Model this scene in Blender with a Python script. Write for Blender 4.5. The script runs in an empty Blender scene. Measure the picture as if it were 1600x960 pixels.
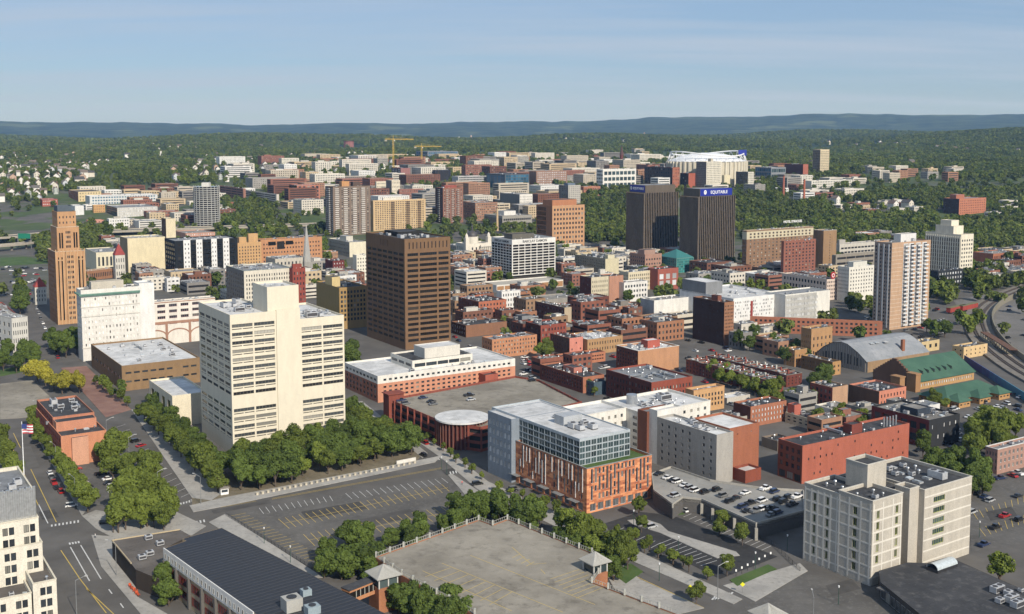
import bpy, math, random
from mathutils import Vector, Matrix, noise as mnoise
random.seed(7)
SC = bpy.context.scene
COL = SC.collection
# ------------------------------------------------------------------ camera
F, CX, PPY, YH, HC = 1760.0, 800.0, 380.0, 203.0, 140.0     # focal length in photo pixels, principal point, horizon row, camera height
TP = (PPY - YH) / F
PT = math.atan(TP); CP, SP = math.cos(PT), math.sin(PT)
cam = bpy.data.cameras.new('camera'); camo = bpy.data.objects.new('camera', cam); COL.objects.link(camo)
camo.location = (0, 0, HC); camo.rotation_euler = (math.pi/2 - PT, 0, 0)
cam.sensor_fit = 'HORIZONTAL'; cam.sensor_width = 36.0; cam.lens = F/1600*36.0
cam.shift_y = -(480-PPY)/1600.0
cam.clip_start = 1.0; cam.clip_end = 60000.0
SC.camera = camo
# ------------------------------------------------------------------ sky, sun, exposure
SUN_EL, SUN_PHI = math.radians(35), math.radians(31)        # sun behind the camera, to its right
sdir = Vector((math.sin(SUN_PHI)*math.cos(SUN_EL), -math.cos(SUN_PHI)*math.cos(SUN_EL), math.sin(SUN_EL)))
world = bpy.data.worlds.new('World'); SC.world = world; world.use_nodes = True
wn, wl = world.node_tree.nodes, world.node_tree.links
wn.clear()
wo = wn.new('ShaderNodeOutputWorld'); bg = wn.new('ShaderNodeBackground'); sky = wn.new('ShaderNodeTexSky')
sky.sky_type = 'NISHITA'; sky.sun_disc = False; sky.sun_elevation = SUN_EL
sky.sun_rotation = math.atan2(sdir.x, sdir.y); sky.altitude = 150; sky.air_density = 1.0; sky.dust_density = 0.25; sky.ozone_density = 3.2
tc = wn.new('ShaderNodeTexCoord'); mp = wn.new('ShaderNodeMapping'); mp.inputs['Scale'].default_value = (.16, .75, 1.0)
mp.inputs['Rotation'].default_value = (0, 0, .12)
cn = wn.new('ShaderNodeTexNoise'); cn.inputs['Scale'].default_value = 1.5; cn.inputs['Detail'].default_value = 7; cn.inputs['Roughness'].default_value = .62
cr = wn.new('ShaderNodeValToRGB'); cr.color_ramp.elements[0].position = .40; cr.color_ramp.elements[1].position = .68
cr.color_ramp.elements[0].color = (0, 0, 0, 1); cr.color_ramp.elements[1].color = (.9, .9, .9, 1)
cm = wn.new('ShaderNodeMix'); cm.data_type = 'RGBA'; cm.inputs[7].default_value = (4.3, 5.2, 6.5, 1)
tn = wn.new('ShaderNodeMix'); tn.data_type = 'RGBA'; tn.blend_type = 'MULTIPLY'; tn.inputs[0].default_value = 1; tn.inputs[7].default_value = (.70, .86, 1.10, 1)
sz_ = wn.new('ShaderNodeSeparateXYZ'); wl.new(tc.outputs['Generated'], sz_.inputs[0]); az_ = wn.new('ShaderNodeMath'); az_.operation = 'ADD'; az_.inputs[1].default_value = .09; wl.new(sz_.outputs[2], az_.inputs[0])
dx_ = wn.new('ShaderNodeMath'); dx_.operation = 'DIVIDE'; dy_ = wn.new('ShaderNodeMath'); dy_.operation = 'DIVIDE'; wl.new(sz_.outputs[0], dx_.inputs[0]); wl.new(az_.outputs[0], dx_.inputs[1]); wl.new(sz_.outputs[1], dy_.inputs[0]); wl.new(az_.outputs[0], dy_.inputs[1])
cv_ = wn.new('ShaderNodeCombineXYZ'); wl.new(dx_.outputs[0], cv_.inputs[0]); wl.new(dy_.outputs[0], cv_.inputs[1])
wl.new(cv_.outputs[0], mp.inputs[0]); wl.new(mp.outputs[0], cn.inputs[0]); wl.new(cn.outputs[0], cr.inputs[0])
wl.new(cr.outputs[0], cm.inputs[0]); wl.new(sky.outputs[0], tn.inputs[6]); fx = wn.new('ShaderNodeMix'); fx.data_type = 'RGBA'; fx.inputs[0].default_value = .62; fx.inputs[7].default_value = (2.9, 3.85, 5.2, 1); wl.new(tn.outputs[2], fx.inputs[6]); wl.new(fx.outputs[2], cm.inputs[6]); wl.new(cm.outputs[2], bg.inputs[0]); wl.new(bg.outputs[0], wo.inputs[0])
bg.inputs[1].default_value = 0.098
sun = bpy.data.lights.new('sun', 'SUN'); sun.energy = 4.9; sun.angle = math.radians(.53); sun.color = (1.0, .92, .80)
suno = bpy.data.objects.new('sun', sun); COL.objects.link(suno); suno.rotation_euler = sdir.to_track_quat('Z', 'Y').to_euler()
suno.location = (300, -300, 600)
vs = SC.view_settings; vs.view_transform = 'Standard'; vs.look = 'None'; vs.exposure = 0.12; vs.gamma = 1.0; vs.use_curve_mapping = False
cy = SC.cycles
cy.max_bounces = 4; cy.diffuse_bounces = 2; cy.glossy_bounces = 2; cy.transmission_bounces = 2; cy.transparent_max_bounces = 4; cy.volume_bounces = 0
cy.use_denoising = True; cy.sample_clamp_indirect = 4.0

# ------------------------------------------------------------------ projection helpers
def ray(px, py):
    x, y = (px-CX)/F, -(py-PPY)/F
    return Vector((x, CP + y*SP, -SP + y*CP))
def proj(p):
    d = p[1]*CP + (HC-p[2])*SP
    up = p[1]*SP + (p[2]-HC)*CP
    return (CX + F*p[0]/d, PPY - F*up/d, d)
def sm(a, b, x):
    t = max(0.0, min(1.0, (x-a)/(b-a))); return t*t*(3-2*t)
def terrain(x, y):
    r = math.hypot(x, y)
    g = 55*sm(1300, 2500, y)
    if r > 2000:
        k = sm(2000, 4000, r)
        n1 = mnoise.noise((x/1500+3.1, y/1500, 0)); n2 = mnoise.noise((x/520, y/520+7, 1.7))
        g += k*(26*n1 + 12*n2 + sm(3500, 5500, r)*26*mnoise.noise((x/900, y/2200, 9)))
        g += 30*sm(3000, 6500, r) + 45*sm(900, 2600, x)*sm(2400, 4200, y)*(1-.55*sm(5200, 7000, r))
        g -= 40*sm(7000, 9000, r)
        rid = sm(9500, 14500, r)
        if rid > 0:
            a = math.atan2(x, y)
            hgt = 228 + 100*sm(.06, .25, a) + 18*math.sin(a*9+.7) + 30*mnoise.noise((a*11, 2, 0)) + 16*mnoise.noise((a*37, 5, 0)) + 9*mnoise.noise((a*95, 8, 0)) + 10*sm(-.2, -.4, a)
            g = g*(1-rid) + rid*(hgt + 26*mnoise.noise((x/1700, y/1700, 5)))
    return g
def at(px, py, z=None):
    """the point where the ray through a photo pixel meets height z (or the terrain)"""
    d = ray(px, py)
    if z is None:
        lo = 150.0
        while lo < 16000:
            x, y = d.x/d.y*lo, lo
            if HC + d.z/d.y*lo <= terrain(x, y) : break
            lo *= 1.004
        return Vector((d.x/d.y*lo, lo, terrain(d.x/d.y*lo, lo)))
    t = (z-HC)/d.z
    return Vector((d.x*t, d.y*t, z))
GA = math.radians(32.5)
def axes(a):
    return Vector((math.cos(a), math.sin(a))), Vector((-math.sin(a), math.cos(a)))

# ------------------------------------------------------------------ materials
MATS = {}
def lin(h, f=1.0):
    h = h.lstrip('#'); out = []
    if len(h) == 3: h = ''.join(ch*2 for ch in h)
    for i in (0, 2, 4):
        c = int(h[i:i+2], 16)/255; out.append((c/12.92 if c <= .04045 else ((c+.055)/1.055)**2.4)*f)
    g = .3*out[0]+.6*out[1]+.1*out[2]
    return [c+(g-c)*.20 for c in out]
def base_mat(name):
    m = bpy.data.materials.new(name); m.use_nodes = True
    nt = m.node_tree; return m, nt.nodes, nt.links, nt.nodes['Principled BSDF']
def wallm(h, rough=.88, var=.12, f=.74, streak=True, metal=0.0, scale=1.0):
    key = ('w', h, rough, var, f, metal, scale)
    if key in MATS: return MATS[key]
    m, n, l, b = base_mat('surface_'+h.lstrip('#'))
    c = lin(h, f)
    g = n.new('ShaderNodeNewGeometry'); mpn = n.new('ShaderNodeMapping'); mpn.inputs['Scale'].default_value = (.5*scale, .5*scale, .13*scale)
    nz = n.new('ShaderNodeTexNoise'); nz.inputs['Scale'].default_value = .8; nz.inputs['Detail'].default_value = 6; nz.inputs['Roughness'].default_value = .65
    n2 = n.new('ShaderNodeTexNoise'); n2.inputs['Scale'].default_value = 2.7*scale; n2.inputs['Detail'].default_value = 2
    ad = n.new('ShaderNodeMath'); ad.operation = 'ADD'
    rp = n.new('ShaderNodeValToRGB'); rp.color_ramp.elements[0].position = .72; rp.color_ramp.elements[1].position = 1.3 if False else 1.0
    rp.color_ramp.elements[0].color = [x*(1-var) for x in c]+[1]; rp.color_ramp.elements[1].color = [min(1, x*(1+var*.8)) for x in c]+[1]
    sc = n.new('ShaderNodeMath'); sc.operation = 'MULTIPLY'; sc.inputs[1].default_value = .86
    l.new(g.outputs['Position'], mpn.inputs[0]); l.new(mpn.outputs[0], nz.inputs[0]); l.new(g.outputs['Position'], n2.inputs[0])
    l.new(nz.outputs[0], ad.inputs[0]); l.new(n2.outputs[0], ad.inputs[1]); l.new(ad.outputs[0], sc.inputs[0]); l.new(sc.outputs[0], rp.inputs[0])
    l.new(rp.outputs[0], b.inputs['Base Color'])
    b.inputs['Roughness'].default_value = rough; b.inputs['Metallic'].default_value = metal; b.inputs['Specular IOR Level'].default_value = .25
    MATS[key] = m; return m
def glassm(key='g', dark=(.016, .020, .024), pale=.16, palec=(.30, .29, .25), rough=.09):
    k = ('glass', key)
    if k in MATS: return MATS[k]
    m, n, l, b = base_mat('window_glass_'+key)
    oi = n.new('ShaderNodeObjectInfo'); g = n.new('ShaderNodeNewGeometry'); ad = n.new('ShaderNodeMath'); ad.operation = 'ADD'
    fr = n.new('ShaderNodeMath'); fr.operation = 'FRACT'
    l.new(oi.outputs['Random'], ad.inputs[0]); l.new(g.outputs['Random Per Island'], ad.inputs[1]); l.new(ad.outputs[0], fr.inputs[0])
    rp = n.new('ShaderNodeValToRGB'); e = rp.color_ramp.elements
    e[0].position = 0; e[0].color = (*dark, 1); e[1].position = 1; e[1].color = (*palec, 1)
    e2 = e.new(1-pale); e2.color = (*[x*2.6 for x in dark], 1); e3 = e.new(min(.995, 1-pale*.6)); e3.color = (*[(x+y)/2.4 for x, y in zip(dark, palec)], 1)
    l.new(fr.outputs[0], rp.inputs[0]); l.new(rp.outputs[0], b.inputs['Base Color'])
    b.inputs['Roughness'].default_value = rough; b.inputs['IOR'].default_value = 1.5
    MATS[k] = m; return m
def plain(name, rgb, rough=.7, metal=0.0, emit=0):
    k = ('p', name)
    if k in MATS: return MATS[k]
    m, n, l, b = base_mat(name); b.inputs['Base Color'].default_value = (*rgb, 1); b.inputs['Roughness'].default_value = rough; b.inputs['Metallic'].default_value = metal
    nz = n.new('ShaderNodeTexNoise'); nz.inputs['Scale'].default_value = 1.3; nz.inputs['Detail'].default_value = 4
    g = n.new('ShaderNodeNewGeometry'); l.new(g.outputs['Position'], nz.inputs[0])
    rp = n.new('ShaderNodeValToRGB'); rp.color_ramp.elements[0].position = .3; rp.color_ramp.elements[1].position = .75
    rp.color_ramp.elements[0].color = [x*.82 for x in rgb]+[1]; rp.color_ramp.elements[1].color = [min(1, x*1.12) for x in rgb]+[1]
    l.new(nz.outputs[0], rp.inputs[0]); l.new(rp.outputs[0], b.inputs['Base Color'])
    MATS[k] = m; return m
def blotch(name, c1, c2, c3, s1=.03, s2=.4, rough=.9, stretch=None, crack=0, seam=0):
    """flat-lying surfaces: asphalt, concrete, roof membrane with patches and stains"""
    k = ('b', name)
    if k in MATS: return MATS[k]
    m, n, l, b = base_mat(name)
    g = n.new('ShaderNodeNewGeometry'); mpn = n.new('ShaderNodeMapping')
    if stretch: mpn.inputs['Scale'].default_value = stretch; mpn.inputs['Rotation'].default_value = (0, 0, -GA)
    l.new(g.outputs['Position'], mpn.inputs[0])
    a = n.new('ShaderNodeTexNoise'); a.inputs['Scale'].default_value = s1; a.inputs['Detail'].default_value = 6; a.inputs['Roughness'].default_value = .7
    d = n.new('ShaderNodeTexNoise'); d.inputs['Scale'].default_value = s2; d.inputs['Detail'].default_value = 4; d.inputs['Roughness'].default_value = .7
    l.new(mpn.outputs[0], a.inputs[0]); l.new(mpn.outputs[0], d.inputs[0])
    r1 = n.new('ShaderNodeValToRGB'); r1.color_ramp.elements[0].position = .38; r1.color_ramp.elements[1].position = .62
    r1.color_ramp.elements[0].color = (*c1, 1); r1.color_ramp.elements[1].color = (*c2, 1)
    mx = n.new('ShaderNodeMix'); mx.data_type = 'RGBA'; r2 = n.new('ShaderNodeValToRGB'); r2.color_ramp.elements[0].position = .52; r2.color_ramp.elements[1].position = .72
    r2.color_ramp.elements[1].color = (.8, .8, .8, 1)
    l.new(a.outputs[0], r1.inputs[0]); l.new(d.outputs[0], r2.inputs[0]); l.new(r2.outputs[0], mx.inputs[0]); l.new(r1.outputs[0], mx.inputs[6]); mx.inputs[7].default_value = (*c3, 1)
    out = mx.outputs[2]
    if crack:
        v = n.new('ShaderNodeTexVoronoi'); v.feature = 'DISTANCE_TO_EDGE'; v.inputs['Scale'].default_value = crack; l.new(mpn.outputs[0], v.inputs[0])
        r3 = n.new('ShaderNodeValToRGB'); r3.color_ramp.elements[0].position = 0; r3.color_ramp.elements[1].position = .035
        r3.color_ramp.elements[0].color = (.6, .6, .6, 1); r3.color_ramp.elements[1].color = (1, 1, 1, 1); l.new(v.outputs[0], r3.inputs[0])
        m2 = n.new('ShaderNodeMix'); m2.data_type = 'RGBA'; m2.blend_type = 'MULTIPLY'; m2.inputs[0].default_value = 1
        l.new(out, m2.inputs[6]); l.new(r3.outputs[0], m2.inputs[7]); out = m2.outputs[2]
    if seam:
        bt = n.new('ShaderNodeTexBrick'); bt.inputs['Color1'].default_value = (1, 1, 1, 1); bt.inputs['Color2'].default_value = (.84, .84, .84, 1); bt.inputs['Mortar'].default_value = (.62, .62, .62, 1); bt.inputs['Scale'].default_value = 1.0
        bt.inputs['Mortar Size'].default_value = .05; bt.inputs['Brick Width'].default_value = seam*3.2; bt.inputs['Row Height'].default_value = seam
        mq = n.new('ShaderNodeMapping'); mq.inputs['Rotation'].default_value = (0, 0, -GA); l.new(g.outputs['Position'], mq.inputs[0]); l.new(mq.outputs[0], bt.inputs[0])
        m3 = n.new('ShaderNodeMix'); m3.data_type = 'RGBA'; m3.blend_type = 'MULTIPLY'; m3.inputs[0].default_value = .8; l.new(out, m3.inputs[6]); l.new(bt.outputs[0], m3.inputs[7]); out = m3.outputs[2]
    l.new(out, b.inputs['Base Color']); b.inputs['Roughness'].default_value = rough; b.inputs['Specular IOR Level'].default_value = .2
    MATS[k] = m; return m
ROOFS = {
 'dark': lambda: blotch('roof_dark', (.040, .042, .046), (.065, .066, .070), (.12, .12, .12), .05, .35, seam=2.6),
 'grey': lambda: blotch('roof_grey', (.17, .18, .19), (.27, .28, .29), (.12, .12, .13), .05, .3, seam=2.6),
 'white': lambda: blotch('roof_white', (.46, .465, .465), (.66, .66, .65), (.31, .31, .30), .06, .22, seam=2.6),
 'tan': lambda: blotch('roof_tan', (.36, .335, .285), (.47, .445, .385), (.27, .25, .21), .04, .3, seam=2.6),
 'gravel': lambda: blotch('roof_gravel', (.19, .18, .165), (.29, .275, .25), (.11, .105, .10), .05, .5, seam=2.6),
 'brown': lambda: blotch('roof_brown', (.10, .088, .078), (.155, .14, .125), (.07, .065, .06), .05, .4, seam=2.6),
}
def roofm(k): return ROOFS[k]()

# ------------------------------------------------------------------ mesh helpers
class MB:
    """collects faces for one mesh object"""
    def __init__(s): s.v = []; s.f = []; s.m = []
    def quad(s, a, b, c, d, m=0):
        i = len(s.v); s.v += [a, b, c, d]; s.f.append((i, i+1, i+2, i+3)); s.m.append(m)
    def poly(s, pts, m=0):
        i = len(s.v); s.v += pts; s.f.append(tuple(range(i, i+len(pts)))); s.m.append(m)
    def box(s, x0, y0, z0, x1, y1, z1, m=0, bottom=False, T=None):
        p = [(x0,y0,z0),(x1,y0,z0),(x1,y1,z0),(x0,y1,z0),(x0,y0,z1),(x1,y0,z1),(x1,y1,z1),(x0,y1,z1)]
        if T: p = [T(q) for q in p]
        i = len(s.v); s.v += p
        fs = [(0,1,5,4),(1,2,6,5),(2,3,7,6),(3,0,4,7),(4,5,6,7)] + ([(3,2,1,0)] if bottom else [])
        for f in fs: s.f.append(tuple(i+k for k in f)); s.m.append(m)
    def prism(s, pts, z0, z1, m=0, top=True, mt=None):
        n = len(pts); i = len(s.v)
        s.v += [(p[0], p[1], z0) for p in pts] + [(p[0], p[1], z1) for p in pts]
        for k in range(n): s.f.append((i+k, i+(k+1) % n, i+n+(k+1) % n, i+n+k)); s.m.append(m)
        if top: s.f.append(tuple(i+n+k for k in range(n))); s.m.append(m if mt is None else mt)
    def cyl(s, cx, cy_, z0, z1, r0, r1=None, n=12, m=0, cap=True):
        r1 = r0 if r1 is None else r1; i = len(s.v)
        for z, r in ((z0, r0), (z1, r1)):
            for k in range(n): a = 2*math.pi*k/n; s.v.append((cx+r*math.cos(a), cy_+r*math.sin(a), z))
        for k in range(n): s.f.append((i+k, i+(k+1) % n, i+n+(k+1) % n, i+n+k)); s.m.append(m)
        if cap: s.f.append(tuple(i+n+k for k in range(n))); s.m.append(m)
    def tube(s, p, q, r, n=6, m=0, r1=None):
        p, q = Vector(p), Vector(q); d = (q-p).normalized(); a = d.orthogonal().normalized(); b = d.cross(a); i = len(s.v)
        r1 = r if r1 is None else r1
        for o, rr in ((p, r), (q, r1)):
            for k in range(n):
                t = 2*math.pi*k/n; s.v.append(tuple(o + a*rr*math.cos(t) + b*rr*math.sin(t)))
        for k in range(n): s.f.append((i+k, i+(k+1) % n, i+n+(k+1) % n, i+n+k)); s.m.append(m)
        s.f.append(tuple(i+n+k for k in range(n))); s.m.append(m)
    def mesh(s, name, mats):
        me = bpy.data.meshes.new(name); me.from_pydata(s.v, [], s.f)
        for m in (mats if isinstance(mats, (list, tuple)) else [mats]): me.materials.append(m)
        if any(s.m): me.polygons.foreach_set('material_index', s.m)
        me.update(); return me
    def build(s, name, mats, parent=None, loc=None):
        o = bpy.data.objects.new(name, s.mesh(name, mats)); COL.objects.link(o)
        if parent: o.parent = parent
        if loc is not None: o.location = loc
        return o
def link(name, me, parent=None, loc=(0, 0, 0), rz=0.0, scale=None):
    o = bpy.data.objects.new(name, me); COL.objects.link(o); o.parent = parent; o.location = loc
    if rz: o.rotation_euler = (0, 0, rz)
    if scale: o.scale = scale
    return o
def tag(o, label, cat=None, group=None, kind=None):
    if label: o['label'] = label
    if cat: o['category'] = cat
    if group: o['group'] = group
    if kind: o['kind'] = kind
    return o
def empty(name, loc, rz=0.0):
    o = bpy.data.objects.new(name, None); COL.objects.link(o); o.location = loc; o.rotation_euler = (0, 0, rz); o.empty_display_size = 2; return o
def text_mesh(name, body, size, mat, extrude=.08, bold=0.0):
    cu = bpy.data.curves.new(name, 'FONT'); cu.body = body; cu.size = size; cu.extrude = extrude; cu.offset = bold; cu.align_x = 'CENTER'
    to = bpy.data.objects.new(name, cu); COL.objects.link(to)
    me = bpy.data.meshes.new_from_object(to.evaluated_get(bpy.context.evaluated_depsgraph_get()))
    bpy.data.objects.remove(to); bpy.data.curves.remove(cu)
    me.name = name; me.materials.clear(); me.materials.append(mat); return me

# ------------------------------------------------------------------ buildings
WIN = {}; FOOT = []; NWIN = [0, 0]
def win_mesh(w, h, fm, gm, mull):
    w, h = round(w, 2), round(h, 2)
    k = (w, h, fm.name, gm.name, mull)
    if k in WIN: return WIN[k]
    b = MB(); t = min(.14, w*.09, h*.09)
    b.quad((0, 0, 0), (w, 0, 0), (w, 0, h), (0, 0, h), 0)
    for (x0, z0, x1, z1) in ((0, 0, w, t), (0, h-t, w, h), (0, t, t, h-t), (w-t, t, w, h-t)): b.box(x0, -.06, z0, x1, .0, z1, 1)
    n = mull if mull >= 0 else max(0, round(w/1.5)-1)
    for i in range(n):
        x = w*(i+1)/(n+1); b.box(x-t*.4, -.05, t, x+t*.4, .0, h-t, 1)
    WIN[k] = b.mesh('window', [gm, fm]); return WIN[k]
def win_split(w, h, fm, gm, mull):
    k = ('s', round(w, 2), round(h, 2), fm.name, gm.name, mull)
    if k not in WIN:
        me = win_mesh(w, h, fm, gm, mull); vs_ = [tuple(v.co) for v in me.vertices]; fs_ = [tuple(p.vertices) for p in me.polygons]
        a = MB(); a.poly([vs_[i] for i in fs_[0]]); f = MB()
        for q in fs_[1:]: f.poly([vs_[i] for i in q])
        WIN[k] = (a.mesh('window', gm), f.mesh('frame', fm))
    return WIN[k]
def facade(mb, T, wd, z0, z1, rects, rec):
    xs = sorted({0.0, round(wd, 3)} | {round(r[0], 3) for r in rects} | {round(r[1], 3) for r in rects})
    zs = sorted({round(z0, 3), round(z1, 3)} | {round(r[2], 3) for r in rects} | {round(r[3], 3) for r in rects})
    xi = {x: i for i, x in enumerate(xs)}; zi = {z: i for i, z in enumerate(zs)}
    hole = set()
    for r in rects:
        for i in range(xi[round(r[0], 3)], xi[round(r[1], 3)]):
            for j in range(zi[round(r[2], 3)], zi[round(r[3], 3)]): hole.add((i, j))
    for j in range(len(zs)-1):
        i = 0
        while i < len(xs)-1:
            if (i, j) in hole: i += 1; continue
            k = i
            while k < len(xs)-1 and (k, j) not in hole: k += 1
            mb.quad(T(xs[i], 0, zs[j]), T(xs[k], 0, zs[j]), T(xs[k], 0, zs[j+1]), T(xs[i], 0, zs[j+1])); i = k
    for r in rects:
        a, b, c, d = r[:4]
        mb.quad(T(a, 0, c), T(b, 0, c), T(b, rec, c), T(a, rec, c)); mb.quad(T(a, 0, d), T(a, rec, d), T(b, rec, d), T(b, 0, d))
        mb.quad(T(a, 0, c), T(a, rec, c), T(a, rec, d), T(a, 0, d)); mb.quad(T(b, 0, c), T(b, 0, d), T(b, rec, d), T(b, rec, c))
def G(nc=0, nr=0, wf=.5, hf=.5, b=1.0, t=1.6, s=None, bay=3.6, fl=3.7, m=.03, mull=0, glass=None, skip=0.0, every=None, inset=(0, 1), sf=False):
    """a regular grid of windows: columns, rows, width and height share of a bay; b/t = plain strip at foot and top in metres"""
    def go(wd, z0, z1):
        x0, x1 = wd*(inset[0]+m*(inset[0] == 0)), wd*(inset[1]-m*(inset[1] == 1)); n = nc or max(1, round((x1-x0)/bay)); zb, zt = z0+b, z1-t
        r_ = nr or max(1, round((zt-zb)/fl)); bw, fh = (x1-x0)/n, (zt-zb)/r_; out = []
        rnd = random.Random(n*31+r_*7+int(wd))
        for j in range(r_):
            for i in range(n):
                if skip and rnd.random() < skip: continue
                if every and not every(i, j): continue
                cx, cz = x0+bw*(i+.5), zb+fh*(j+.52)
                out.append((cx-bw*wf/2, cx+bw*wf/2, cz-fh*hf/2, cz+fh*hf/2, mull, glass))
        if sf and b > 3:
            n2 = max(1, round(n*.7)); w2 = (x1-x0)/n2
            for i in range(n2): out.append((x0+w2*(i+.09), x0+w2*(i+.91), z0+.35, z0+min(3.3, b*.8), 2, 'store'))
        return out
    return go
GL = {None: lambda: glassm(), 'store': lambda: glassm('store', (.02, .022, .022), .2), 'blind': lambda: glassm('blind', (.03, .033, .035), .5, (.42, .40, .35)),
      'blue': lambda: glassm('blue', (.02, .06, .10), .2, (.12, .25, .33), .06), 'tint': lambda: glassm('tint', (.010, .009, .008), .12, (.06, .05, .04), .05),
      'pale': lambda: glassm('pale', (.36, .35, .32), .28, (.02, .02, .02), .3), 'open': lambda: glassm('open', (.006, .006, .007), .05, (.03, .03, .03), .9), 'white': lambda: glassm('white', (.25, .26, .27), .5, (.6, .6, .6), .3),  # 'open': near-black fill, painting the shade inside unglazed bays and slots
      'green': lambda: glassm('green', (.022, .034, .036), .3, (.09, .12, .12), .06), 'teal': lambda: glassm('teal', (.02, .11, .11), .3, (.05, .2, .2), .15)}
WPX = 5.5
def add_windows(root, faces, fm, wall_o=None):
    """faces: list of (T, rot, rects, rec). Windows that show large are parts of their own, small ones one joined part"""
    small = {}
    M = root.matrix_world if False else (Matrix.Translation(root.location) @ Matrix.Rotation(root.rotation_euler.z, 4, 'Z'))
    for T, rot, rects, rec in faces:
        for r in rects:
            a, b, c, d, mull, gl = r[:6]
            wp = M @ Vector(T((a+b)/2, rec, (c+d)/2)); dd = max(60.0, wp.y*CP + (HC-wp.z)*SP)
            size = max((b-a)*(.75 if rot == 0 else .6), d-c)*F/dd
            if size >= WPX:
                if size >= 13:
                    me, fe = win_split(b-a, d-c, fm, GL[gl](), mull); o = link('window', me, root, T(a if rot == 0 else b, rec-.004, c), rot); link('frame', fe, o)
                else: o = link('window', win_mesh(b-a, d-c, fm, GL[gl](), mull), root, T(a if rot == 0 else b, rec-.004, c), rot)
                NWIN[0] += 1
            else:
                s = small.setdefault(gl, MB())
                s.quad(T(a, rec-.02, c), T(b, rec-.02, c), T(b, rec-.02, d), T(a, rec-.02, d)); NWIN[1] += 1
    for gl, s in small.items():
        o = s.build('window_panes', GL[gl](), root); o['kind'] = 'stuff'
def block(root, x0, y0, z0, lx, ly, z1, wall, L=None, R=None, roof='dark', par=.9, cop=None, frame='#2b2b2b', rec=.28, name='wall', wallL=None, recL=None, back=True):
    """one box-shaped mass in the root's frame: x runs along the right-hand street face, y along the left-hand one"""
    TR = lambda s, d, z: (x0+s, y0+d, z)
    TL = lambda s, d, z: (x0+d, y0+s, z)
    wm = wallm(wall) if isinstance(wall, str) else wall
    fr_ = R(lx, z0, z1) if R else []; fl_ = L(ly, z0, z1) if L else []
    fr_ = [r for r in fr_ if r[3] < z1-.05]; fl_ = [r for r in fl_ if r[3] < z1-.05]
    mb = MB()
    facade(mb, TR, lx, z0, z1, fr_, rec)
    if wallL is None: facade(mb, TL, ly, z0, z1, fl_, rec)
    x1, y1 = x0+lx, y0+ly; t = min(.35, lx*.1, ly*.1)
    if back:
        mb.quad((x1, y0, z0), (x1, y1, z0), (x1, y1, z1), (x1, y0, z1)); mb.quad((x1, y1, z0), (x0, y1, z0), (x0, y1, z1), (x1, y1, z1))
    zi = z1-par
    o4 = [(x0, y0), (x1, y0), (x1, y1), (x0, y1)]; i4 = [(x0+t, y0+t), (x1-t, y0+t), (x1-t, y1-t), (x0+t, y1-t)]
    for k in range(4):
        a, b, c, d = o4[k], o4[(k+1) % 4], i4[(k+1) % 4], i4[k]
        mb.quad((*a, z1), (*b, z1), (*c, z1), (*d, z1)); mb.quad((*d, z1), (*c, z1), (*c, zi-.1), (*d, zi-.1))
    w = mb.build(name, wm, root)
    if wallL is not None:  # wallL: second finish on some blocks, left-side shade painted into the colour elsewhere
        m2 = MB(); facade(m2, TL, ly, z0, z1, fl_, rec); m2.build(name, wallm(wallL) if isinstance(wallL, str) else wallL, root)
    rb = MB(); rb.quad((*i4[0], zi), (*i4[1], zi), (*i4[2], zi), (*i4[3], zi)); ro = rb.build('roof', roofm(roof) if isinstance(roof, str) else roof, root); ROOFO.setdefault(root.name, []).append((zi, x0, y0, x1, y1, ro))
    if cop:
        cb = MB(); e = .12
        cb.box(x0-e, y0-e, z1+.003, x1+e, y0+t, z1+.22); cb.box(x0-e, y1-t, z1+.003, x1+e, y1+e, z1+.22)
        cb.box(x0-e, y0+t, z1+.003, x0+t, y1-t, z1+.22); cb.box(x1-t, y0+t, z1+.003, x1+e, y1-t, z1+.22)
        cb.build('coping', wallm(cop, var=.1), root)
    fs = []
    if fr_: fs.append((TR, 0.0, fr_, rec))
    if fl_: fs.append((TL, -math.pi/2, fl_, rec))
    if fs: add_windows(root, fs, wallm(frame, rough=.5, var=.1))
    return w
def site(nx, ny, yb, xl, xr, ang=GA):
    """near roof corner pixel, pixel row of its foot, pixel columns of the left and right roof corners -> place, size and height"""
    base = at(nx, yb); d = ray(nx, ny); Y = base.y; X = d.x/d.y*Y; g = terrain(X, Y)
    z = HC + d.z/d.y*Y
    u, v = axes(ang); c = (HC-z)*SP
    def ln(px, w):
        k = (px-CX)/F; return (k*(Y*CP+c) - X)/(w.x - k*w.y*CP)
    return dict(P=(X, Y, g), h=max(3.0, z-g), lu=max(3.0, ln(xr, u)), lv=max(3.0, ln(xl, v)), ang=ang)
UNITS = []; ROOFO = {}
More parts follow.
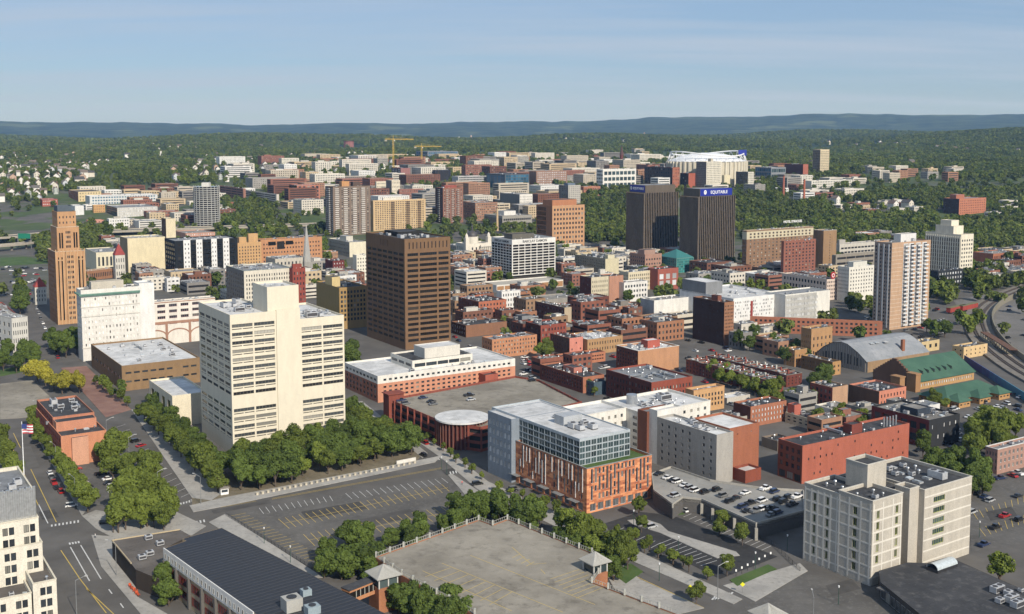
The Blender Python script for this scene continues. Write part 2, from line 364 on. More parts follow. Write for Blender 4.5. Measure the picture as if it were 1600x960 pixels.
def unit_meshes():
    st = plain('unit_metal', (.50, .51, .52), .5, .3); dk = plain('unit_dark', (.05, .05, .055), .7); gv = plain('galvanised', (.42, .44, .46), .4, .6)
    out = []
    for (w, d, h) in ((2.4, 1.9, 1.5), (4.5, 2.3, 2.0), (1.4, 1.4, 1.1)):
        b = MB(); b.box(-w/2, -d/2, 0, w/2, d/2, .25, 1); b.box(-w/2+.05, -d/2+.05, .25, w/2-.05, d/2-.05, h, 0)
        n = 2 if w > 4 else 1
        for i in range(n): b.cyl((i-(n-1)/2)*w/2, 0, h, h+.12, min(d, w/n)*.34, n=10, m=1)
        b.box(-w/2+.2, -d/2-.02+.06, .5, w/2-.2, -d/2+.05, h-.3, 1); out.append(b.mesh('rooftop_unit', [st, dk]))
    b = MB(); b.cyl(0, 0, 0, .9, .22, n=8); b.cyl(0, 0, .9, 1.15, .42, .3, n=8); out.append(b.mesh('roof_vent', [gv]))
    b = MB(); b.box(-3.5, -.4, .5, 3.5, .4, 1.2); b.box(-3.5, -.4, 0, -2.8, .4, .5); b.box(2.6, -.4, 0, 3.4, .4, .5); b.box(2.6, -.4, 1.2, 3.4, 1.8, 1.9); out.append(b.mesh('duct', [gv]))
    b = MB(); b.box(-1, -.7, 0, 1, .7, .35, 1); b.quad((-.9, -.6, .36), (.9, -.6, .36), (.9, .6, .55), (-.9, .6, .55), 0); out.append(b.mesh('skylight', [plain('skylight_glass', (.45, .5, .52), .15), st]))
    return out
def units(root, x0, y0, lx, ly, z, n, seed=0, big=False):
    if not UNITS: UNITS.extend(unit_meshes())
    rnd = random.Random(seed+int(lx*10)); placed = []
    best = [q for q in ROOFO.get(root.name, []) if abs(q[0]-z) < .6 and q[1]-1 < x0+lx/2 < q[3]+1 and q[2]-1 < y0+ly/2 < q[4]+1]; root = best[-1][5] if best else root
    for i in range(int(n*1.7)):
        for _ in range(8):
            x, y = x0+lx*rnd.uniform(.12, .88), y0+ly*rnd.uniform(.12, .88)
            if all(abs(x-a) > 3.2 or abs(y-b) > 3.2 for a, b in placed): break
        else: continue
        placed.append((x, y))
        k = rnd.choice((0, 0, 1, 2, 2, 3, 3, 3, 3, 4, 5, 5) if min(lx, ly) > 12 else (0, 2, 2, 3, 3, 3, 5))
        nm = ('rooftop_unit', 'rooftop_unit', 'rooftop_unit', 'roof_vent', 'duct', 'skylight')[k]
        s = rnd.uniform(.85, 1.25)*(1.3 if big else 1); link(nm, UNITS[k], root, (x, y, z-.02), rnd.choice((0, math.pi/2)), (s, s, s))
def bld(name, label, cat, nx, ny, yb, xl, xr, wall, L=None, R=None, roof='dark', un=4, ang=GA, ph=None, group=None, **kw):
    s = site(nx, ny, yb, xl, xr, ang)
    root = empty(name, s['P'], ang); tag(root, label, cat, group)
    block(root, 0, 0, 0, s['lu'], s['lv'], s['h'], wall, L, R, roof, **kw)
    par = kw.get('par', .9)
    if un: units(root, 0, 0, s['lu'], s['lv'], s['h']-par, un, seed=int(nx*7+ny))
    if ph:
        for (a, b, c, d, dh, w) in ph:
            block(root, s['lu']*a, s['lv']*c, s['h']-par, s['lu']*(b-a), s['lv']*(d-c), s['h']-par+dh, w, roof=roof, par=.3, name='penthouse')
    s['root'] = root
    u, v = axes(ang); P = Vector(s['P'][:2]); FOOT.append((P, u, v, s['lu'], s['lv']))
    return s
_site0 = site
def site(nx, ny, yb, xl, xr, ang=GA):
    s = _site0(nx, ny, yb, xl, xr, ang); X, Y, g = s['P']; c = (HC-(g+s['h']))*SP; u, v = axes(ang)
    def ln(px, w):
        k = (px-CX)/F; return (k*(Y*CP+c) - X)/(w.x - k*w.y*CP)
    s['U'] = lambda px: ln(px, u); s['V'] = lambda px: ln(px, v)
    return s
# ------------------------------------------------------------------ ground
def ground_sheet():
    mb = MB(); rs = [120, 220, 330, 460, 620, 820, 1050, 1250, 1450, 1650, 1900, 2150, 2400]
    r = 2400
    while r < 17500: r *= 1.045; rs.append(r)
    nA = 330; a0, a1 = -.72, .72
    for r in rs:
        for k in range(nA+1):
            a = a0+(a1-a0)*k/nA; x, y = r*math.sin(a), r*math.cos(a); mb.v.append((x, y, terrain(x, y)))
    for i in range(len(rs)-1):
        for k in range(nA):
            j = i*(nA+1)+k; mb.f.append((j, j+1, j+nA+2, j+nA+1)); mb.m.append(0)
    # the near and side skirts, flat
    mb.poly([(-140, -200, 0), (140, -200, 0), (140*math.sin(.72)/.6, 60, 0), (120*math.sin(.72), 120*math.cos(.72), 0)] + [(120*math.sin(a0+(a1-a0)*k/nA), 120*math.cos(a0+(a1-a0)*k/nA), 0) for k in range(nA-1, -1, -1)])
    m, n, l, b = base_mat('ground_cover')
    g = n.new('ShaderNodeNewGeometry')
    def nz(s, d=6, off=0):
        t = n.new('ShaderNodeTexNoise'); t.inputs['Scale'].default_value = s; t.inputs['Detail'].default_value = d; t.inputs['Roughness'].default_value = .65; l.new(g.outputs['Position'], t.inputs[0]); return t
    def rampn(src, p0, p1, c0, c1):
        r = n.new('ShaderNodeValToRGB'); r.color_ramp.elements[0].position = p0; r.color_ramp.elements[1].position = p1; r.color_ramp.elements[0].color = c0; r.color_ramp.elements[1].color = c1; l.new(src, r.inputs[0]); return r
    def mix(fac, a, bb):
        x = n.new('ShaderNodeMix'); x.data_type = 'RGBA'; l.new(fac, x.inputs[0]); l.new(a, x.inputs[6]); l.new(bb, x.inputs[7]); return x.outputs[2]
    asp = rampn(nz(.05).outputs[0], .35, .65, (.088, .083, .077, 1), (.130, .123, .114, 1))
    grs = rampn(nz(.02).outputs[0], .35, .65, (.045, .072, .024, 1), (.085, .112, .042, 1))
    woods = rampn(nz(.0045, 12).outputs[0], .40, .60, (.008, .018, .010, 1), (.046, .066, .030, 1))
    fields = rampn(nz(.0011, 3).outputs[0], .60, .63, (0, 0, 0, 1), (1, 1, 1, 1))
    fcol = n.new('ShaderNodeRGB'); fcol.outputs[0].default_value = (.085, .105, .048, 1)
    far = mix(fields.outputs[0], woods.outputs[0], fcol.outputs[0])
    sep = n.new('ShaderNodeSeparateXYZ'); l.new(g.outputs['Position'], sep.inputs[0])
    def mapr(a, b2):
        t = n.new('ShaderNodeMapRange'); t.inputs[1].default_value = a; t.inputs[2].default_value = b2; l.new(sep.outputs['Y'], t.inputs[0]); return t.outputs[0]
    pat = rampn(nz(.012, 4).outputs[0], .46, .54, (0, 0, 0, 1), (1, 1, 1, 1))
    mulp = n.new('ShaderNodeMath'); mulp.operation = 'MULTIPLY'; l.new(pat.outputs[0], mulp.inputs[0]); l.new(mapr(900, 1600), mulp.inputs[1])
    near = mix(mulp.outputs[0], asp.outputs[0], grs.outputs[0])
    mid = mix(mapr(1700, 2500), near, grs.outputs[0])
    l.new(mix(mapr(3000, 5200), mid, far), b.inputs['Base Color']); b.inputs['Roughness'].default_value = .92; b.inputs['Specular IOR Level'].default_value = .15
    o = mb.build('ground', m); tag(o, None, None, kind='structure'); return o
ground_sheet()
ASPH = blotch('asphalt_road', (.084, .080, .074), (.125, .119, .110), (.165, .157, .146), .05, .6)
ASPD = blotch('asphalt_dark', (.030, .030, .031), (.045, .045, .045), (.062, .061, .06), .05, .5)
CONC = blotch('concrete_paving', (.27, .26, .24), (.37, .355, .325), (.21, .20, .185), .08, .6)
DECK = blotch('deck_concrete', (.19, .172, .140), (.30, .275, .228), (.12, .108, .088), .035, .22)
MULCH = blotch('soil_mulch', (.13, .11, .075), (.20, .17, .12), (.07, .075, .035), .15, .8)
GRASSM = blotch('lawn_grass', (.045, .085, .022), (.075, .12, .035), (.10, .12, .05), .08, .9)
BRICKP = blotch('brick_paving', (.19, .105, .085), (.26, .155, .12), (.15, .10, .085), .1, .8)
PAINTW = plain('road_paint_white', (.55, .55, .53), .7); PAINTY = plain('road_paint_yellow', (.50, .36, .08), .7); GREYM = plain('lamp_grey', (.30, .31, .31), .5, .4)
PADN = [0]
def pad(name, px, mat, z=.02, h=0.0, label=None, parent=None):
    PADN[0] += 1; z += PADN[0]*.0017
    return pad_(name, px, mat, z, h, parent)
def pad_(name, px, mat, z, h, parent):
    """a paved area: outline in photo pixels lying on the ground; h > 0 makes a kerbed step"""
    pts = [at(x, y, z+h)[:2] for x, y in px]; mb = MB()
    a = sum(pts[i][0]*pts[(i+1) % len(pts)][1]-pts[(i+1) % len(pts)][0]*pts[i][1] for i in range(len(pts)))
    if a < 0: pts.reverse()
    if h: mb.prism(pts, 0, z+h)
    else: mb.poly([(x, y, z) for x, y in pts])
    o = mb.build(name, mat, parent); o['kind'] = 'structure'; return o
def stripes(name, segs, mat, w=.16, z=.085, parent=None):
    mb = MB()
    for (a, b) in segs:
        p, q = at(*a, z), at(*b, z); d = (q-p); d.z = 0
        if d.length < .01: continue
        nrm = Vector((-d.y, d.x, 0)).normalized()*w/2
        mb.quad(tuple(p-nrm), tuple(q-nrm), tuple(q+nrm), tuple(p+nrm))
    o = mb.build(name, mat, parent); o['kind'] = 'structure'; return o
def bays(p0, p1, q0, q1, n):
    return [((p0[0]+(p1[0]-p0[0])*i/n, p0[1]+(p1[1]-p0[1])*i/n), (q0[0]+(q1[0]-q0[0])*i/n, q0[1]+(q1[1]-q0[1])*i/n)) for i in range(n+1)]
# pavements
pad('pavement', [(143,836),(176,838),(207,882),(214,932),(266,962),(222,962),(158,885)], CONC, .01, .13)
pad('pavement', [(128,806),(150,797),(200,806),(235,800),(276,800),(322,822),(300,836),(180,842),(150,826)], CONC, .01, .13)
pad('pavement', [(300,778),(345,742),(640,690),(662,706),(650,722),(352,780),(322,796),(300,793)], MULCH, .01, .13)
pad('pavement', [(296,790),(352,777),(655,719),(690,712),(680,722),(360,789),(302,800)], CONC, .012, .15)
pad('pavement', [(326,816),(352,803),(505,902),(478,905),(352,832)], CONC, .01, .13)
pad('pavement', [(555,628),(566,627),(668,708),(660,716)], CONC, .01, .13)
pad('pavement', [(606,658),(616,656),(700,704),(762,752),(915,822),(1020,872),(1160,936),(1146,944),(1000,882),(900,838),(745,764),(690,716)], CONC, .01, .13)
pad('pavement', [(700,742),(706,740),(760,775),(735,783)], CONC, .01, .13)
pad('pavement', [(930,868),(955,868),(1000,905),(1100,950),(1050,962),(960,920)], CONC, .01, .13)
pad('pavement', [(1130,915),(1250,880),(1262,892),(1180,940)], CONC, .012, .14)
pad('pavement', [(205,640),(222,640),(345,772),(330,782),(300,778)], CONC, .01, .13)
pad('pavement', [(45,662),(58,660),(140,790),(128,806)], CONC, .01, .13)
pad('plaza', [(0,600),(50,594),(100,640),(55,652),(0,655)], DECK, .012, .10)
pad('plaza', [(95,575),(135,572),(205,640),(165,652)], BRICKP, .012, .12)
pad('lawn', [(0,578),(45,570),(52,578),(0,588)], GRASSM, .014, .14)
pad('lawn', [(955,895),(985,880),(1005,893),(978,912)], GRASSM, .016, .15)
pad('lawn', [(1140,906),(1200,882),(1214,889),(1152,916)], GRASSM, .014, .15)
pad('traffic_island', [(980,813),(1005,810),(1032,819),(1044,830),(1150,862),(1156,868),(1120,872),(1030,832),(990,820)], CONC, .014, .15)
pad('traffic_island', [(1040,800),(1060,797),(1070,803),(1050,806)], GRASSM, .014, .15)
stripes('bay_marking', bays((1050,842),(1120,876),(1030,850),(1095,884),9)+bays((1068,808),(1190,860),(1080,803),(1205,853),14)+bays((975,825),(1040,852),(962,830),(1025,860),8), PAINTW, .18)
pad('lawn', [(0,403),(75,400),(78,412),(0,416)], GRASSM, .02)
pad('car_park', [(352,806),(690,746),(742,776),(520,890),(500,898)], ASPH, .012)
pad('car_park', [(945,818),(1000,800),(1050,805),(1215,870),(1125,905),(1075,880),(955,835)], ASPD, .012)
pad('car_park', [(100,705),(150,735),(190,790),(135,790)], ASPH, .012)
pad('car_park', [(1510,770),(1600,745),(1600,850),(1518,862)], ASPH, .012)
pad('car_park', [(1150,960),(1180,935),(1255,895),(1375,925),(1400,965)], ASPH, .012)
pad('car_park', [(1490,470),(1600,448),(1600,575),(1560,560),(1520,520)], blotch('asphalt_pale', (.13, .125, .115), (.18, .17, .16), (.10, .10, .095), .03, .4), .012)
for k, q in enumerate(([(60,800),(85,796),(92,808),(66,812)],[(100,880),(120,876),(134,900),(112,905)],[(330,798),(420,781),(424,786),(334,803)],[(470,800),(560,784),(575,795),(480,812)],[(600,770),(660,758),(672,768),(610,781)],[(560,812),(640,795),(655,806),(572,824)],[(690,735),(720,729),(730,736),(698,743)],[(430,860),(470,852),(488,870),(446,880)],[(800,795),(830,808),(822,813),(790,800)],[(930,865),(960,878),(950,884),(920,870)],[(30,700),(48,697),(62,730),(44,734)],[(1290,915),(1330,905),(1345,920),(1300,932)],[(1540,800),(1580,792),(1590,806),(1548,814)])):
    pad('road_patch', q, blotch('asphalt_patch_%d' % (k % 3), *[((.052, .050, .047), (.072, .069, .065), (.09, .087, .08)), ((.105, .10, .093), (.13, .124, .114), (.085, .08, .075)), ((.065, .062, .058), (.095, .09, .084), (.05, .048, .046))][k % 3], .2, .8), .026)
# road markings
stripes('lane_marking', [((10,680),(60,790)),((21,677),(88,816))], PAINTY, .3)
stripes('lane_marking', [((95,860),(125,905)),((125,905),(166,958)),((135,920),(178,960))], PAINTY, .3)
stripes('lane_marking', [((425,779),(690,731)),((425,780.5),(690,732.5)),((345,793),(400,783))], PAINTY, .22)
stripes('lane_marking', [((760,784),(870,842)),((905,860),(1100,950))], PAINTY, .3)
stripes('lane_marking', [((60,788),(75,818)),((110,855),(140,908)),((126,852),(158,905)),((170,921),(175,928)),((188,943),(193,950))], PAINTW, .35)
def zebra(a, b, c, d, n):
    s = bays(a, b, c, d, n); return s[1:-1]
stripes('crosswalk_marking', zebra((75,824),(128,816),(75,821),(128,812),9)+zebra((105,852),(128,848),(104,849),(127,845),5)+zebra((278,790),(305,783),(278,787),(305,780),6)+zebra((280,824),(325,815),(279,820),(324,811),8), PAINTW, .55)
stripes('crosswalk_marking', zebra((660,724),(700,716),(658,721),(697,713),9)+zebra((700,742),(740,735),(699,738),(738,731),9)+zebra((1115,930),(1150,925),(1108,938),(1140,934),7), PAINTW, .55)
stripes('bay_marking', bays((435,811),(690,757),(452,826),(702,768),24)+bays((474,835),(700,790),(492,853),(722,806),20)+[((444,818),(700,762)),((483,844),(712,798))], PAINTY, .2)
stripes('bay_marking', bays((362,806),(500,888),(384,802),(525,882),22), PAINTY, .2)
stripes('bay_marking', bays((405,794),(515,775),(412,803),(520,783),11)+bays((540,771),(690,747),(550,780),(700,755),14), PAINTW, .18)
stripes('bay_marking', bays((182,668),(290,785),(196,663),(305,778),15), PAINTW, .2)
stripes('bay_marking', bays((1520,800),(1600,775),(1528,812),(1600,785),8)+bays((1530,825),(1600,805),(1540,838),(1600,818),7), PAINTY, .2)
# ------------------------------------------------------------------ the large foreground and downtown buildings
def strips(nc, nr, blank=(), louvre=(), b=5, t=3.2, wf=.93, hf=.40, m=.02, inset=(0, 1)):
    def go(wd, z0, z1):
        out = []; x0, x1 = wd*(inset[0]+m), wd*(inset[1]-m); bw = (x1-x0)/nc; fh = (z1-t-z0-b)/nr
        for j in range(nr):
            for i in range(nc):
                if j in blank: continue
                xa, xb = x0+bw*(i+.5-wf/2), x0+bw*(i+.5+wf/2); zc = z0+b+fh*(j+.62)
                out.append((xa, xb, zc-fh*hf/2, zc+fh*hf/2, -1, 'open' if j in louvre else 'blind'))
                if j not in louvre: out += [(xa, (xa+xb)/2-.25, zc-fh*(hf/2+.24), zc-fh*(hf/2+.13), 0, 'open'), ((xa+xb)/2+.25, xb, zc-fh*(hf/2+.24), zc-fh*(hf/2+.13), 0, 'open')]
        return out
    return go
# cream federal office tower with the blank core
s = site(359, 492.5, 714, 310, 537)
r = empty('office_tower', s['P'], GA); tag(r, 'cream concrete office tower with blank full height stair core and ribbon windows', 'tower')
CREAM = wallm('#f1e5c8', var=.06); lu, lv, h = s['lu'], s['lv'], s['h']; c0, c1 = s['U'](431), s['U'](468)
block(r, 0, 0, 0, c0, lv, h, CREAM, L=strips(5, 14, (4,), (5,), 6.5, 3.6, .84, .38), R=strips(2, 14, (4,), (5,), 6.5, 3.6), roof='white', frame='#8d8672')
block(r, c1+.01, 0, 0, lu-c1, lv, h-4.6, CREAM, R=strips(2, 13, (4,), (5,), 6.5, 3.2), roof='white', frame='#8d8672')
block(r, c0+.01, -.5, 0, c1-c0, lv*.5, h+.4, CREAM, name='stair_core', roof='white')
block(r, s['U'](418.7), .6, h-.85, c1-s['U'](418.7)-.05, max(9, lv*.42), h+10.6, CREAM, name='stair_core', roof='white')
units(r, 2, 4, c0-4, lv-8, h-.9, 9, 3); units(r, c1, 3, lu-c1, lv*.6, h-5.5, 9, 4); units(r, s['U'](420), 2, c1-c0, lv*.3, h+9.7, 4, 8)
FOOT.append((Vector(s['P'][:2]), *axes(GA), lu, lv))
# brown tower
BRN = '#896642'
def brown(wd, z0, z1):
    out = []; fh = (z1-8.5-z0-4)/17
    for j in range(17):
        zc = z0+4+fh*(j+.5)
        for a, b2 in ((.06, .29), (.325, .70), (.735, .96)): out.append((wd*a, wd*b2, zc-fh*.27, zc+fh*.27, -1, 'tint'))
    for i in range(11): out.append((wd*(.09+.082*i), wd*(.09+.082*i)+.7, z1-6.6, z1-2.4, 0, 'tint'))
    return out
def brownL(wd, z0, z1):
    out = []; fh = (z1-8.5-z0-4)/17
    for j in range(17):
        for i in range(7): out.append((wd*(.03+.137*i), wd*(.03+.137*i+.115), z0+4+fh*(j+.23), z0+4+fh*(j+.77), -1, 'tint'))
    for i in range(5): out.append((wd*(.60-.045*i), wd*(.60-.045*i)+.7, z1-6.6, z1-2.4, 0, 'tint'))
    return out
s = bld('office_tower', 'tall brown office tower with bands of dark glass behind the salmon office block', 'tower', 632, 374, 548, 571.5, 703.5, BRN, brownL, brown, un=16, frame='#3a2c1c', ph=[(.25, .8, .45, .8, 3, '#30302f')])
# terracotta clad building with glass box on top
SL = site(803, 652, 762, 751, 860)
OR = site(917, 733, 805, 806, 1018.5, math.radians(34.5))
r = empty('office_building', OR['P'], OR['ang']); tag(r, 'terracotta orange panelled building with glass top storeys and planted roof edge', 'building')
mT, n, l, b = base_mat('terracotta_panels')
br = n.new('ShaderNodeTexBrick'); br.inputs['Scale'].default_value = 1; br.inputs['Color1'].default_value = (*lin('#f59a52', .80), 1); br.inputs['Color2'].default_value = (*lin('#a8481a', .70), 1); br.inputs['Mortar'].default_value = (*lin('#a04a20', .6), 1)
br.inputs['Mortar Size'].default_value = .01; br.inputs['Brick Width'].default_value = 2.3; br.inputs['Row Height'].default_value = .8; br.inputs['Bias'].default_value = -.1
tcn = n.new('ShaderNodeTexCoord'); sx_ = n.new('ShaderNodeSeparateXYZ'); cx_ = n.new('ShaderNodeCombineXYZ'); ad = n.new('ShaderNodeMath'); ad.operation = 'ADD'
l.new(tcn.outputs['Object'], sx_.inputs[0]); l.new(sx_.outputs[0], ad.inputs[0]); l.new(sx_.outputs[1], ad.inputs[1]); l.new(ad.outputs[0], cx_.inputs[0]); l.new(sx_.outputs[2], cx_.inputs[1]); l.new(cx_.outputs[0], br.inputs[0])
l.new(br.outputs[0], b.inputs['Base Color']); b.inputs['Roughness'].default_value = .75
def slits(n, nr, seed):
    def go(wd, z0, z1):
        rnd = random.Random(seed); out = []; fh = (z1-z0-4.2)/nr
        for i in range(n):
            x = wd*(.05+.92*(i+.2)/n); w = 1.0; j = 0
            while j < nr:
                k = rnd.choice((1, 1, 2, 3))
                if rnd.random() < .78:
                    zt = min(nr, j+k); gl = rnd.choice((None, None, 'open', 'blind'))
                    out.append((x, x+w, z0+4.2+fh*j+.45, z0+4.2+fh*zt-.5, 0, gl))
                j += k
        for i in range(n//2): out.append((wd*(.04+.92*(i+.1)/(n/2)), wd*(.04+.92*(i+.85)/(n/2)), z0+.5, z0+3.3, 3, 'store'))
        return out
    return go
fb = MB(); rd_ = random.Random(8)
for i in range(20):
    y = OR['lv']*(.05+.92*(i+.2)/20)-.42; z0 = 4.4+rd_.choice((0, 3, 3, 6))
    if rd_.random() < .75: fb.box(-.22, y, z0, -.004, y+.32, min(OR['h']-.7, z0+rd_.choice((3, 6, 9, 12))))
fb.build('window_fins', wallm('#eceae6', .5), r)['kind'] = 'stuff'
block(r, 0, 0, 0, OR['lu'], OR['lv'], OR['h'], mT, L=slits(20, 4, 3), R=slits(16, 4, 5), roof=GRASSM, cop='#9b9d9c', frame='#c9ccd0')
gx, gy = 1.5, 5.5; gt = OR['h']+9.3
def curtain(nc, nr):
    def go(wd, z0, z1):
        bw, fh = wd/nc, (z1-z0-.9)/nr
        return [(bw*i+.09, bw*(i+1)-.09, z0+fh*j+.1, z0+fh*(j+1)-.1, 1, 'green') for i in range(nc) for j in range(nr)]
    return go
block(r, gx+.3, gy+1.2, OR['h']-.89, OR['lu']-7.0, OR['lv']+13.4, gt, '#b9c4cb', L=curtain(16, 4), R=curtain(9, 4), roof='white', frame='#aab4ba', rec=.12, name='glass_storeys', par=.5)
units(r, 8, 12, 18, 30, gt-.5, 5, 11, True)
ub = MB(); ub.box(0, 0, 0, 9, 6, 3.6); ub.build('rooftop_unit', wallm('#b7bcc0', .5), r, (9, 26, gt-.5))
block(r, -2.0, OR['lv']+.2, 0, 27, 17, gt-.4, '#8b98a6', L=G(6, 5, .5, .6, 4.5, 2.0, glass='white'), roof='white', name='grey_wing', frame='#e8e8e8', par=.5)
cb = MB()
for i in range(5): cb.box(-2.2, 4+i*9.5, 3.4, -.05, 4+i*9.5+5.5, 3.6, bottom=True)
cb.build('entrance_canopy', GREYM, r)
FOOT.append((Vector(OR['P'][:2]), *axes(OR['ang']), OR['lu'], OR['lv']+17))
# grey hotel
HA = math.radians(35)
s = site(1120, 680, 760, 1027, 1146, HA); r = empty('hotel', s['P'], HA); tag(r, 'grey clad hotel with white flat roof and brick corner beside the raised parking deck', 'hotel')
h, lv = s['h'], s['lv']
block(r, 0, 0, 0, s['lu'], lv, h, '#b4afa6', L=G(8, 6, .30, .46, 1.8, 1.4, mull=1, glass='blind', every=lambda i, j: i not in (2,)), roof='white', frame='#3b3b3b', wallL='#b0aba2')
block(r, s['lu']+.01, 2.0, 0, 17, lv*.6, h+.7, '#b0653f', R=G(2, 1, .1, .1, 16, 1), roof='white', name='brick_wing')
block(r, s['lu']+2, -5, 0, 9, 6.9, 5, '#9c4b2f', roof='white', name='brick_wing')
block(r, 0, lv+.01, 0, 14, 5, h+2.6, '#e9e6dd', roof='white', name='stair_tower'); block(r, -1.2, lv+5.02, 0, 15, 6, h+1.2, '#8a5138', roof='grey', name='stair_tower')
block(r, 2, lv+11.03, 0, 40, 28, h-1.2, '#f0ece0', L=G(3, 5, .3, .45, 3, 1.5, glass='blind'), R=G(9, 5, .34, .46, 2, 1.4, glass='blind'), roof='white', name='white_wing', cop='#f0ece0')
block(r, -21, lv+22.03, 0, 22.9, 17, h-1.0, '#f0ece0', L=G(3, 5, .4, .46, 2, 1.4, glass='blind'), R=G(6, 5, .34, .46, 2, 1.4, glass='blind'), roof='white', name='white_wing', wallL='#b9624a', cop='#f0ece0')
units(r, 2, 4, s['lu']-2, lv-6, h-.9, 10, 5); units(r, 6, lv+13, 30, 22, h-2.1, 12, 6, True)
tb = MB(); tb.cyl(0, 0, 0, 4.2, 2.4, n=20); tb.build('cooling_tower', plain('galvanised', (.42, .44, .46), .4, .6), r, (12, lv+30, h-2.1))
FOOT.append((Vector(s['P'][:2]), *axes(HA), s['lu']+17, lv+30))
# beige building bottom right
BA = math.radians(34.5)
s = site(1364, 784, 917, 1257, 1514, BA); r = empty('apartment_building', s['P'], BA); tag(r, 'beige panelled six storey building with black roof and lime trimmed windows', 'building')
lu, lv, h = s['lu'], s['lv'], s['h']; BE = '#c9c0af'; x1, x2, x3 = s['U'](1411), s['U'](1441), s['U'](1452)
W6 = lambda nc, cols, t=3.0: G(nc, 6, .36, .68, 2.6, t, every=lambda i, j: i in cols, mull=1)
block(r, 0, 0, 0, x1, 13, h, BE, L=W6(3, (1,)), R=G(3, 6, .30, .68, 2.6, 3.0, mull=1, every=lambda i, j: i in (0, 2) and j > 0), roof='dark', cop='#d9d2c2', frame='#aab23a')
block(r, .15, 13.01, 0, x1, lv-13, h-1.2, BE, L=W6(5, (1, 3), 1.8), roof='dark', cop='#d9d2c2', frame='#aab23a')
block(r, x1+.01, 6, 0, x3-x1-4, lv-6.5, h-1.3, BE, roof='dark', name='wall_recess')
block(r, x1+4.5, .8, 0, 4.8, 5.5, h+.1, BE, roof='dark', name='stair_shaft', cop='#d9d2c2')
block(r, x3-4, -1.2, 0, lu-x3+4, lv+.7, h-.6, BE, R=G(2, 6, .62, .50, 2.6, 2.4, m=.12, mull=4, glass='green', every=lambda i, j: i == 0 and j > 0), L=None, roof='dark', cop='#d9d2c2', frame='#aab23a', name='wall')
block(r, x1-3, lv*.42, h-2, 9.5, 8.5, h+6.5, BE, roof='dark', name='penthouse', cop='#d9d2c2')
pb = MB()
for z in [2.6+(h-5.6)/6*k-.28 for k in range(7)]:
    pb.box(-.05, 0.3, z, -.002, 13, z+.5); pb.box(.09, 13.05, z, .148, lv-.2, z+.5); pb.box(.2, -.05, z, x1-.2, -.002, z+.5); pb.box(x3-3.8, -1.25, z, lu-.2, -1.202, z+.5)
for y in (.4, 4.0, 8.4, 12.2): pb.box(-.07, y, .5, -.052, y+.6, h-1)
for k in range(6): y = 13.2+(lv-14)*k/5; pb.box(.07, y, .5, .088, y+.6, h-2.2)
for x in (.3, x1*.33, x1*.66, x1-.9): pb.box(x, -.07, .5, x+.5, -.052, h-1)
pb.build('facade_bands', wallm('#e9e2d2', var=.06), r)['kind'] = 'stuff'
units(r, 2, 15, x1, lv-18, h-2.1, 16, 21, True); units(r, x3, 2, lu-x3-4, lv-4, h-1.5, 14, 22, True); units(r, 1, 2, x1-3, 9, h-.9, 7, 23)
FOOT.append((Vector(s['P'][:2]), *axes(BA), lu, lv))
# salmon office with white attic
SA = '#e0946c'
s = site(590, 588, 630, 538, 805); r = empty('office_building', s['P'], GA); tag(r, 'salmon brick office block with white top storey and rows of square windows', 'building')
lu, lv, h = s['lu'], s['lv'], s['h']
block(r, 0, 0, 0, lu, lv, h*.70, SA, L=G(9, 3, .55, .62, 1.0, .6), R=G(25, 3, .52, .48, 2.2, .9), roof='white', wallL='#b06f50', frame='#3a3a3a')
block(r, .02, .02, h*.70+.002, lu-.04, lv-.04, h, '#f1ece0', L=G(9, 1, .72, .55, .5, 1.3), R=G(25, 1, .52, .5, .6, 1.3), roof='white', frame='#3a3a3a', name='attic_storey')
block(r, lu*.28, lv*.16, h-.89, lu*.44, lv*.62, h+4.2, '#efe9da', R=G(5, 1, .93, .6, .7, 1.2, mull=4), L=G(3, 1, .8, .5, .8, 1.3), roof='dark', name='penthouse')
block(r, lu*.40, lv*.28, h+3.3, lu*.26, lv*.3, h+9.0, '#eae4d6', roof='white', name='penthouse', par=.3)
block(r, lu*.72, -7, 0, 8, 6.98, h*.62, '#b85a41', roof='dark', name='stair_tower')
units(r, 2, 2, lu-4, lv*.12, h-.9, 6, 9); FOOT.append((Vector(s['P'][:2]), *axes(GA), lu, lv))
# ------------------------------------------------------------------ downtown, tower by tower
SIGNW = plain('sign_white', (.82, .82, .80), .5); SIGNB = plain('sign_blue', (.010, .022, .26), .45); DARKM = plain('dark_metal', (.03, .03, .032), .5)
def sign_text(root, name, body, size, mat, x, y, z, left=False, bold=.0, ext=.12):
    me = text_mesh(name, body, size, mat, ext, bold); o = link(name, me, root, (x, y, z)); o.rotation_euler = (math.pi/2, 0, -math.pi/2 if left else 0); return o
def emblem(root, x, y, z, s, mat, left=False):
    """the small upright owl-like badge beside the lettering: rounded shield with a notch"""
    mb = MB(); n = 14
    pts = [(.5*math.cos(2*math.pi*k/n), .62*math.sin(2*math.pi*k/n)) for k in range(n)]
    for k in range(n):
        a, b = pts[k], pts[(k+1) % n]; q = .55
        mb.quad((a[0]*s, 0, a[1]*s), (b[0]*s, 0, b[1]*s), (b[0]*q*s, 0, b[1]*q*s), (a[0]*q*s, 0, a[1]*q*s))
    mb.box(-.10*s, -.04, -.62*s, .10*s, 0, .2*s); mb.box(-.3*s, -.04, -.05*s, .3*s, 0, .1*s)
    o = mb.build('emblem', mat, root, (x, y, z)); o.rotation_euler = (0, 0, -math.pi/2 if left else 0)
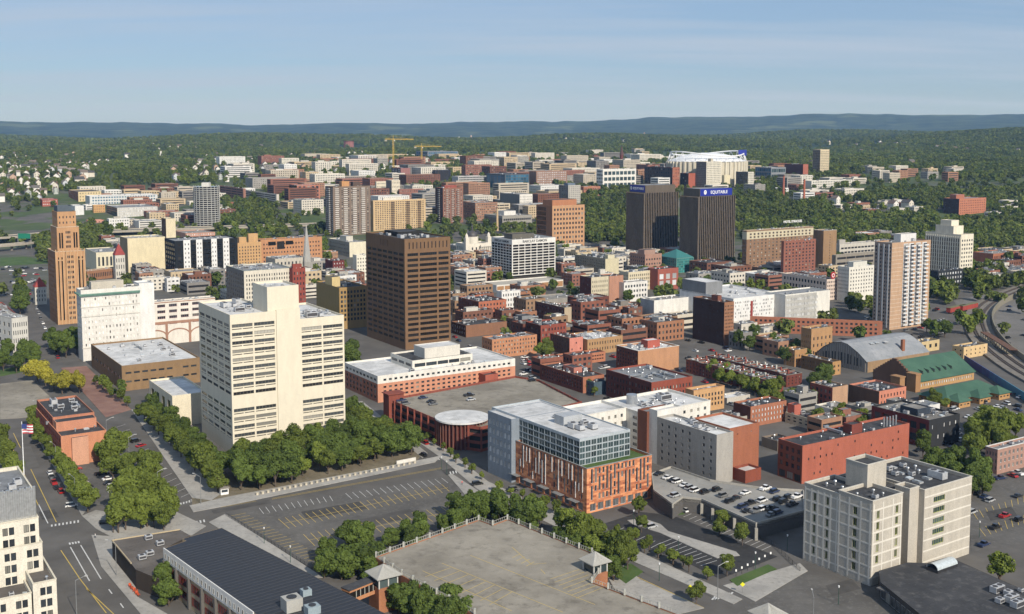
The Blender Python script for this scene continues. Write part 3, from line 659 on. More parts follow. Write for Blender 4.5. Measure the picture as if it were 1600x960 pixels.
def equitable(label, nx, ny, yb, xl, xr, left_sign):
    s = site(nx, ny, yb, xl, xr); r = empty('office_tower', s['P'], GA); tag(r, label, 'tower'); lu, lv, h = s['lu'], s['lv'], s['h']
    nf = 19
    rows = lambda nc: G(nc, nf, .80, .93, 2, .7, glass='tint', m=.01)
    block(r, 0, 0, 0, lu, lv, h, '#2c2723', L=rows(16), R=rows(20), roof='dark', frame='#1c1a18', rec=.4)
    fb = MB()
    for i in range(21): x = lu*(.01+.98*i/20); fb.box(x-.24, -.45, 1, x+.24, -.01, h+.15)
    for i in range(17): y = lv*(.01+.98*i/16); fb.box(-.45, y-.24, 1, -.01, y+.24, h+.15)
    fb.build('fins', wallm('#9c8a75', .6, .1), r)
    z0, z1 = h-.85, h+8.2
    a, b, c, d = lu*.05, lu*.93, lv*.05, lv*.93
    block(r, a, c, z0, b-a, d-c, z1, '#6f6355', roof='grey', name='crown', par=.3)
    pb = MB()
    if left_sign:
        pb.box(a-.25, c+1, h+.6, a-.01, d-1, z1-.2); pb.build('sign_board', SIGNB, r)
        sign_text(r, 'sign_lettering', 'EQUITABLE', 3.6, SIGNW, a-.3, (c+d)/2-2.0, h+3.2, True, .03); emblem(r, a-.3, d-3.4, h+4.5, 3.2, SIGNW, True)
    else:
        pb.box(a+.6, c-.25, h+.6, b, c-.01, z1-.1); pb.build('sign_board', SIGNB, r)
        sign_text(r, 'sign_lettering', 'EQUITABLE', 4.7, SIGNW, (a+b)/2+4.0, c-.3, h+2.7, False, .03); emblem(r, a+(b-a)*.16, c-.3, h+4.4, 3.8, SIGNW)
    FOOT.append((Vector(s['P'][:2]), *axes(GA), lu, lv))
equitable('dark bronze office tower with white on blue sign across its sunlit face', 1092, 308, 414, 1063, 1149, False)
equitable('dark bronze office tower with dim blue sign on its shaded side', 1007, 302, 404, 979, 1060, True)
# white gridded office with lettering
s = site(800, 375, 438, 768, 868); r = empty('office_building', s['P'], GA); tag(r, 'white gridded office slab with dark lettering along its top', 'building'); lu, lv, h = s['lu'], s['lv'], s['h']
block(r, 0, 0, 3.5, lu, lv, h, '#efece4', L=G(7, 11, .88, .74, 0.5, 4.6, m=.01, mull=-1, glass='tint'), R=G(7, 11, .90, .74, .5, 4.6, m=.015, mull=-1, glass='tint'), roof='grey', frame='#222')
block(r, 2, 2, 0, lu-4, lv-4, 3.5, '#4a4640', roof='dark', name='base'); block(r, lu*.15, lv*.3, h-.88, lu*.5, lv*.4, h+4, '#6f6a5e', roof='dark', name='penthouse')
sign_text(r, 'sign_lettering', 'BARCLAY DAMON', 3.3, DARKM, lu*.52, -.05, h-3.4, False, .05); sign_text(r, 'sign_lettering', 'BARCLAY DAMON', 3.0, DARKM, -.05, lv*.5, h-3.4, True, .05)
units(r, 2, 2, lu-4, lv-4, h-.9, 8, 4); FOOT.append((Vector(s['P'][:2]), *axes(GA), lu, lv))
s = site(776, 446, 458, 742, 880); r = empty('podium', s['P'], GA); tag(r, 'low podium with tan panels between white piers below the lettered white slab', 'building')
block(r, 0, 0, 0, s['lu'], min(26, s['lv']), s['h'], '#e9e4d8', R=None, roof='tan')
pb = MB(); n_ = 9
for i in range(n_): pb.box(s['lu']*(i+.06)/n_, -.12, .6, s['lu']*(i+.94)/n_, -.005, s['h']-1.2)
pb.build('panel', wallm('#b98650'), r)['kind'] = 'stuff'
FOOT.append((Vector(s['P'][:2]), *axes(GA), s['lu'], 26))
# State tower with setbacks
s = site(84, 345, 508, 72, 131); r = empty('office_tower', s['P'], GA); tag(r, 'stepped orange brick tower with pale stone trim and narrow crown', 'tower'); lu, lv, h = s['lu'], s['lv'], s['h']
STB = '#cf9960'
def stw(wd, z0, z1):
    out = []; nr = max(2, round((z1-z0-3)/3.9)); fh = (z1-z0-4.5)/nr
    for j in range(nr):
        for i in range(4): out.append((wd*(.39+.058*i), wd*(.39+.058*i+.042), z0+2.5+fh*(j+.2), z0+2.5+fh*(j+.72), 0, None))
    for a in (.09, .20, .74, .85): out.append((wd*a, wd*(a+.07), z0+3, z1-4.0, 0, 'tint'))
    return out
def stl(wd, z0, z1): return G(5, 0, .4, .55, 3, 3)(wd, z0, z1)
zs = [s['h']*k for k in (0, .70, .885)]
z70 = h*.70
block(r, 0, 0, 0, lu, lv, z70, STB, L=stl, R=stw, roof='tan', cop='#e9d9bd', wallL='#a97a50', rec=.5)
block(r, lu*.11, lv*.1, z70-.88, lu*.74, lv*.8, h*.93, STB, L=stl, R=stw, roof='tan', cop='#e9d9bd', name='upper_tier', rec=.5)
block(r, lu*.16, lv*.16, h*.93-.88, lu*.62, lv*.66, h*1.075, STB, R=G(5, 2, .32, .4, 2, 2), L=G(4, 2, .3, .4, 2, 2), roof='dark', cop='#c99a62', name='crown')
block(r, lu*.2, lv*.25, h*1.075-.88, lu*.5, lv*.45, h*1.13, '#5d6a75', roof='grey', name='penthouse')
pb = MB()
for i in range(9): x = lu*(.02+.955*i/8); pb.box(x-.35, -.45, 0, x+.35, -.01, z70+1.6)
for i in range(3): pb.box(lu*.34-.2, -.3, 3+i*0, lu*.34+.2, -.01, z70)
for x in (.09, .18, .77, .86): pb.box(lu*x, -.25, z70-6.5, lu*(x+.09), -.01, z70-5.7)
pb.build('piers', wallm('#d8a970'), r); FOOT.append((Vector(s['P'][:2]), *axes(GA), lu, lv))
# white cornice building and its neighbour
s = bld('office_building', 'old white stone office block with green copper cornice', 'building', 126, 454, 566, 119, 218, '#ece8de', L=G(4, 9, .4, .5, 7, 4.5), R=G(16, 9, .34, .46, 8, 4.2, glass='pale'), roof='gravel', frame='#d8d4c8', un=9, ph=[(.2, .75, .3, .75, 5, '#cfc6b2')])
cb = MB(); cb.box(-1.4, -1.4, s['h']-3.2, s['lu'], -.02, s['h']-2.5); cb.box(-1.0, -1.0, s['h']-3.9, s['lu'], -.02, s['h']-3.2, bottom=True); cb.box(-1.4, -.02, s['h']-3.2, -.02, s['lv'], s['h']-2.5); cb.build('cornice', wallm('#6f9c8a'), s['root'])
for f_ in (.18, .62, .75): cb = MB(); cb.box(-.3, -.3, s['h']*f_, s['lu'], -.01, s['h']*f_+.7); cb.build('string_course', wallm('#e4dfd2'), s['root'])
block(s['root'], s['lu']+.02, 1, 0, 9, 14, s['h']+1.5, '#f2f0ea', roof='white', name='lift_shaft')
s = bld('office_building', 'cream block with brick trimmed arches beside the white cornice building', 'building', 220, 474, 542, 214, 336, '#eee6d8', R=G(6, 4, .68, .5, 12, 1.2, mull=3), roof='gravel', frame='#c99', un=7)
pb = MB(); h, lu = s['h'], s['lu']
pb.box(0, -.12, h*.47, lu, -.005, h*.53); pb.box(0, -.12, h-1.1, lu, -.005, h-.5)
for i in range(4): pb.box(lu*i/3.2-.0, -.14, 0, lu*i/3.2+1.6, -.003, h*.47)
for i in range(3):
    cx_, rr = lu*(i+.5)/3.2+.9, lu/3.2*.46
    for k in range(12):
        a, b2 = math.pi*k/12, math.pi*(k+1)/12
        pb.quad((cx_+rr*math.cos(a), -.13, h*.18+rr*.6*math.sin(a)), (cx_+rr*math.cos(b2), -.13, h*.18+rr*.6*math.sin(b2)), (cx_+rr*1.14*math.cos(b2), -.13, h*.18+rr*.72*math.sin(b2)), (cx_+rr*1.14*math.cos(a), -.13, h*.18+rr*.72*math.sin(a)))
pb.build('brick_arches', wallm('#b58468'), s['root'])
TALL = '#b49a6e'
# (name, label, cat, nx, ny, yb, xl, xr, wall, L, R, roof, extras)
g = G
TB = [
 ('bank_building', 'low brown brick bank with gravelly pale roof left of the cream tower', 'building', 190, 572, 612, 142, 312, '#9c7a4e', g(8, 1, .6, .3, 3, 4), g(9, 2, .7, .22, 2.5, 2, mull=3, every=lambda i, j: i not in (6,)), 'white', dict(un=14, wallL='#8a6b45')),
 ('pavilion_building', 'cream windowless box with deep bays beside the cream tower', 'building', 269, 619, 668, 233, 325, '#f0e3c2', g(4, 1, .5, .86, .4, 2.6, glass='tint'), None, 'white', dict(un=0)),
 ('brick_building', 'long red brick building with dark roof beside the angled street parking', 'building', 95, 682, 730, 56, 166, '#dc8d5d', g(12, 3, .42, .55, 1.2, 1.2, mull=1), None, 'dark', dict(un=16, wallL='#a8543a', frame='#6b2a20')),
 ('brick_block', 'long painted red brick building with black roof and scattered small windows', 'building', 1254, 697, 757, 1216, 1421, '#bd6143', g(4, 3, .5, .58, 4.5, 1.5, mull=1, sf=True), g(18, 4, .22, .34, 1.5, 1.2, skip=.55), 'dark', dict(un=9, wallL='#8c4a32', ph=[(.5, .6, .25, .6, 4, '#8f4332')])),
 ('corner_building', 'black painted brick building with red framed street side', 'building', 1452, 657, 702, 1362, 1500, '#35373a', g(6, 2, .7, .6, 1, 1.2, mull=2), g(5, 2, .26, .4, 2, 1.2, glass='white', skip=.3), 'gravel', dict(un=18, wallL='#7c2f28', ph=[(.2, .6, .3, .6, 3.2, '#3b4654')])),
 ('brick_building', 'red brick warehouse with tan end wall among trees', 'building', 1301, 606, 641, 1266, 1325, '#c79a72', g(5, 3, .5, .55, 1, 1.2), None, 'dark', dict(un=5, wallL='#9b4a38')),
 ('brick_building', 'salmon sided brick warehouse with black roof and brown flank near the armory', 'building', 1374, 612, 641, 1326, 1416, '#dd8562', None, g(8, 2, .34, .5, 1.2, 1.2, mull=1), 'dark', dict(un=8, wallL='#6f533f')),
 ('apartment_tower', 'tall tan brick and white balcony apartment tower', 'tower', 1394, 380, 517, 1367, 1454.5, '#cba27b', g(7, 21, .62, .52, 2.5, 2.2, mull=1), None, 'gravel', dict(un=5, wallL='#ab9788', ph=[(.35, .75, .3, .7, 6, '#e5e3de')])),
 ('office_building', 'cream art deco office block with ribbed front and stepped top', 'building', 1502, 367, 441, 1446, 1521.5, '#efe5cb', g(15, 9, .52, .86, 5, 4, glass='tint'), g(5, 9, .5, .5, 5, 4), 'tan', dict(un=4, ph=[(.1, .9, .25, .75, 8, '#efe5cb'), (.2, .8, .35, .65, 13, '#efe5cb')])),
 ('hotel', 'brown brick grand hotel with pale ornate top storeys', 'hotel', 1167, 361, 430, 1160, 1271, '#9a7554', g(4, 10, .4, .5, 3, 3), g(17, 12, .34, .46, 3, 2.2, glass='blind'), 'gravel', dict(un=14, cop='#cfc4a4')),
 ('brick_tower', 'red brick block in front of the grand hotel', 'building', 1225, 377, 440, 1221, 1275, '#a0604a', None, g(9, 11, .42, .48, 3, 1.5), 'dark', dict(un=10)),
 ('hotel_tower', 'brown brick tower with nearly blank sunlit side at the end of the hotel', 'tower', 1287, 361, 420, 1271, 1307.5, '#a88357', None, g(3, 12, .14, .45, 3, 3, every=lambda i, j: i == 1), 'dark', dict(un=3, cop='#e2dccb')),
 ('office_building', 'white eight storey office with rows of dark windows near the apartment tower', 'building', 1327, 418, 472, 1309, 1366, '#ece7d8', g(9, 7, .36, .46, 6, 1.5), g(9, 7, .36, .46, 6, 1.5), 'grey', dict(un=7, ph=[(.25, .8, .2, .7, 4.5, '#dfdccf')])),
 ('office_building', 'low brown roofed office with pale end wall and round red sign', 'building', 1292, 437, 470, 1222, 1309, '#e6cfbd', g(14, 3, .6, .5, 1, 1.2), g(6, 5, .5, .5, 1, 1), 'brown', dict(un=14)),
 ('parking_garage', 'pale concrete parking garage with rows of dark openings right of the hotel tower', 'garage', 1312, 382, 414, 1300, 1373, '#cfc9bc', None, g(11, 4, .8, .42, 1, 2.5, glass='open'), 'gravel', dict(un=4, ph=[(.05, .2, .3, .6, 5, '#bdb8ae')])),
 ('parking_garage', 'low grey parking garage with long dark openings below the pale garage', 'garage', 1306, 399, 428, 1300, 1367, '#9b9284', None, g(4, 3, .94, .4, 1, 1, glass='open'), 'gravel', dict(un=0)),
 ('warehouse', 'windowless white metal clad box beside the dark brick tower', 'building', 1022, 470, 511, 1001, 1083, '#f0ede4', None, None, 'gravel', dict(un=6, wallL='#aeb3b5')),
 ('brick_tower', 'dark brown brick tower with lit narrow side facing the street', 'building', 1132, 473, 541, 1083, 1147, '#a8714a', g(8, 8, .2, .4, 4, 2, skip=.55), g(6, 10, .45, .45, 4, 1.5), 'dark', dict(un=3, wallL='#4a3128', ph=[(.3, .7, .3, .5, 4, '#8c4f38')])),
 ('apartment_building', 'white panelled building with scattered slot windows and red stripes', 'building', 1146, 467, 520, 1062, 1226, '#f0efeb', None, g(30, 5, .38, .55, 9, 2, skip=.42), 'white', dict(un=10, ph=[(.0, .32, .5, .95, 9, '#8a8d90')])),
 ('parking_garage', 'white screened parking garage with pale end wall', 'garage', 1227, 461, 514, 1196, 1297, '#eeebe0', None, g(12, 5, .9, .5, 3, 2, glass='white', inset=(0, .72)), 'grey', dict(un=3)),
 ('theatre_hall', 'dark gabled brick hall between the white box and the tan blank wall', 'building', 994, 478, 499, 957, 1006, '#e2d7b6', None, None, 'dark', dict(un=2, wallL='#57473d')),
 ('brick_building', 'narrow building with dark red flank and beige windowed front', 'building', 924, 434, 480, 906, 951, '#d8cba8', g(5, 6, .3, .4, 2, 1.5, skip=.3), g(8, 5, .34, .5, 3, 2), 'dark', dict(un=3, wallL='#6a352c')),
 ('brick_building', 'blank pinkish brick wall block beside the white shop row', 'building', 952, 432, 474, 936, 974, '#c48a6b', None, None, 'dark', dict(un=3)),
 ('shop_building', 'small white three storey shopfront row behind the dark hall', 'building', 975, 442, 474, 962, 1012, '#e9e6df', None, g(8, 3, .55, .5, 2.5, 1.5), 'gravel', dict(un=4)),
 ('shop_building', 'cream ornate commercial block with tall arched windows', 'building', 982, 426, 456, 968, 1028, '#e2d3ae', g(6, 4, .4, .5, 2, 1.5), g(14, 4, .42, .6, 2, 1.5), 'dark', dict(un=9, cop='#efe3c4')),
 ('shop_building', 'bright red ornate commercial building with three big white framed bays', 'building', 1028, 421, 455, 1012, 1060, '#b05a46', None, g(3, 2, .62, .78, 3, 4, mull=3, glass='white'), 'dark', dict(un=3, frame='#e8e3d8')),
 ('office_building', 'beige mid rise with pale corner behind the shop rows', 'building', 946, 405, 437, 898, 967, '#d9cda4', g(16, 6, .4, .42, 2, 1.5), None, 'dark', dict(un=8, wallL='#a59c84', ph=[(.3, .8, .05, .15, 4, '#e0d6b0')])),
 ('office_building', 'brown pink stepped building left of the teal glass pyramid', 'building', 1008, 398, 428, 984, 1034, '#b98a72', g(7, 4, .5, .4, 2, 2), g(6, 3, .5, .4, 2, 3), 'dark', dict(un=6, ph=[(.05, .7, .1, .5, 5, '#b58f7c')])),
 ('brick_building', 'orange red four storey brick block with pale window frames', 'building', 748, 472, 506, 716, 791, '#c66f48', g(9, 3, .3, .5, 2, 1.5), g(8, 4, .42, .5, 1.5, 1.2, mull=1), 'dark', dict(un=16, wallL='#7c4432', frame='#d8cfb8')),
 ('shop_building', 'small white painted building right of the orange brick block', 'building', 784, 456, 486, 776, 813, '#f0eee9', None, g(7, 3, .42, .5, 1.5, 1.2), 'tan', dict(un=3)),
 ('hall', 'wide grey windowless hall with flat gravel roof', 'building', 838, 470, 487, 813, 905, '#a39d93', None, g(3, 1, .9, .5, 1, 3, glass='open', inset=(.4, 1)), 'gravel', dict(un=3, wallL='#8e8b86')),
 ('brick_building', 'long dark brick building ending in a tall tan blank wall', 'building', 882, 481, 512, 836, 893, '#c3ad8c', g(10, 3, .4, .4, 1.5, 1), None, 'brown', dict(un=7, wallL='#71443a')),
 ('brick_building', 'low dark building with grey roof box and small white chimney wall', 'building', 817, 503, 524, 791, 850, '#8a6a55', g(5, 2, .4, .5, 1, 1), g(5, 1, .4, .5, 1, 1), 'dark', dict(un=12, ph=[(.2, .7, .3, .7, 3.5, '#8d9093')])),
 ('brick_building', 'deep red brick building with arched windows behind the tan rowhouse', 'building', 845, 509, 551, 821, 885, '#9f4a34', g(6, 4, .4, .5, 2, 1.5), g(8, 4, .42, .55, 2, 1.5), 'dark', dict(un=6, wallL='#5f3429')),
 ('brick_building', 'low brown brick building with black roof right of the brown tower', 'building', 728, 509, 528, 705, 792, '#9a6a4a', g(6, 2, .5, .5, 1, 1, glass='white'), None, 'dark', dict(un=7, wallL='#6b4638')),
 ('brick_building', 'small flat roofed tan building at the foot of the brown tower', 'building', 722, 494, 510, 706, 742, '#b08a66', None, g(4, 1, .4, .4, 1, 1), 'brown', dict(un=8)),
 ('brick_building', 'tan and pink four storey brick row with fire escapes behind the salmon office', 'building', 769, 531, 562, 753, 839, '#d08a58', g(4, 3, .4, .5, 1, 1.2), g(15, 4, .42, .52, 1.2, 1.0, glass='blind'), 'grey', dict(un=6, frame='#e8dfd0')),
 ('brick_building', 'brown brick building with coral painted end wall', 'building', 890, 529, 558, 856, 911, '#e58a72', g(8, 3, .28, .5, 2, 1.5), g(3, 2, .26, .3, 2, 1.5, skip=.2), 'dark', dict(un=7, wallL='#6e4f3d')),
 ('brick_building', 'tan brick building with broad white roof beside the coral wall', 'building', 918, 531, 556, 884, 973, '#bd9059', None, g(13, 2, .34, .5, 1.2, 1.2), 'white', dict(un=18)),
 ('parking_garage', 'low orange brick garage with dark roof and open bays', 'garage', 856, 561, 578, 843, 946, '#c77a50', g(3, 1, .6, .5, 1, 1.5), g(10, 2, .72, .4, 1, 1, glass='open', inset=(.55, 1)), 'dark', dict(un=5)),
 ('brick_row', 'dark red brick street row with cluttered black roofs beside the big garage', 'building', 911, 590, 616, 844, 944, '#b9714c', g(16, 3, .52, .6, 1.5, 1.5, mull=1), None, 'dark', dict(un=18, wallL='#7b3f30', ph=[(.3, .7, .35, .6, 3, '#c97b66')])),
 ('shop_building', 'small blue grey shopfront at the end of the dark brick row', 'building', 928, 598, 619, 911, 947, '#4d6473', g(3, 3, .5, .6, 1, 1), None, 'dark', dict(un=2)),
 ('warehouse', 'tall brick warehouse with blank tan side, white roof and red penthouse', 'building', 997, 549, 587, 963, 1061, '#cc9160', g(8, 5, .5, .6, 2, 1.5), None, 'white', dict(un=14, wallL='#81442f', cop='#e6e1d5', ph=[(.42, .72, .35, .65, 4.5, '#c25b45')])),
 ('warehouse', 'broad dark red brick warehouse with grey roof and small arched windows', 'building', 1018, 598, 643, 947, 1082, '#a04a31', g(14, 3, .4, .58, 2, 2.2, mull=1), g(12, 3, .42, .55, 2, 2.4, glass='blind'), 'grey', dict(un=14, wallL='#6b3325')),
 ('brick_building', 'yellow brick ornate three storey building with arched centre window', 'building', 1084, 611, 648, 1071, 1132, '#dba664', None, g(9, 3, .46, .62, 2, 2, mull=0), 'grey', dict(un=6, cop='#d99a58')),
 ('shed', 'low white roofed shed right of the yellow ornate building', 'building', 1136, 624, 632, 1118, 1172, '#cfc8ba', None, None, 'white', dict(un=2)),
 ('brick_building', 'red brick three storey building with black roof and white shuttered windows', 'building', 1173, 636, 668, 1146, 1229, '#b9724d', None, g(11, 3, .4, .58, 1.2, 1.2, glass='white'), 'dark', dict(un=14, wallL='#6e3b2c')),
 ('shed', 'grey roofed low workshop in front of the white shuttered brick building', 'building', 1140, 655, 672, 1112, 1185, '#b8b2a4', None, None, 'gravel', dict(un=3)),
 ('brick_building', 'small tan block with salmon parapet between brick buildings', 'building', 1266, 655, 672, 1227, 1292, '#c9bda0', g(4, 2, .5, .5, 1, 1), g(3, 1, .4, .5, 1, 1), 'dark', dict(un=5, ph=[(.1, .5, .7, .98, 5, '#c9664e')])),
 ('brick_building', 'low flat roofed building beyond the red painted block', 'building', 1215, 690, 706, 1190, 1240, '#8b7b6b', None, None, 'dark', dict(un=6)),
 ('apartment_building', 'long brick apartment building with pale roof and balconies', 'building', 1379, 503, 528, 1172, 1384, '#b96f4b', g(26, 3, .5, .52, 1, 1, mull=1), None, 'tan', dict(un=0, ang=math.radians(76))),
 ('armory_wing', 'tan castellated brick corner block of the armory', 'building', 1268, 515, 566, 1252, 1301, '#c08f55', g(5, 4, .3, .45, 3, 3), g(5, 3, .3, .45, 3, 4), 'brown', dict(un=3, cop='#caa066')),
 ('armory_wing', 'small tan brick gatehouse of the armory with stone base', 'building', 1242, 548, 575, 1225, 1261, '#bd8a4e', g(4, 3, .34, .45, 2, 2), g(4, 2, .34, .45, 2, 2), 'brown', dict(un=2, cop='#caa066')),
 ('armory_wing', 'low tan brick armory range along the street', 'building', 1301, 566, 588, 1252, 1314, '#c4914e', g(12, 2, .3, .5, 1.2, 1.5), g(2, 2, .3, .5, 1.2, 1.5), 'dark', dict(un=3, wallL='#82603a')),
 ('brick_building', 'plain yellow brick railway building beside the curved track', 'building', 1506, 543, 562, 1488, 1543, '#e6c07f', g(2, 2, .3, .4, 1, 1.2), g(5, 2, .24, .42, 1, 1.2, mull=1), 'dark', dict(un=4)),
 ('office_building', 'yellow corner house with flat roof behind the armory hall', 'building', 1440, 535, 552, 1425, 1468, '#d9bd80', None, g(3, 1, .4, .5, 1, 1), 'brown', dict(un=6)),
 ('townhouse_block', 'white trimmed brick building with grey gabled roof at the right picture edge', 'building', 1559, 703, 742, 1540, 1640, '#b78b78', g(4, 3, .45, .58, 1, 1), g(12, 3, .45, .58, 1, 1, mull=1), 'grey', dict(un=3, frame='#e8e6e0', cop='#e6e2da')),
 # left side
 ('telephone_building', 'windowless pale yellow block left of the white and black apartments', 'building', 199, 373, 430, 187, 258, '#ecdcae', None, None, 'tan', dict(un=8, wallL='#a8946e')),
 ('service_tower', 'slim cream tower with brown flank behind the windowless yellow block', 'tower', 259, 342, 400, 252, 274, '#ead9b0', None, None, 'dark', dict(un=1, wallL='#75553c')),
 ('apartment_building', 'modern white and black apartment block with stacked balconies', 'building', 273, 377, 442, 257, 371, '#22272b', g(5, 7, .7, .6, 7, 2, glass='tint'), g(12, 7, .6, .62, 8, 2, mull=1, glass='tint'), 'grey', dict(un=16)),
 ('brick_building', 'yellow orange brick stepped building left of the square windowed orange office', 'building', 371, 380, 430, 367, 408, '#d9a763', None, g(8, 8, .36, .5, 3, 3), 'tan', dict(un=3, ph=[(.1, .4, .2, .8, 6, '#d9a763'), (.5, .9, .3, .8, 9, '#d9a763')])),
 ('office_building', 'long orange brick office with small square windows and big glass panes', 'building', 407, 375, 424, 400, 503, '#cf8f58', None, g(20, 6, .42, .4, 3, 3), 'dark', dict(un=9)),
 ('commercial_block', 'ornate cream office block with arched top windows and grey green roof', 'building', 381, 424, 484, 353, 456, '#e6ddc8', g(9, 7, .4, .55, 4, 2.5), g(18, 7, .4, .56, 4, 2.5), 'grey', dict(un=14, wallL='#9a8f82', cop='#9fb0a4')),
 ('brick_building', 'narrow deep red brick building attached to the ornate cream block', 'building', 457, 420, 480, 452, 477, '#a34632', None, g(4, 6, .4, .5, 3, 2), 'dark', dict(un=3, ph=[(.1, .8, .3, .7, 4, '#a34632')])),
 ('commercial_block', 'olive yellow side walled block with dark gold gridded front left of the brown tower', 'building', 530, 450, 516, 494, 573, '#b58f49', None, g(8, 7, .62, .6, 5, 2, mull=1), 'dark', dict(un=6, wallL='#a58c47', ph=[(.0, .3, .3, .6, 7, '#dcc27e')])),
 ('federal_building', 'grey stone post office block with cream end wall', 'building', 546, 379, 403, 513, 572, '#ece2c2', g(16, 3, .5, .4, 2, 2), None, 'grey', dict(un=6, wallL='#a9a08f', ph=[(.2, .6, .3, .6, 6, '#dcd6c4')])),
 ('commercial_block', 'slim white stone building with paired windows left of the brown tower', 'building', 557, 399, 440, 551, 574, '#efe8d2', None, g(4, 6, .4, .45, 2, 2), 'tan', dict(un=2)),
 ('brick_building', 'low dark red brick building with bright windows near the church', 'building', 520, 408, 430, 508, 538, '#7e3730', None, g(4, 3, .3, .4, 1, 1, glass='white'), 'dark', dict(un=5)),
 ('brick_building', 'tan warehouse roofs between church and post office', 'building', 512, 394, 410, 503, 528, '#b98a66', None, g(7, 2, .4, .6, 1, 1), 'white', dict(un=3)),
 ('hotel', 'white and grey art stone building behind the ornate cream block', 'building', 430, 405, 440, 415, 478, '#cfc6b4', None, g(8, 3, .4, .5, 2, 2), 'grey', dict(un=10)),
 ('civic_hall', 'low cream civic building with pale pilasters behind the orange tower', 'building', 150, 395, 425, 133, 190, '#eadfbd', None, g(6, 1, .5, .6, 2, 2), 'grey', dict(un=3)),
 ('brick_building', 'long brick hall with pale cornice running away behind the orange tower', 'building', 136, 424, 440, 128, 184, '#a9744c', None, g(16, 1, .5, .6, 1, 1.5), 'brown', dict(un=4, ang=math.radians(55), cop='#e3dac2')),
 ('office_building', 'pale ornate mansard office at the left picture edge', 'building', 18, 498, 560, -20, 43, '#d9d6cc', g(5, 4, .4, .5, 2, 2), g(7, 4, .4, .55, 3, 2), 'grey', dict(un=12, ang=math.radians(48), cop='#c9c5b8')),
 ('office_building', 'red trimmed low roof beside the tree lined street at far left', 'building', 10, 492, 520, -12, 26, '#b7573c', None, g(4, 2, .4, .5, 1, 1), 'gravel', dict(un=5)),
 # mid distance
 ('apartment_tower', 'tall dark brown apartment tower with white balcony stacks', 'tower', 520, 292, 371, 508, 578.5, '#8d7866', g(4, 24, .5, .5, 2, 2, glass='white'), g(11, 24, .45, .5, 2, 2, glass='blind'), 'dark', dict(un=4, ph=[(.3, .5, .3, .6, 7, '#d99a52'), (.6, .8, .3, .6, 6, '#6b5546')])),
 ('apartment_slab', 'wide tan apartment slab right of the dark brown tower', 'tower', 583, 314, 363, 579.5, 665, '#dcb982', None, g(22, 15, .55, .48, 2, 1.5), 'tan', dict(un=6, ph=[(.2, .55, .3, .7, 4, '#ece4d0')])),
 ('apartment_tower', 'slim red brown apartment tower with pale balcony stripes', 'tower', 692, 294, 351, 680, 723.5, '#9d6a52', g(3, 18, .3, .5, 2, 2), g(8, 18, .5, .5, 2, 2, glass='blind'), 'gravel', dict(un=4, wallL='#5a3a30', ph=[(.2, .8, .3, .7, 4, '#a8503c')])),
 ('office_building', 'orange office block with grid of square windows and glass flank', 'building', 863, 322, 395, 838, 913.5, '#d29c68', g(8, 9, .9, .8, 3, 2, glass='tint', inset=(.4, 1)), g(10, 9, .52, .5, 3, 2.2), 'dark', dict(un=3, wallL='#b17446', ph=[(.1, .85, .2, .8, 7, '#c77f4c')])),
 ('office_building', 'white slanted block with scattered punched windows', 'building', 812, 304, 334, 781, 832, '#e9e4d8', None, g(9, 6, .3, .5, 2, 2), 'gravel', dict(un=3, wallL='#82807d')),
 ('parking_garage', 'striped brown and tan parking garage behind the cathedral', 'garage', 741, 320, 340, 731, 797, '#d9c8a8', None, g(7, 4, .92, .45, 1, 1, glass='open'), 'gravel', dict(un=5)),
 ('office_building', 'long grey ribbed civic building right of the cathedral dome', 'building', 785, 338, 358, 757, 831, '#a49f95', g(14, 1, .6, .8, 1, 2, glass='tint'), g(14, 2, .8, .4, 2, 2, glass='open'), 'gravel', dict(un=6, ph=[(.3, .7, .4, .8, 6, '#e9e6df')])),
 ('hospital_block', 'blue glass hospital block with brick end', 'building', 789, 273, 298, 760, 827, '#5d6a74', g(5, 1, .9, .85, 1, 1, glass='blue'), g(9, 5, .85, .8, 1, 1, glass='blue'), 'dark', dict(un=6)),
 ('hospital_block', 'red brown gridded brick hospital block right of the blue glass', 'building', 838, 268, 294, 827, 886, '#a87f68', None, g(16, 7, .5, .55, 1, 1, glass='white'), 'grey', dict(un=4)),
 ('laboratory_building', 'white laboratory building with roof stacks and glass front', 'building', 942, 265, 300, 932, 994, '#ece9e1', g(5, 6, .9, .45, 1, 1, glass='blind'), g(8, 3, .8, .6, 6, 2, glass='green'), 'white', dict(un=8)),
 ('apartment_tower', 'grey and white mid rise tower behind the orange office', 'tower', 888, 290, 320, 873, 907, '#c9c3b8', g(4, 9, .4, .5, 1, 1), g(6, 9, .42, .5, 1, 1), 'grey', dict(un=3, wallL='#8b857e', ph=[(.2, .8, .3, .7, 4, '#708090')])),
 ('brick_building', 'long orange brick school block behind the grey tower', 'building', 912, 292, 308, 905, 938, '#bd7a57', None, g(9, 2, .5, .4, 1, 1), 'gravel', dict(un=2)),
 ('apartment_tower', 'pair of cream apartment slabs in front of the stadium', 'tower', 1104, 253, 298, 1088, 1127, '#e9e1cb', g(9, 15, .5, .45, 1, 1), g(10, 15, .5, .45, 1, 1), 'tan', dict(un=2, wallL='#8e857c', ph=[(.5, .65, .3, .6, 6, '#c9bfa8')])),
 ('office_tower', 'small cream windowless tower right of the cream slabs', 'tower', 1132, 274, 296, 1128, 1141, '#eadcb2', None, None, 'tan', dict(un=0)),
 ('office_tower', 'grey gridded tower with pale end right of the stadium wall', 'tower', 1169, 269, 297, 1150, 1178, '#e2dcc9', g(10, 9, .6, .55, 1, 1, glass='tint'), g(4, 9, .5, .5, 1, 1), 'gravel', dict(un=1, wallL='#6f6c68')),
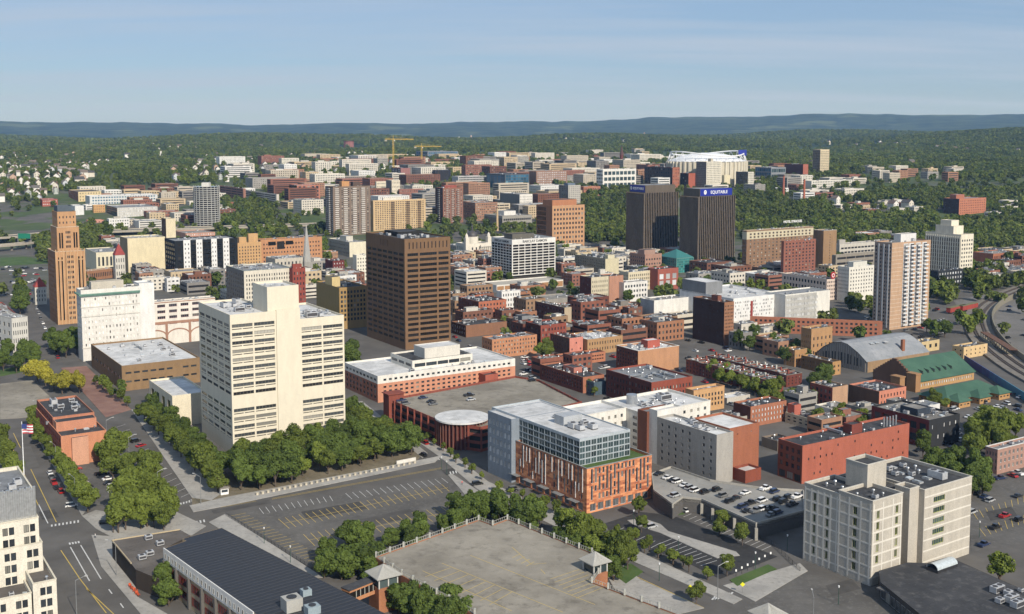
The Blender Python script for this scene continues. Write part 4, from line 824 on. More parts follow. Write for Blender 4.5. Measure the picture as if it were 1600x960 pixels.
 ('hospital_block', 'dark brick hospital with orange window bays left of the cream slabs', 'building', 1051, 262, 296, 1007, 1062, '#b66a48', g(12, 6, .6, .5, 1, 1), g(3, 6, .3, .4, 1, 1), 'dark', dict(un=5, wallL='#54423c')),
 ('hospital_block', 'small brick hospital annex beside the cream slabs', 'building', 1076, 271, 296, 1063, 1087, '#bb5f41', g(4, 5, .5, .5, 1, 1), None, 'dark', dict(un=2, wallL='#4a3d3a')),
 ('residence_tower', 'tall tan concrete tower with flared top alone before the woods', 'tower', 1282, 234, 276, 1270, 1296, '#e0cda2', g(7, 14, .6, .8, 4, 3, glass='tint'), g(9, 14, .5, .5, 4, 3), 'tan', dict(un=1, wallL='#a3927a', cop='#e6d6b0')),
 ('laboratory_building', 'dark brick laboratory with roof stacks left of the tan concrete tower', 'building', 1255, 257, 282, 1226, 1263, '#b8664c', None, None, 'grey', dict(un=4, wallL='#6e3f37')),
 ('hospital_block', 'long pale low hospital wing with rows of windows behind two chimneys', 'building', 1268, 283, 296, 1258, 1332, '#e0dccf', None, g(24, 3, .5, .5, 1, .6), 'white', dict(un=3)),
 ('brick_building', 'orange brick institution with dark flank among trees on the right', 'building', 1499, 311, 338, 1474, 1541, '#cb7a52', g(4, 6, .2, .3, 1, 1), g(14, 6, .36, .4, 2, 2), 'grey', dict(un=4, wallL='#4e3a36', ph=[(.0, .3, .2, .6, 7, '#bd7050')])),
 ('office_building', 'glass fronted grey building left of the dark laboratory', 'building', 1205, 262, 284, 1180, 1228, '#8d9298', g(8, 3, .9, .7, 1, 1, glass='blue'), g(6, 2, .9, .6, 4, 1, glass='green'), 'white', dict(un=3)),
 ('brick_building', 'brick flat roofed store near the cream art deco block', 'building', 1552, 397, 412, 1520, 1592, '#b56c45', None, g(12, 1, .5, .5, 1, 1), 'gravel', dict(un=8)),
 ('store_building', 'white low commercial building right of the cream art deco block', 'building', 1540, 414, 424, 1520, 1577, '#d9d4c6', None, g(8, 1, .5, .4, 1, 1), 'white', dict(un=5)),
 ('apartment_building', 'black and white lofts below the cream art deco block', 'building', 1466, 424, 449, 1454, 1505, '#33373b', g(3, 3, .5, .5, 1, 1), g(9, 3, .5, .5, 1, 1, glass='white'), 'dark', dict(un=4)),
 ('tower', 'hospital tower in pink brick far behind the cranes', 'tower', 626, 263, 284, 612, 641, '#a8706a', g(3, 7, .7, .4, 1, 1, glass='white'), None, 'dark', dict(un=2, wallL='#5c4a48')),
 ('apartment_building', 'striped white and brown dormitory below the brick water tank', 'building', 560, 243, 262, 548, 588, '#e4dbd2', None, g(10, 1, .35, .9, 1, 1, glass='open'), 'white', dict(un=2)),
 ('apartment_building', 'pale dormitory wing beside the striped dormitory', 'building', 527, 246, 256, 517, 550, '#dfd8d0', None, g(10, 2, .4, .5, 1, 1), 'gravel', dict(un=1)),
 ('university_hall', 'grey and red glass academic block under the yellow crane', 'building', 668, 237, 252, 650, 716, '#7f8792', g(5, 3, .8, .6, 1, 1, glass='blue'), g(16, 3, .7, .6, 1, 1, glass='blue'), 'grey', dict(un=4)),
 ('parking_garage', 'very long low concrete garage with dark openings behind the brown tower', 'garage', 505, 277, 288, 497, 588, '#b5aca0', None, g(24, 4, .85, .45, .5, .5, glass='open'), 'gravel', dict(un=0)),
 ('hospital_block', 'cream twin hospital blocks behind the tan apartment slab', 'building', 588, 284, 306, 586, 603, '#e8dcc0', None, g(7, 4, .4, .4, 1, 1), 'tan', dict(un=2)),
 ('hospital_block', 'cream hospital stair block behind the tan apartment slab', 'building', 612, 282, 310, 603, 625, '#e6d9be', None, g(5, 4, .3, .4, 1, 1), 'tan', dict(un=2, wallL='#8e7f74')),
 ('brick_building', 'brown brick flats with white core behind the tan apartment slab', 'building', 624, 296, 314, 622, 662, '#a36a58', None, g(12, 3, .4, .4, 1, 1, glass='blind'), 'dark', dict(un=3)),
 ('hospital_block', 'dark ribbed hospital block with glass front beyond the slim apartment tower', 'building', 680, 266, 284, 676, 704, '#494a52', None, g(12, 1, .6, .9, .5, .5, glass='tint'), 'dark', dict(un=3)),
 ('parking_garage', 'white gridded hospital garage left of the blue glass block', 'garage', 716, 276, 294, 706, 760, '#c3c2c0', None, g(18, 5, .8, .5, .5, .5, glass='open'), 'gravel', dict(un=3)),
 ('hospital_wing', 'silver banded hospital wing behind the pink brick tower', 'building', 642, 264, 276, 637, 675, '#c9cdcf', None, g(2, 2, .95, .4, 1, 1, glass='green'), 'grey', dict(un=2)),
 ('office_building', 'brown and white striped office right of the round tower', 'building', 380, 295, 316, 343, 384, '#a9765f', g(4, 5, .95, .4, 1, 1, glass='open'), None, 'grey', dict(un=3)),
 ('office_building', 'long grey striped office building with dark ribbon windows', 'building', 432, 304, 322, 378, 436, '#d8cfc0', g(3, 5, .97, .42, 1, 1, glass='open'), None, 'gravel', dict(un=4)),
 ('office_building', 'dark glass and red brick office near the highway', 'building', 464, 290, 316, 452, 500, '#c87c5c', g(3, 6, .9, .8, 1, 1, glass='tint'), g(5, 4, .6, .7, 1, 1), 'grey', dict(un=3, wallL='#3b3d42')),
 ('apartment_building', 'long white and red low apartment building behind the civic hall', 'building', 183, 325, 342, 166, 246, '#d8d4cc', g(5, 4, .7, .6, 1, .6), g(24, 4, .5, .55, .8, .6, glass='white'), 'grey', dict(un=4, wallL='#575c63')),
 ('warehouse', 'long blue and white loft building in the left distance', 'building', 140, 307, 322, 133, 246, '#dfe0dd', None, g(24, 3, .6, .5, .5, .5, glass='blue'), 'white', dict(un=6)),
 ('apartment_building', 'yellow and brown pitched apartment block in the left distance', 'building', 122, 300, 316, 107, 158, '#e6cd94', g(5, 3, .4, .5, .5, .5), g(8, 3, .3, .4, .5, .5), 'brown', dict(un=1, wallL='#a5674a')),
 ('store_building', 'red and white low storehouse left of the orange tower top', 'building', 66, 312, 324, 60, 90, '#b8604c', None, g(8, 2, .5, .3, 1, .5, glass='white'), 'grey', dict(un=1)),
 ('warehouse', 'white blank shed behind the orange tower crown', 'building', 117, 322, 338, 110, 131, '#e8e8e6', None, None, 'white', dict(un=1)),
 ('brick_building', 'small orange brick block in front of the long red apartment building', 'building', 146, 321, 334, 144, 164, '#d9a45c', None, g(5, 3, .3, .4, .5, .5), 'brown', dict(un=0)),
 ('motel', 'low pink roofed drive in restaurant beside the highway', 'building', 138, 345, 350, 134, 163, '#e39a80', None, g(5, 1, .5, .4, .5, 1), 'brown', dict(un=0)),
 ('office_building', 'white and dark banded low office before the long red apartments', 'building', 217, 346, 358, 208, 253, '#e5e2d8', None, g(2, 3, .96, .4, .5, .5, glass='open'), 'grey', dict(un=6)),
 ('brick_building', 'long white and pink motel strip below the round tower', 'building', 290, 365, 376, 274, 336, '#d39a80', None, g(12, 2, .4, .5, .5, .5, glass='white'), 'gravel', dict(un=4)),
]
SEEN = {}
for row in TB:
    nm, lab, cat, nx, ny, yb, xl, xr, wall, L_, R_, rf, ex = row
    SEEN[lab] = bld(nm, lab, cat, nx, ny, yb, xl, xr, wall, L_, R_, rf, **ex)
# ------------------------------------------------------------------ details on the table buildings
s = SEEN['tall tan brick and white balcony apartment tower']; r = s['root']; lu, lv, h = s['lu'], s['lv'], s['h']
wb = wallm('#e6e6e4', var=.12); nf = 21; fh = (h-3)/nf; gm = GL['blind']()
for (a, b2) in ((.30, .40), (.44, .54), (.62, .72), (.78, .88)):
    pb = MB(); pb.box(lu*a-.3, -.25, 1.5, lu*b2+.3, -.01, h-1.2); pb.build('bay_panel', wb, r)
balc = MB(); w_ = lu*.10; balc.box(0, -1.5, 0, w_, 0, .18, bottom=True); balc.box(0, -1.5, .18, w_, -1.42, 1.1); balc.box(0, -1.42, .18, .08, 0, 1.1); balc.box(w_-.08, -1.42, .18, w_, 0, 1.1)
bm = balc.mesh('balcony', wb)
for (a, b2) in ((.30, .40), (.62, .72), (.46, .56), (.80, .90)):
    for j in range(nf):
        link('balcony', bm, r, (lu*a, -.26, 2.2+fh*j)); 
        o = link('window', win_mesh(w_*.9, fh*.55, wallm('#555', .5), gm, 1), r, (lu*a+w_*.05, -.28, 2.5+fh*j)); NWIN[0] += 1
for a in (.14, .43, .72): pb = MB(); pb.box(-.2, lv*a, 1.5, -.01, lv*a+1.0, h-1.2); pb.build('bay_panel', wb, r)
fb = MB()
for j in range(nf): fb.box(-.04, -.04, 1.9+fh*j, lu*.28, -.003, 2.15+fh*j); fb.box(lu*.92, -.04, 1.9+fh*j, lu, -.003, 2.15+fh*j)
fb.build('floor_bands', wallm('#e3cdb0'), r)
s = SEEN['modern white and black apartment block with stacked balconies']; r = s['root']; lu, lv, h = s['lu'], s['lv'], s['h']
wm_ = wallm('#f0efec', var=.08); bk = wallm('#25282b')
for (a, b2) in ((.13, .24), (.33, .43), (.57, .66), (.76, .86)):
    pb = MB(); facade(pb, lambda x, d, z: (lu*a+x, -.5+d, z), lu*(b2-a), 7.5, h+.4, G(2, 7, .3, .42, .5, 2)(lu*(b2-a), 7.5, h+.4), .3)
    pb.box(lu*a, -.5, h+.4, lu*b2, -.02, h+.42); pb.build('white_panel', wm_, r)
    add_windows(r, [((lambda a: lambda x, d, z: (lu*a+x, -.5+d, z))(a), 0.0, G(2, 7, .3, .42, .5, 2)(lu*(b2-a), 7.5, h+.4), .3)], bk)
bb = MB(); bb.box(0, -1.2, 0, lu*.07, 0, .15, bottom=True); bb.box(0, -1.2, .15, lu*.07, -1.12, 1.0); bm = bb.mesh('balcony', bk)
for a in (.25, .44, .50, .67, .88):
    for j in range(7): link('balcony', bm, r, (lu*a, -.02, 9.3+(h-10)/7*j))
pd = site(285, 418, 443, 250, 372); 
block(r, -4, -9, 0, lu+5, 8.9, 8.5, '#8a5a3e', R=G(10, 2, .88, .42, .8, .6, glass='open'), L=G(2, 2, .8, .4, .8, .6, glass='open'), roof='gravel', name='garage_podium')
s = SEEN['white panelled building with scattered slot windows and red stripes']; r = s['root']; lu, h = s['lu'], s['h']; pb = MB()
for a, z0, z1 in ((.33, 7, h-3), (.80, h*.45, h-1.5), (.88, 8, h*.55)): pb.box(lu*a, -.1, z0, lu*a+2.2, -.004, z1)
pb.build('red_stripe', wallm('#a83a2c'), r); block(r, -.1+lu*.02, -.3, 0, lu*.96, .28, 7, '#2a2f33', R=curtain(20, 1), roof='dark', name='glass_base', par=.2)
s = SEEN['long orange brick office with small square windows and big glass panes']; r = s['root']; lu, h = s['lu'], s['h']
for a, w_, k in ((.12, .12, .12), (.26, .12, .25), (.40, .12, .12)):
    link('window', win_mesh(lu*w_, h*k, wallm('#222', .5), GL['tint'](), 3), r, (lu*a, -.10, h*.92-h*k))
s = SEEN['red brick long' if False else 'long red brick building with dark roof beside the angled street parking']; r = s['root']
block(r, s['lu']*.22, -1.6, 0, s['lu']*.36, 1.58, s['h']-1, '#e0a07a', roof='dark', name='chimney_breast', par=.1)
block(r, s['lu']*.02, s['lv']*.2, s['h']-.88, s['lu']*.9, s['lv']*.12, s['h']+3.2, '#d98c64', roof='dark', name='roof_wall', par=.2)
block(r, 0.3, s['lv']*.32, s['h']-.88, s['lu']*.94, s['lv']*.66, s['h']+4.0, '#c77d58', L=G(8, 1, .4, .5, .6, .9), roof='dark', name='upper_storey', wallL='#9c5038')
units(r, 2, s['lv']*.4, s['lu']*.8, s['lv']*.5, s['h']+3.1, 18, 31)
s = SEEN['low brown roofed office with pale end wall and round red sign']; r = s['root']; mb = MB(); mb.cyl(0, 0, 0, .4, 3.0, n=20); o = mb.build('round_sign', plain('sign_red', (.35, .02, .03), .5), r, (s['lu']*.55, 0, s['h']+3)); o.rotation_euler = (math.pi/2, 0, 0)
mb = MB()
for k in range(16):
    a, b2 = 2*math.pi*k/16, 2*math.pi*(k+1)/16; mb.quad((1.7*math.cos(a), 0, 1.7*math.sin(a)), (1.7*math.cos(b2), 0, 1.7*math.sin(b2)), (1.1*math.cos(b2), 0, 1.1*math.sin(b2)), (1.1*math.cos(a), 0, 1.1*math.sin(a)))
mb.build('sign_ring', SIGNW, r, (s['lu']*.55, -.43, s['h']+3))
s = SEEN['brown brick grand hotel with pale ornate top storeys']; r = s['root']
block(r, -.12, -.12, s['h']*.80, s['lu']+.1, s['lv'], s['h']-1.2, '#d6caa6', R=G(17, 2, .5, .6, .5, 1), roof='gravel', name='ornate_storeys', par=.1)
sign_text(r, 'sign_lettering', 'HOTEL SYRACUSE', 3.2, SIGNW, s['lu']*.72, s['lv']*.6, s['h']+5, False, .06); pb = MB()
for i in range(6): pb.tube((s['lu']*(.5+.09*i), s['lv']*.6+.3, s['h']-1), (s['lu']*(.5+.09*i), s['lv']*.6+.3, s['h']+8), .12)
pb.build('sign_frame', DARKM, r)
s = SEEN['cream art deco office block with ribbed front and stepped top']; r = s['root']; pb = MB()
for i in range(16): y = s['lv']*(.03+.94*i/15); pb.box(-.5, y-.5, 4, -.01, y+.5, s['h']-2)
pb.build('ribs', wallm('#f2e9d2'), r)
s = SEEN['wide tan apartment slab right of the dark brown tower']; r = s['root']; pb = MB()
for a in (.33, .62, .84):
    for j in range(15): pb.box(s['lu']*a, -1.2, 3+j*(s['h']-4)/15, s['lu']*(a+.07), -.02, 4.1+j*(s['h']-4)/15)
pb.build('balconies', wallm('#6f5a48'), r)['kind'] = 'stuff'
for lab, c_, cols in (('tall dark brown apartment tower with white balcony stacks', '#e8e2d8', (.05, .28, .52, .75)), ('slim red brown apartment tower with pale balcony stripes', '#b9b4ac', (.15, .42, .7))):
    s = SEEN[lab]; r = s['root']; pb = MB(); n_ = 24 if 'dark' in lab else 18
    for a in cols:
        for j in range(n_): pb.box(s['lu']*a, -1.1, 3+j*(s['h']-4)/n_, s['lu']*(a+.10), -.02, 4.0+j*(s['h']-4)/n_)
    for j in range(n_): pb.box(-1.0, s['lv']*.4, 3+j*(s['h']-4)/n_, -.02, s['lv']*.6, 4.0+j*(s['h']-4)/n_)
    pb.build('balconies', wallm(c_), r)['kind'] = 'stuff'
s = SEEN['windowless white metal clad box beside the dark brick tower']; r = s['root']; pb = MB()
for i in range(34): pb.box(s['lu']*(i+.1)/34, -.08, 1, s['lu']*(i+.25)/34, -.004, s['h']-.5)
pb.build('cladding_ribs', wallm('#f4f1e9'), r)
s = SEEN['white screened parking garage with pale end wall']; r = s['root']; pb = MB()
for i in range(46): pb.box(s['lu']*.70*i/46, -.35, 3, s['lu']*.70*i/46+.2, -.2, s['h']-.6)
pb.build('screen_slats', wallm('#f2f0e8'), r)['kind'] = 'stuff'
s = SEEN['long painted red brick building with black roof and scattered small windows']; r = s['root']; pb = MB()
for i in range(5): pb.cyl(s['lu']*(.82+.03*i), s['lv']*.3, s['h']-1, s['h']+3.2, .35, n=8)
pb.build('chimney_pipes', plain('galvanised', (.42, .44, .46), .4, .6), r)
# ------------------------------------------------------------------ garage deck with drum, in the middle
s = site(612, 628, 658, 600, 908); P = s['P']; DK = [at(x, y, 11.0) for x, y in ((607,624),(805,588),(842,594),(908,628),(752,668),(692,660))]
DW = [(p.x, p.y) for p in DK]; c_ = (sum(p[0] for p in DW)/6, sum(p[1] for p in DW)/6)
FOOT.append((Vector((min(p[0] for p in DW), min(p[1] for p in DW))), Vector((1, 0)), Vector((0, 1)), max(p[0] for p in DW)-min(p[0] for p in DW), max(p[1] for p in DW)-min(p[1] for p in DW)))
r = empty('parking_garage', (c_[0], c_[1], 0)); tag(r, 'wide red brick parking garage with open concrete roof deck and round corner stair', 'garage')
W0 = [(x-c_[0], y-c_[1]) for x, y in DW]
ar = sum(W0[i][0]*W0[(i+1) % 6][1]-W0[(i+1) % 6][0]*W0[i][1] for i in range(6))
if ar < 0: W0.reverse()
mb = MB(); mb.poly([(x, y, 10.2) for x, y in W0]); mb.build('roof_deck', DECK, r)
mb = MB(); RB = wallm('#9a4a35')
def wall_run(mb, a, b2, z0, z1, t=.3):
    d = Vector((b2[0]-a[0], b2[1]-a[1], 0)); n_ = Vector((-d.y, d.x, 0)).normalized()*t
    A, B_ = Vector((a[0], a[1], 0)), Vector((b2[0], b2[1], 0))
    for (p, q) in ((A, B_), (B_, B_+n_), (B_+n_, A+n_), (A+n_, A)): mb.quad((p.x, p.y, z0), (q.x, q.y, z0), (q.x, q.y, z1), (p.x, p.y, z1))
    mb.quad((A.x, A.y, z1), (B_.x, B_.y, z1), ((B_+n_).x, (B_+n_).y, z1), ((A+n_).x, (A+n_).y, z1)); mb.quad((A.x, A.y, z0), (B_.x, B_.y, z0), ((B_+n_).x, (B_+n_).y, z0), ((A+n_).x, (A+n_).y, z0))
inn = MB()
for i in range(6):
    a, b2 = W0[i], W0[(i+1) % 6]; L_ = math.hypot(b2[0]-a[0], b2[1]-a[1])
    for z0, z1 in ((0, 1.2), (3.3, 4.6), (6.7, 8.0), (9.8, 11.2)): wall_run(mb, a, b2, z0, z1)
    n_ = max(2, int(L_/6))
    for k in range(n_):
        t = k/n_; x, y = a[0]+(b2[0]-a[0])*t, a[1]+(b2[1]-a[1])*t; mb.box(x-.4, y-.4, 0, x+.4, y+.4, 11.25)
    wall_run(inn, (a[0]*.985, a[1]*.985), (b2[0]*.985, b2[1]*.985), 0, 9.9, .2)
mb.build('wall', RB, r); inn.build('interior_shade', plain('shade_dark', (.02, .018, .016), .9), r)  # near-black sheet just inside the open bays, shade painted as a surface
dp = at(722, 652, 12.0); mb = MB(); mb.cyl(0, 0, 0, 11.6, 10.5, n=40); o = mb.build('stair_drum', wallm('#6e2f25'), r, (dp.x-c_[0], dp.y-c_[1], 0))
mb = MB(); mb.cyl(0, 0, 11.62, 12.3, 12.2, n=40); mb.build('drum_roof', roofm('white'), r, (dp.x-c_[0], dp.y-c_[1], 0))
mb = MB()
for k in range(22):
    a = math.pi*(1.0+k/21*1.05); mb.tube((11.4*math.cos(a), 11.4*math.sin(a), 0), (11.4*math.cos(a), 11.4*math.sin(a), 11.6), .25)
mb.build('drum_columns', wallm('#8c5a4a'), r, (dp.x-c_[0], dp.y-c_[1], 0))
mb = MB(); sp = at(612, 618, 13); mb.box(-3, -3, 0, 5, 3, 14); mb.box(-3.6, -3.6, 14, 5.6, 3.6, 14.4); mb.build('stair_tower', RB, r, (sp.x-c_[0], sp.y-c_[1], 0)).rotation_euler = (0, 0, GA)
# ------------------------------------------------------------------ front garage deck with railings and pavilions
FD = [(588,872),(748,814),(770,822),(793,813),(925,866),(945,884),(925,912),(1058,962),(1050,1100),(700,1100),(742,962),(628,900)]
ZD = 7.5; fd = [at(x, y, ZD) for x, y in FD]; c_ = (sum(p.x for p in fd)/len(fd), sum(p.y for p in fd)/len(fd))
r = empty('parking_garage', (c_[0], c_[1], 0)); tag(r, 'concrete parking deck with white railings and faded yellow bay lines in the foreground', 'garage')
W0 = [(p.x-c_[0], p.y-c_[1]) for p in fd]
mb = MB(); mb.poly([(x, y, ZD) for x, y in W0][::-1]); mb.build('roof_deck', DECK, r)
mb = MB(); RAILM = wallm('#bdbdb2', .6); rm = MB(); OB = wallm('#b87446')
for i in range(len(W0)):
    a, b2 = W0[i], W0[(i+1) % len(W0)]
    wall_run(mb, a, b2, 0, ZD+.25, .25)
    if i in (7, 8, 9): continue
    d = Vector((b2[0]-a[0], b2[1]-a[1], 0)); L_ = d.length; n_ = max(1, round(L_/6)); dn = d.normalized()
    for k in range(n_): 
        x, y = a[0]+d.x*k/n_, a[1]+d.y*k/n_; rm.box(x-.3, y-.3, ZD+.25, x+.3, y+.3, ZD+2.0)
    for z in (.5, 1.55): rm.tube((a[0], a[1], ZD+z), (b2[0], b2[1], ZD+z), .07, 4)
    for k in range(int(L_/1.0)): x, y = a[0]+dn.x*k, a[1]+dn.y*k; rm.box(x-.05, y-.05, ZD+.5, x+.05, y+.05, ZD+1.55)
mb.build('wall', OB, r); rm.build('railing', RAILM, r)
def deck_lines(segs, w=.18):
    m_ = MB()
    for (a, b2) in segs:
        p, q = at(*a, ZD+.012), at(*b2, ZD+.012); d = q-p; n_ = Vector((-d.y, d.x, 0)).normalized()*w/2
        if d.length < 60: m_.quad(*[(v_.x-c_[0], v_.y-c_[1], ZD+.012) for v_ in (p-n_, q-n_, q+n_, p+n_)])
    return m_
deck_lines(bays((690,882),(800,925),(650,895),(765,945),8)[1:]+[((690,880),(880,957)),((660,892),(800,955)),((735,868),(930,945)),((800,855),(830,882)),((830,882),(854,880)),((845,890),(852,897))]+bays((800,872),(822,885),(812,866),(835,878),3)+bays((860,905),(900,935),(905,890),(950,915),6)).build('bay_lines', PAINTY, r)['kind'] = 'stuff'
ROOFP = wallm('#b3b1a8', .6, .08)
def pavilion(px, py, w, label, lower=True):
    p = at(px, py, ZD+3.6); q = empty('stair_pavilion', (p.x, p.y, 0), math.radians(34)); tag(q, label, 'pavilion')
    m1 = MB(); m1.box(-w, -w, 0, w, w, ZD-.1); m1.build('wall', OB, q)
    m2 = MB()
    for x in (-w+.2, 0, w-.2):
        for y in (-w+.2, w-.2): m2.box(x-.18, y-.18, ZD-.1, x+.18, y+.18, ZD+3.2)
    m2.box(-w, -w, ZD+2.7, w, w, ZD+3.2); m2.build('posts', wallm('#d5d3ca'), q)
    m4 = MB(); m4.box(-w+.35, -w+.35, ZD-.1, w-.35, w-.35, ZD+2.7); m4.build('glazing', GL['green'](), q)
    m3 = MB(); e = w+.9; n_ = 14
    for k in range(4):
        ca, cb2 = [(-e, -e), (e, -e), (e, e), (-e, e)][k], [(e, -e), (e, e), (-e, e), (-e, -e)][k]
        m3.poly([(*ca, ZD+3.2), (*cb2, ZD+3.2), (0, 0, ZD+5.9)])
        for j in range(1, n_):
            t = j/n_; bx, by = ca[0]+(cb2[0]-ca[0])*t, ca[1]+(cb2[1]-ca[1])*t; k2 = 1-abs(2*t-1); 
            m3.tube((bx, by, ZD+3.23), (bx*(1-k2*.97), by*(1-k2*.97), ZD+3.23+2.7*k2*.97), .05, 4)
    m3.box(-e, -e, ZD+2.95, e, e, ZD+3.2, bottom=True); m3.build('roof', ROOFP, q); return q
pavilion(599, 893, 3.2, 'white pyramid roofed stair pavilion at the left corner of the foreground deck')
pavilion(930, 873, 2.7, 'white pyramid roofed stair pavilion at the right edge of the foreground deck')
pavilion(1200, 955, 3.0, 'white pyramid roofed stair pavilion cut by the lower picture edge')
p, q = at(590, 912, 7), at(540, 932, 7); d = (q-p); d.z = 0; r = empty('skybridge', (p.x, p.y, 0), math.atan2(d.y, d.x)); tag(r, 'enclosed footbridge with ribbon windows between dark roofed hall and deck pavilion', 'footbridge'); Lb = d.length
mb = MB(); mb.box(0, -1.8, 5.2, Lb, 1.8, 6.3, bottom=True); mb.box(0, -1.8, 8.4, Lb, 1.8, 9.0); mb.build('wall', wallm('#d08a50'), r)
mb = MB(); mb.box(.05, -1.7, 6.3, Lb-.05, 1.7, 8.4); mb.build('glazing', GL['tint'](), r); mb = MB(); mb.box(-.1, -1.95, 9.0, Lb+.1, 1.95, 9.25); mb.build('roof', roofm('dark'), r)
mb = MB(); 
for k in range(int(Lb/1.6)): mb.box(k*1.6, -1.82, 6.3, k*1.6+.2, 1.82, 8.4)
mb.build('mullions', RAILM, r)
# ------------------------------------------------------------------ dark roofed hall bottom left, restaurant, art deco building
def prism_building(name, label, cat, px, z1, wall, roof, zroof=None):
    ps = [at(x, y, z1) for x, y in px]; c = (sum(p.x for p in ps)/len(ps), sum(p.y for p in ps)/len(ps)); r = empty(name, (c[0], c[1], 0)); tag(r, label, cat)
    w = [(p.x-c[0], p.y-c[1]) for p in ps]; a = sum(w[i][0]*w[(i+1) % len(w)][1]-w[(i+1) % len(w)][0]*w[i][1] for i in range(len(w)))
    if a < 0: w.reverse()
    FOOT.append((Vector((min(p.x for p in ps), min(p.y for p in ps))), Vector((1, 0)), Vector((0, 1)), max(p.x for p in ps)-min(p.x for p in ps), max(p.y for p in ps)-min(p.y for p in ps)))
    mb = MB(); mb.prism(w, 0, z1, top=False); mb.build('wall', wall, r); mb = MB(); mb.poly([(x, y, z1-.05) for x, y in w]); mb.build('roof', roof, r)
    return r, w, c
seam, n, l, b = base_mat('standing_seam_dark'); b.inputs['Base Color'].default_value = (.020, .022, .027, 1); b.inputs['Roughness'].default_value = .5
ZR = 13.0; HALL = [(257,857),(291,845),(285,842),(346,825),(532,922),(660,990),(560,1080),(397,957)]
r, w, c_ = prism_building('event_hall', 'long hall with black ribbed metal roof and red framed windows at bottom left', 'building', HALL, ZR, wallm('#b9a27e'), plain('hall_roof', (.022, .024, .030), .55), None)
A, B_ = at(257, 857, ZR), at(397, 957, ZR); d = (B_-A); d.z = 0; Lh = d.length; dn = d.normalized(); nin = Vector((-dn.y, dn.x, 0)) 
if nin.x < 0: nin = -nin
fr = empty('x', (0, 0, 0)); bpy.data.objects.remove(fr)
ang = math.atan2(dn.y, dn.x); wr = []; RW = plain('red_frame', (.22, .035, .03), .6)
def onface(s_, d_, z): p = A + dn*s_ + nin*d_; return (p.x-c_[0], p.y-c_[1], z)
mb = MB()
for k in range(int(Lh/2.6)):
    o = link('window', win_mesh(1.1, 1.7, wallm('#f0eee8'), GL[None](), 0), r, onface(.9+k*2.6, -.06, ZR-2.9)); o.rotation_euler = (0, 0, ang); NWIN[0] += 1
for k in range(int(Lh/9)+1):
    p, q = onface(k*9, -.9, 0), onface(k*9+.9, 0, 0)
    for z0, z1 in ((0, ZR-3.6),): 
        P4 = [onface(k*9, -.9, 0), onface(k*9+.9, -.9, 0), onface(k*9+.9, .2, 0), onface(k*9, .2, 0)]; mb = MB(); mb.prism([(a[0], a[1]) for a in P4], z0, z1); mb.build('buttress', wallm('#6e6a64'), r)
    for z in (1.6, 5.6):
        o = link('window', win_mesh(6.6, 2.5, RW, GL['tint'](), 5), r, onface(k*9+1.6, -.06, z)); o.rotation_euler = (0, 0, ang); NWIN[0] += 1

mb = MB(); P4 = [onface(-.2, -.35, 0), onface(Lh, -.35, 0), onface(Lh, -.02, 0), onface(-.2, -.02, 0)]; mb.prism([(a[0], a[1]) for a in P4], ZR-3.6, ZR+.15); mb.build('fascia', wallm('#e9e7e0', var=.08), r)
for o_ in list(r.children):
    if o_.name.startswith('window') and abs(o_.location.z-(ZR-2.9)) < .01: o_.location = o_.location + Vector((-nin.x*.34, -nin.y*.34, 0))
mb = MB()
B2 = at(532, 922, ZR); A2 = at(346, 825, ZR)
for k in range(1, 44):
    s_ = k*Lh/30; p = A + dn*s_; q = p + nin*48
    def clip(u_):   # stop at the far eave
        e = (B2-A2); e.z = 0; en = Vector((-e.y, e.x, 0)).normalized(); den = nin.dot(en); return ((A2-p).dot(en))/den if abs(den) > 1e-6 else 0
    t = clip(0)
    if 1 < t < 70: q = p + nin*t; mb.tube((p.x-c_[0], p.y-c_[1], ZR+.0), (q.x-c_[0], q.y-c_[1], ZR+.0), .07, 4)
mb.build('roof_seams', plain('seam_metal', (.05, .053, .06), .45), r)
def hvac(px, py, w, d_, h_, col='#b9b7ae'):
    p = at(px, py, ZR); mb = MB(); mb.box(-w/2, -d_/2, 0, w/2, d_/2, h_); mb.cyl(0, 0, h_, h_+.2, min(w, d_)*.33, n=14, m=1); mb.build('rooftop_unit', [wallm(col, .6, .08), DARKM], r, (p.x-c_[0], p.y-c_[1], ZR-.05)).rotation_euler = (0, 0, math.radians(34))
hvac(456, 952, 4.6, 4.2, 3.4); hvac(478, 930, 2.6, 2.2, 1.8, '#9db0b8'); hvac(488, 958, 3.6, 3.0, 2.2, '#9db0b8')
r, w, c_ = prism_building('restaurant', 'low dark restaurant with brown gravel roof and pale parapet at the street corner', 'building', [(175,845),(281,828),(297,837),(285,843),(258,857),(262,873),(248,905),(212,890),(205,881)], 6.0, wallm('#4c4238'), roofm('brown'))
mb = MB()
for (a, b2) in (((175,845),(205,881)),((175,845),(281,828))):
    p, q = at(*a, 6.0), at(*b2, 6.0); mb.tube((p.x-c_[0], p.y-c_[1], 6.1), (q.x-c_[0], q.y-c_[1], 6.1), .25, 4)
mb.build('parapet_cap', wallm('#c9b48a'), r)
for (x, y) in ((232, 843), (250, 852), (222, 874), (234, 868)): p = at(x, y, 6); link('rooftop_unit', UNITS[0], r, (p.x-c_[0], p.y-c_[1], 5.95), .6)
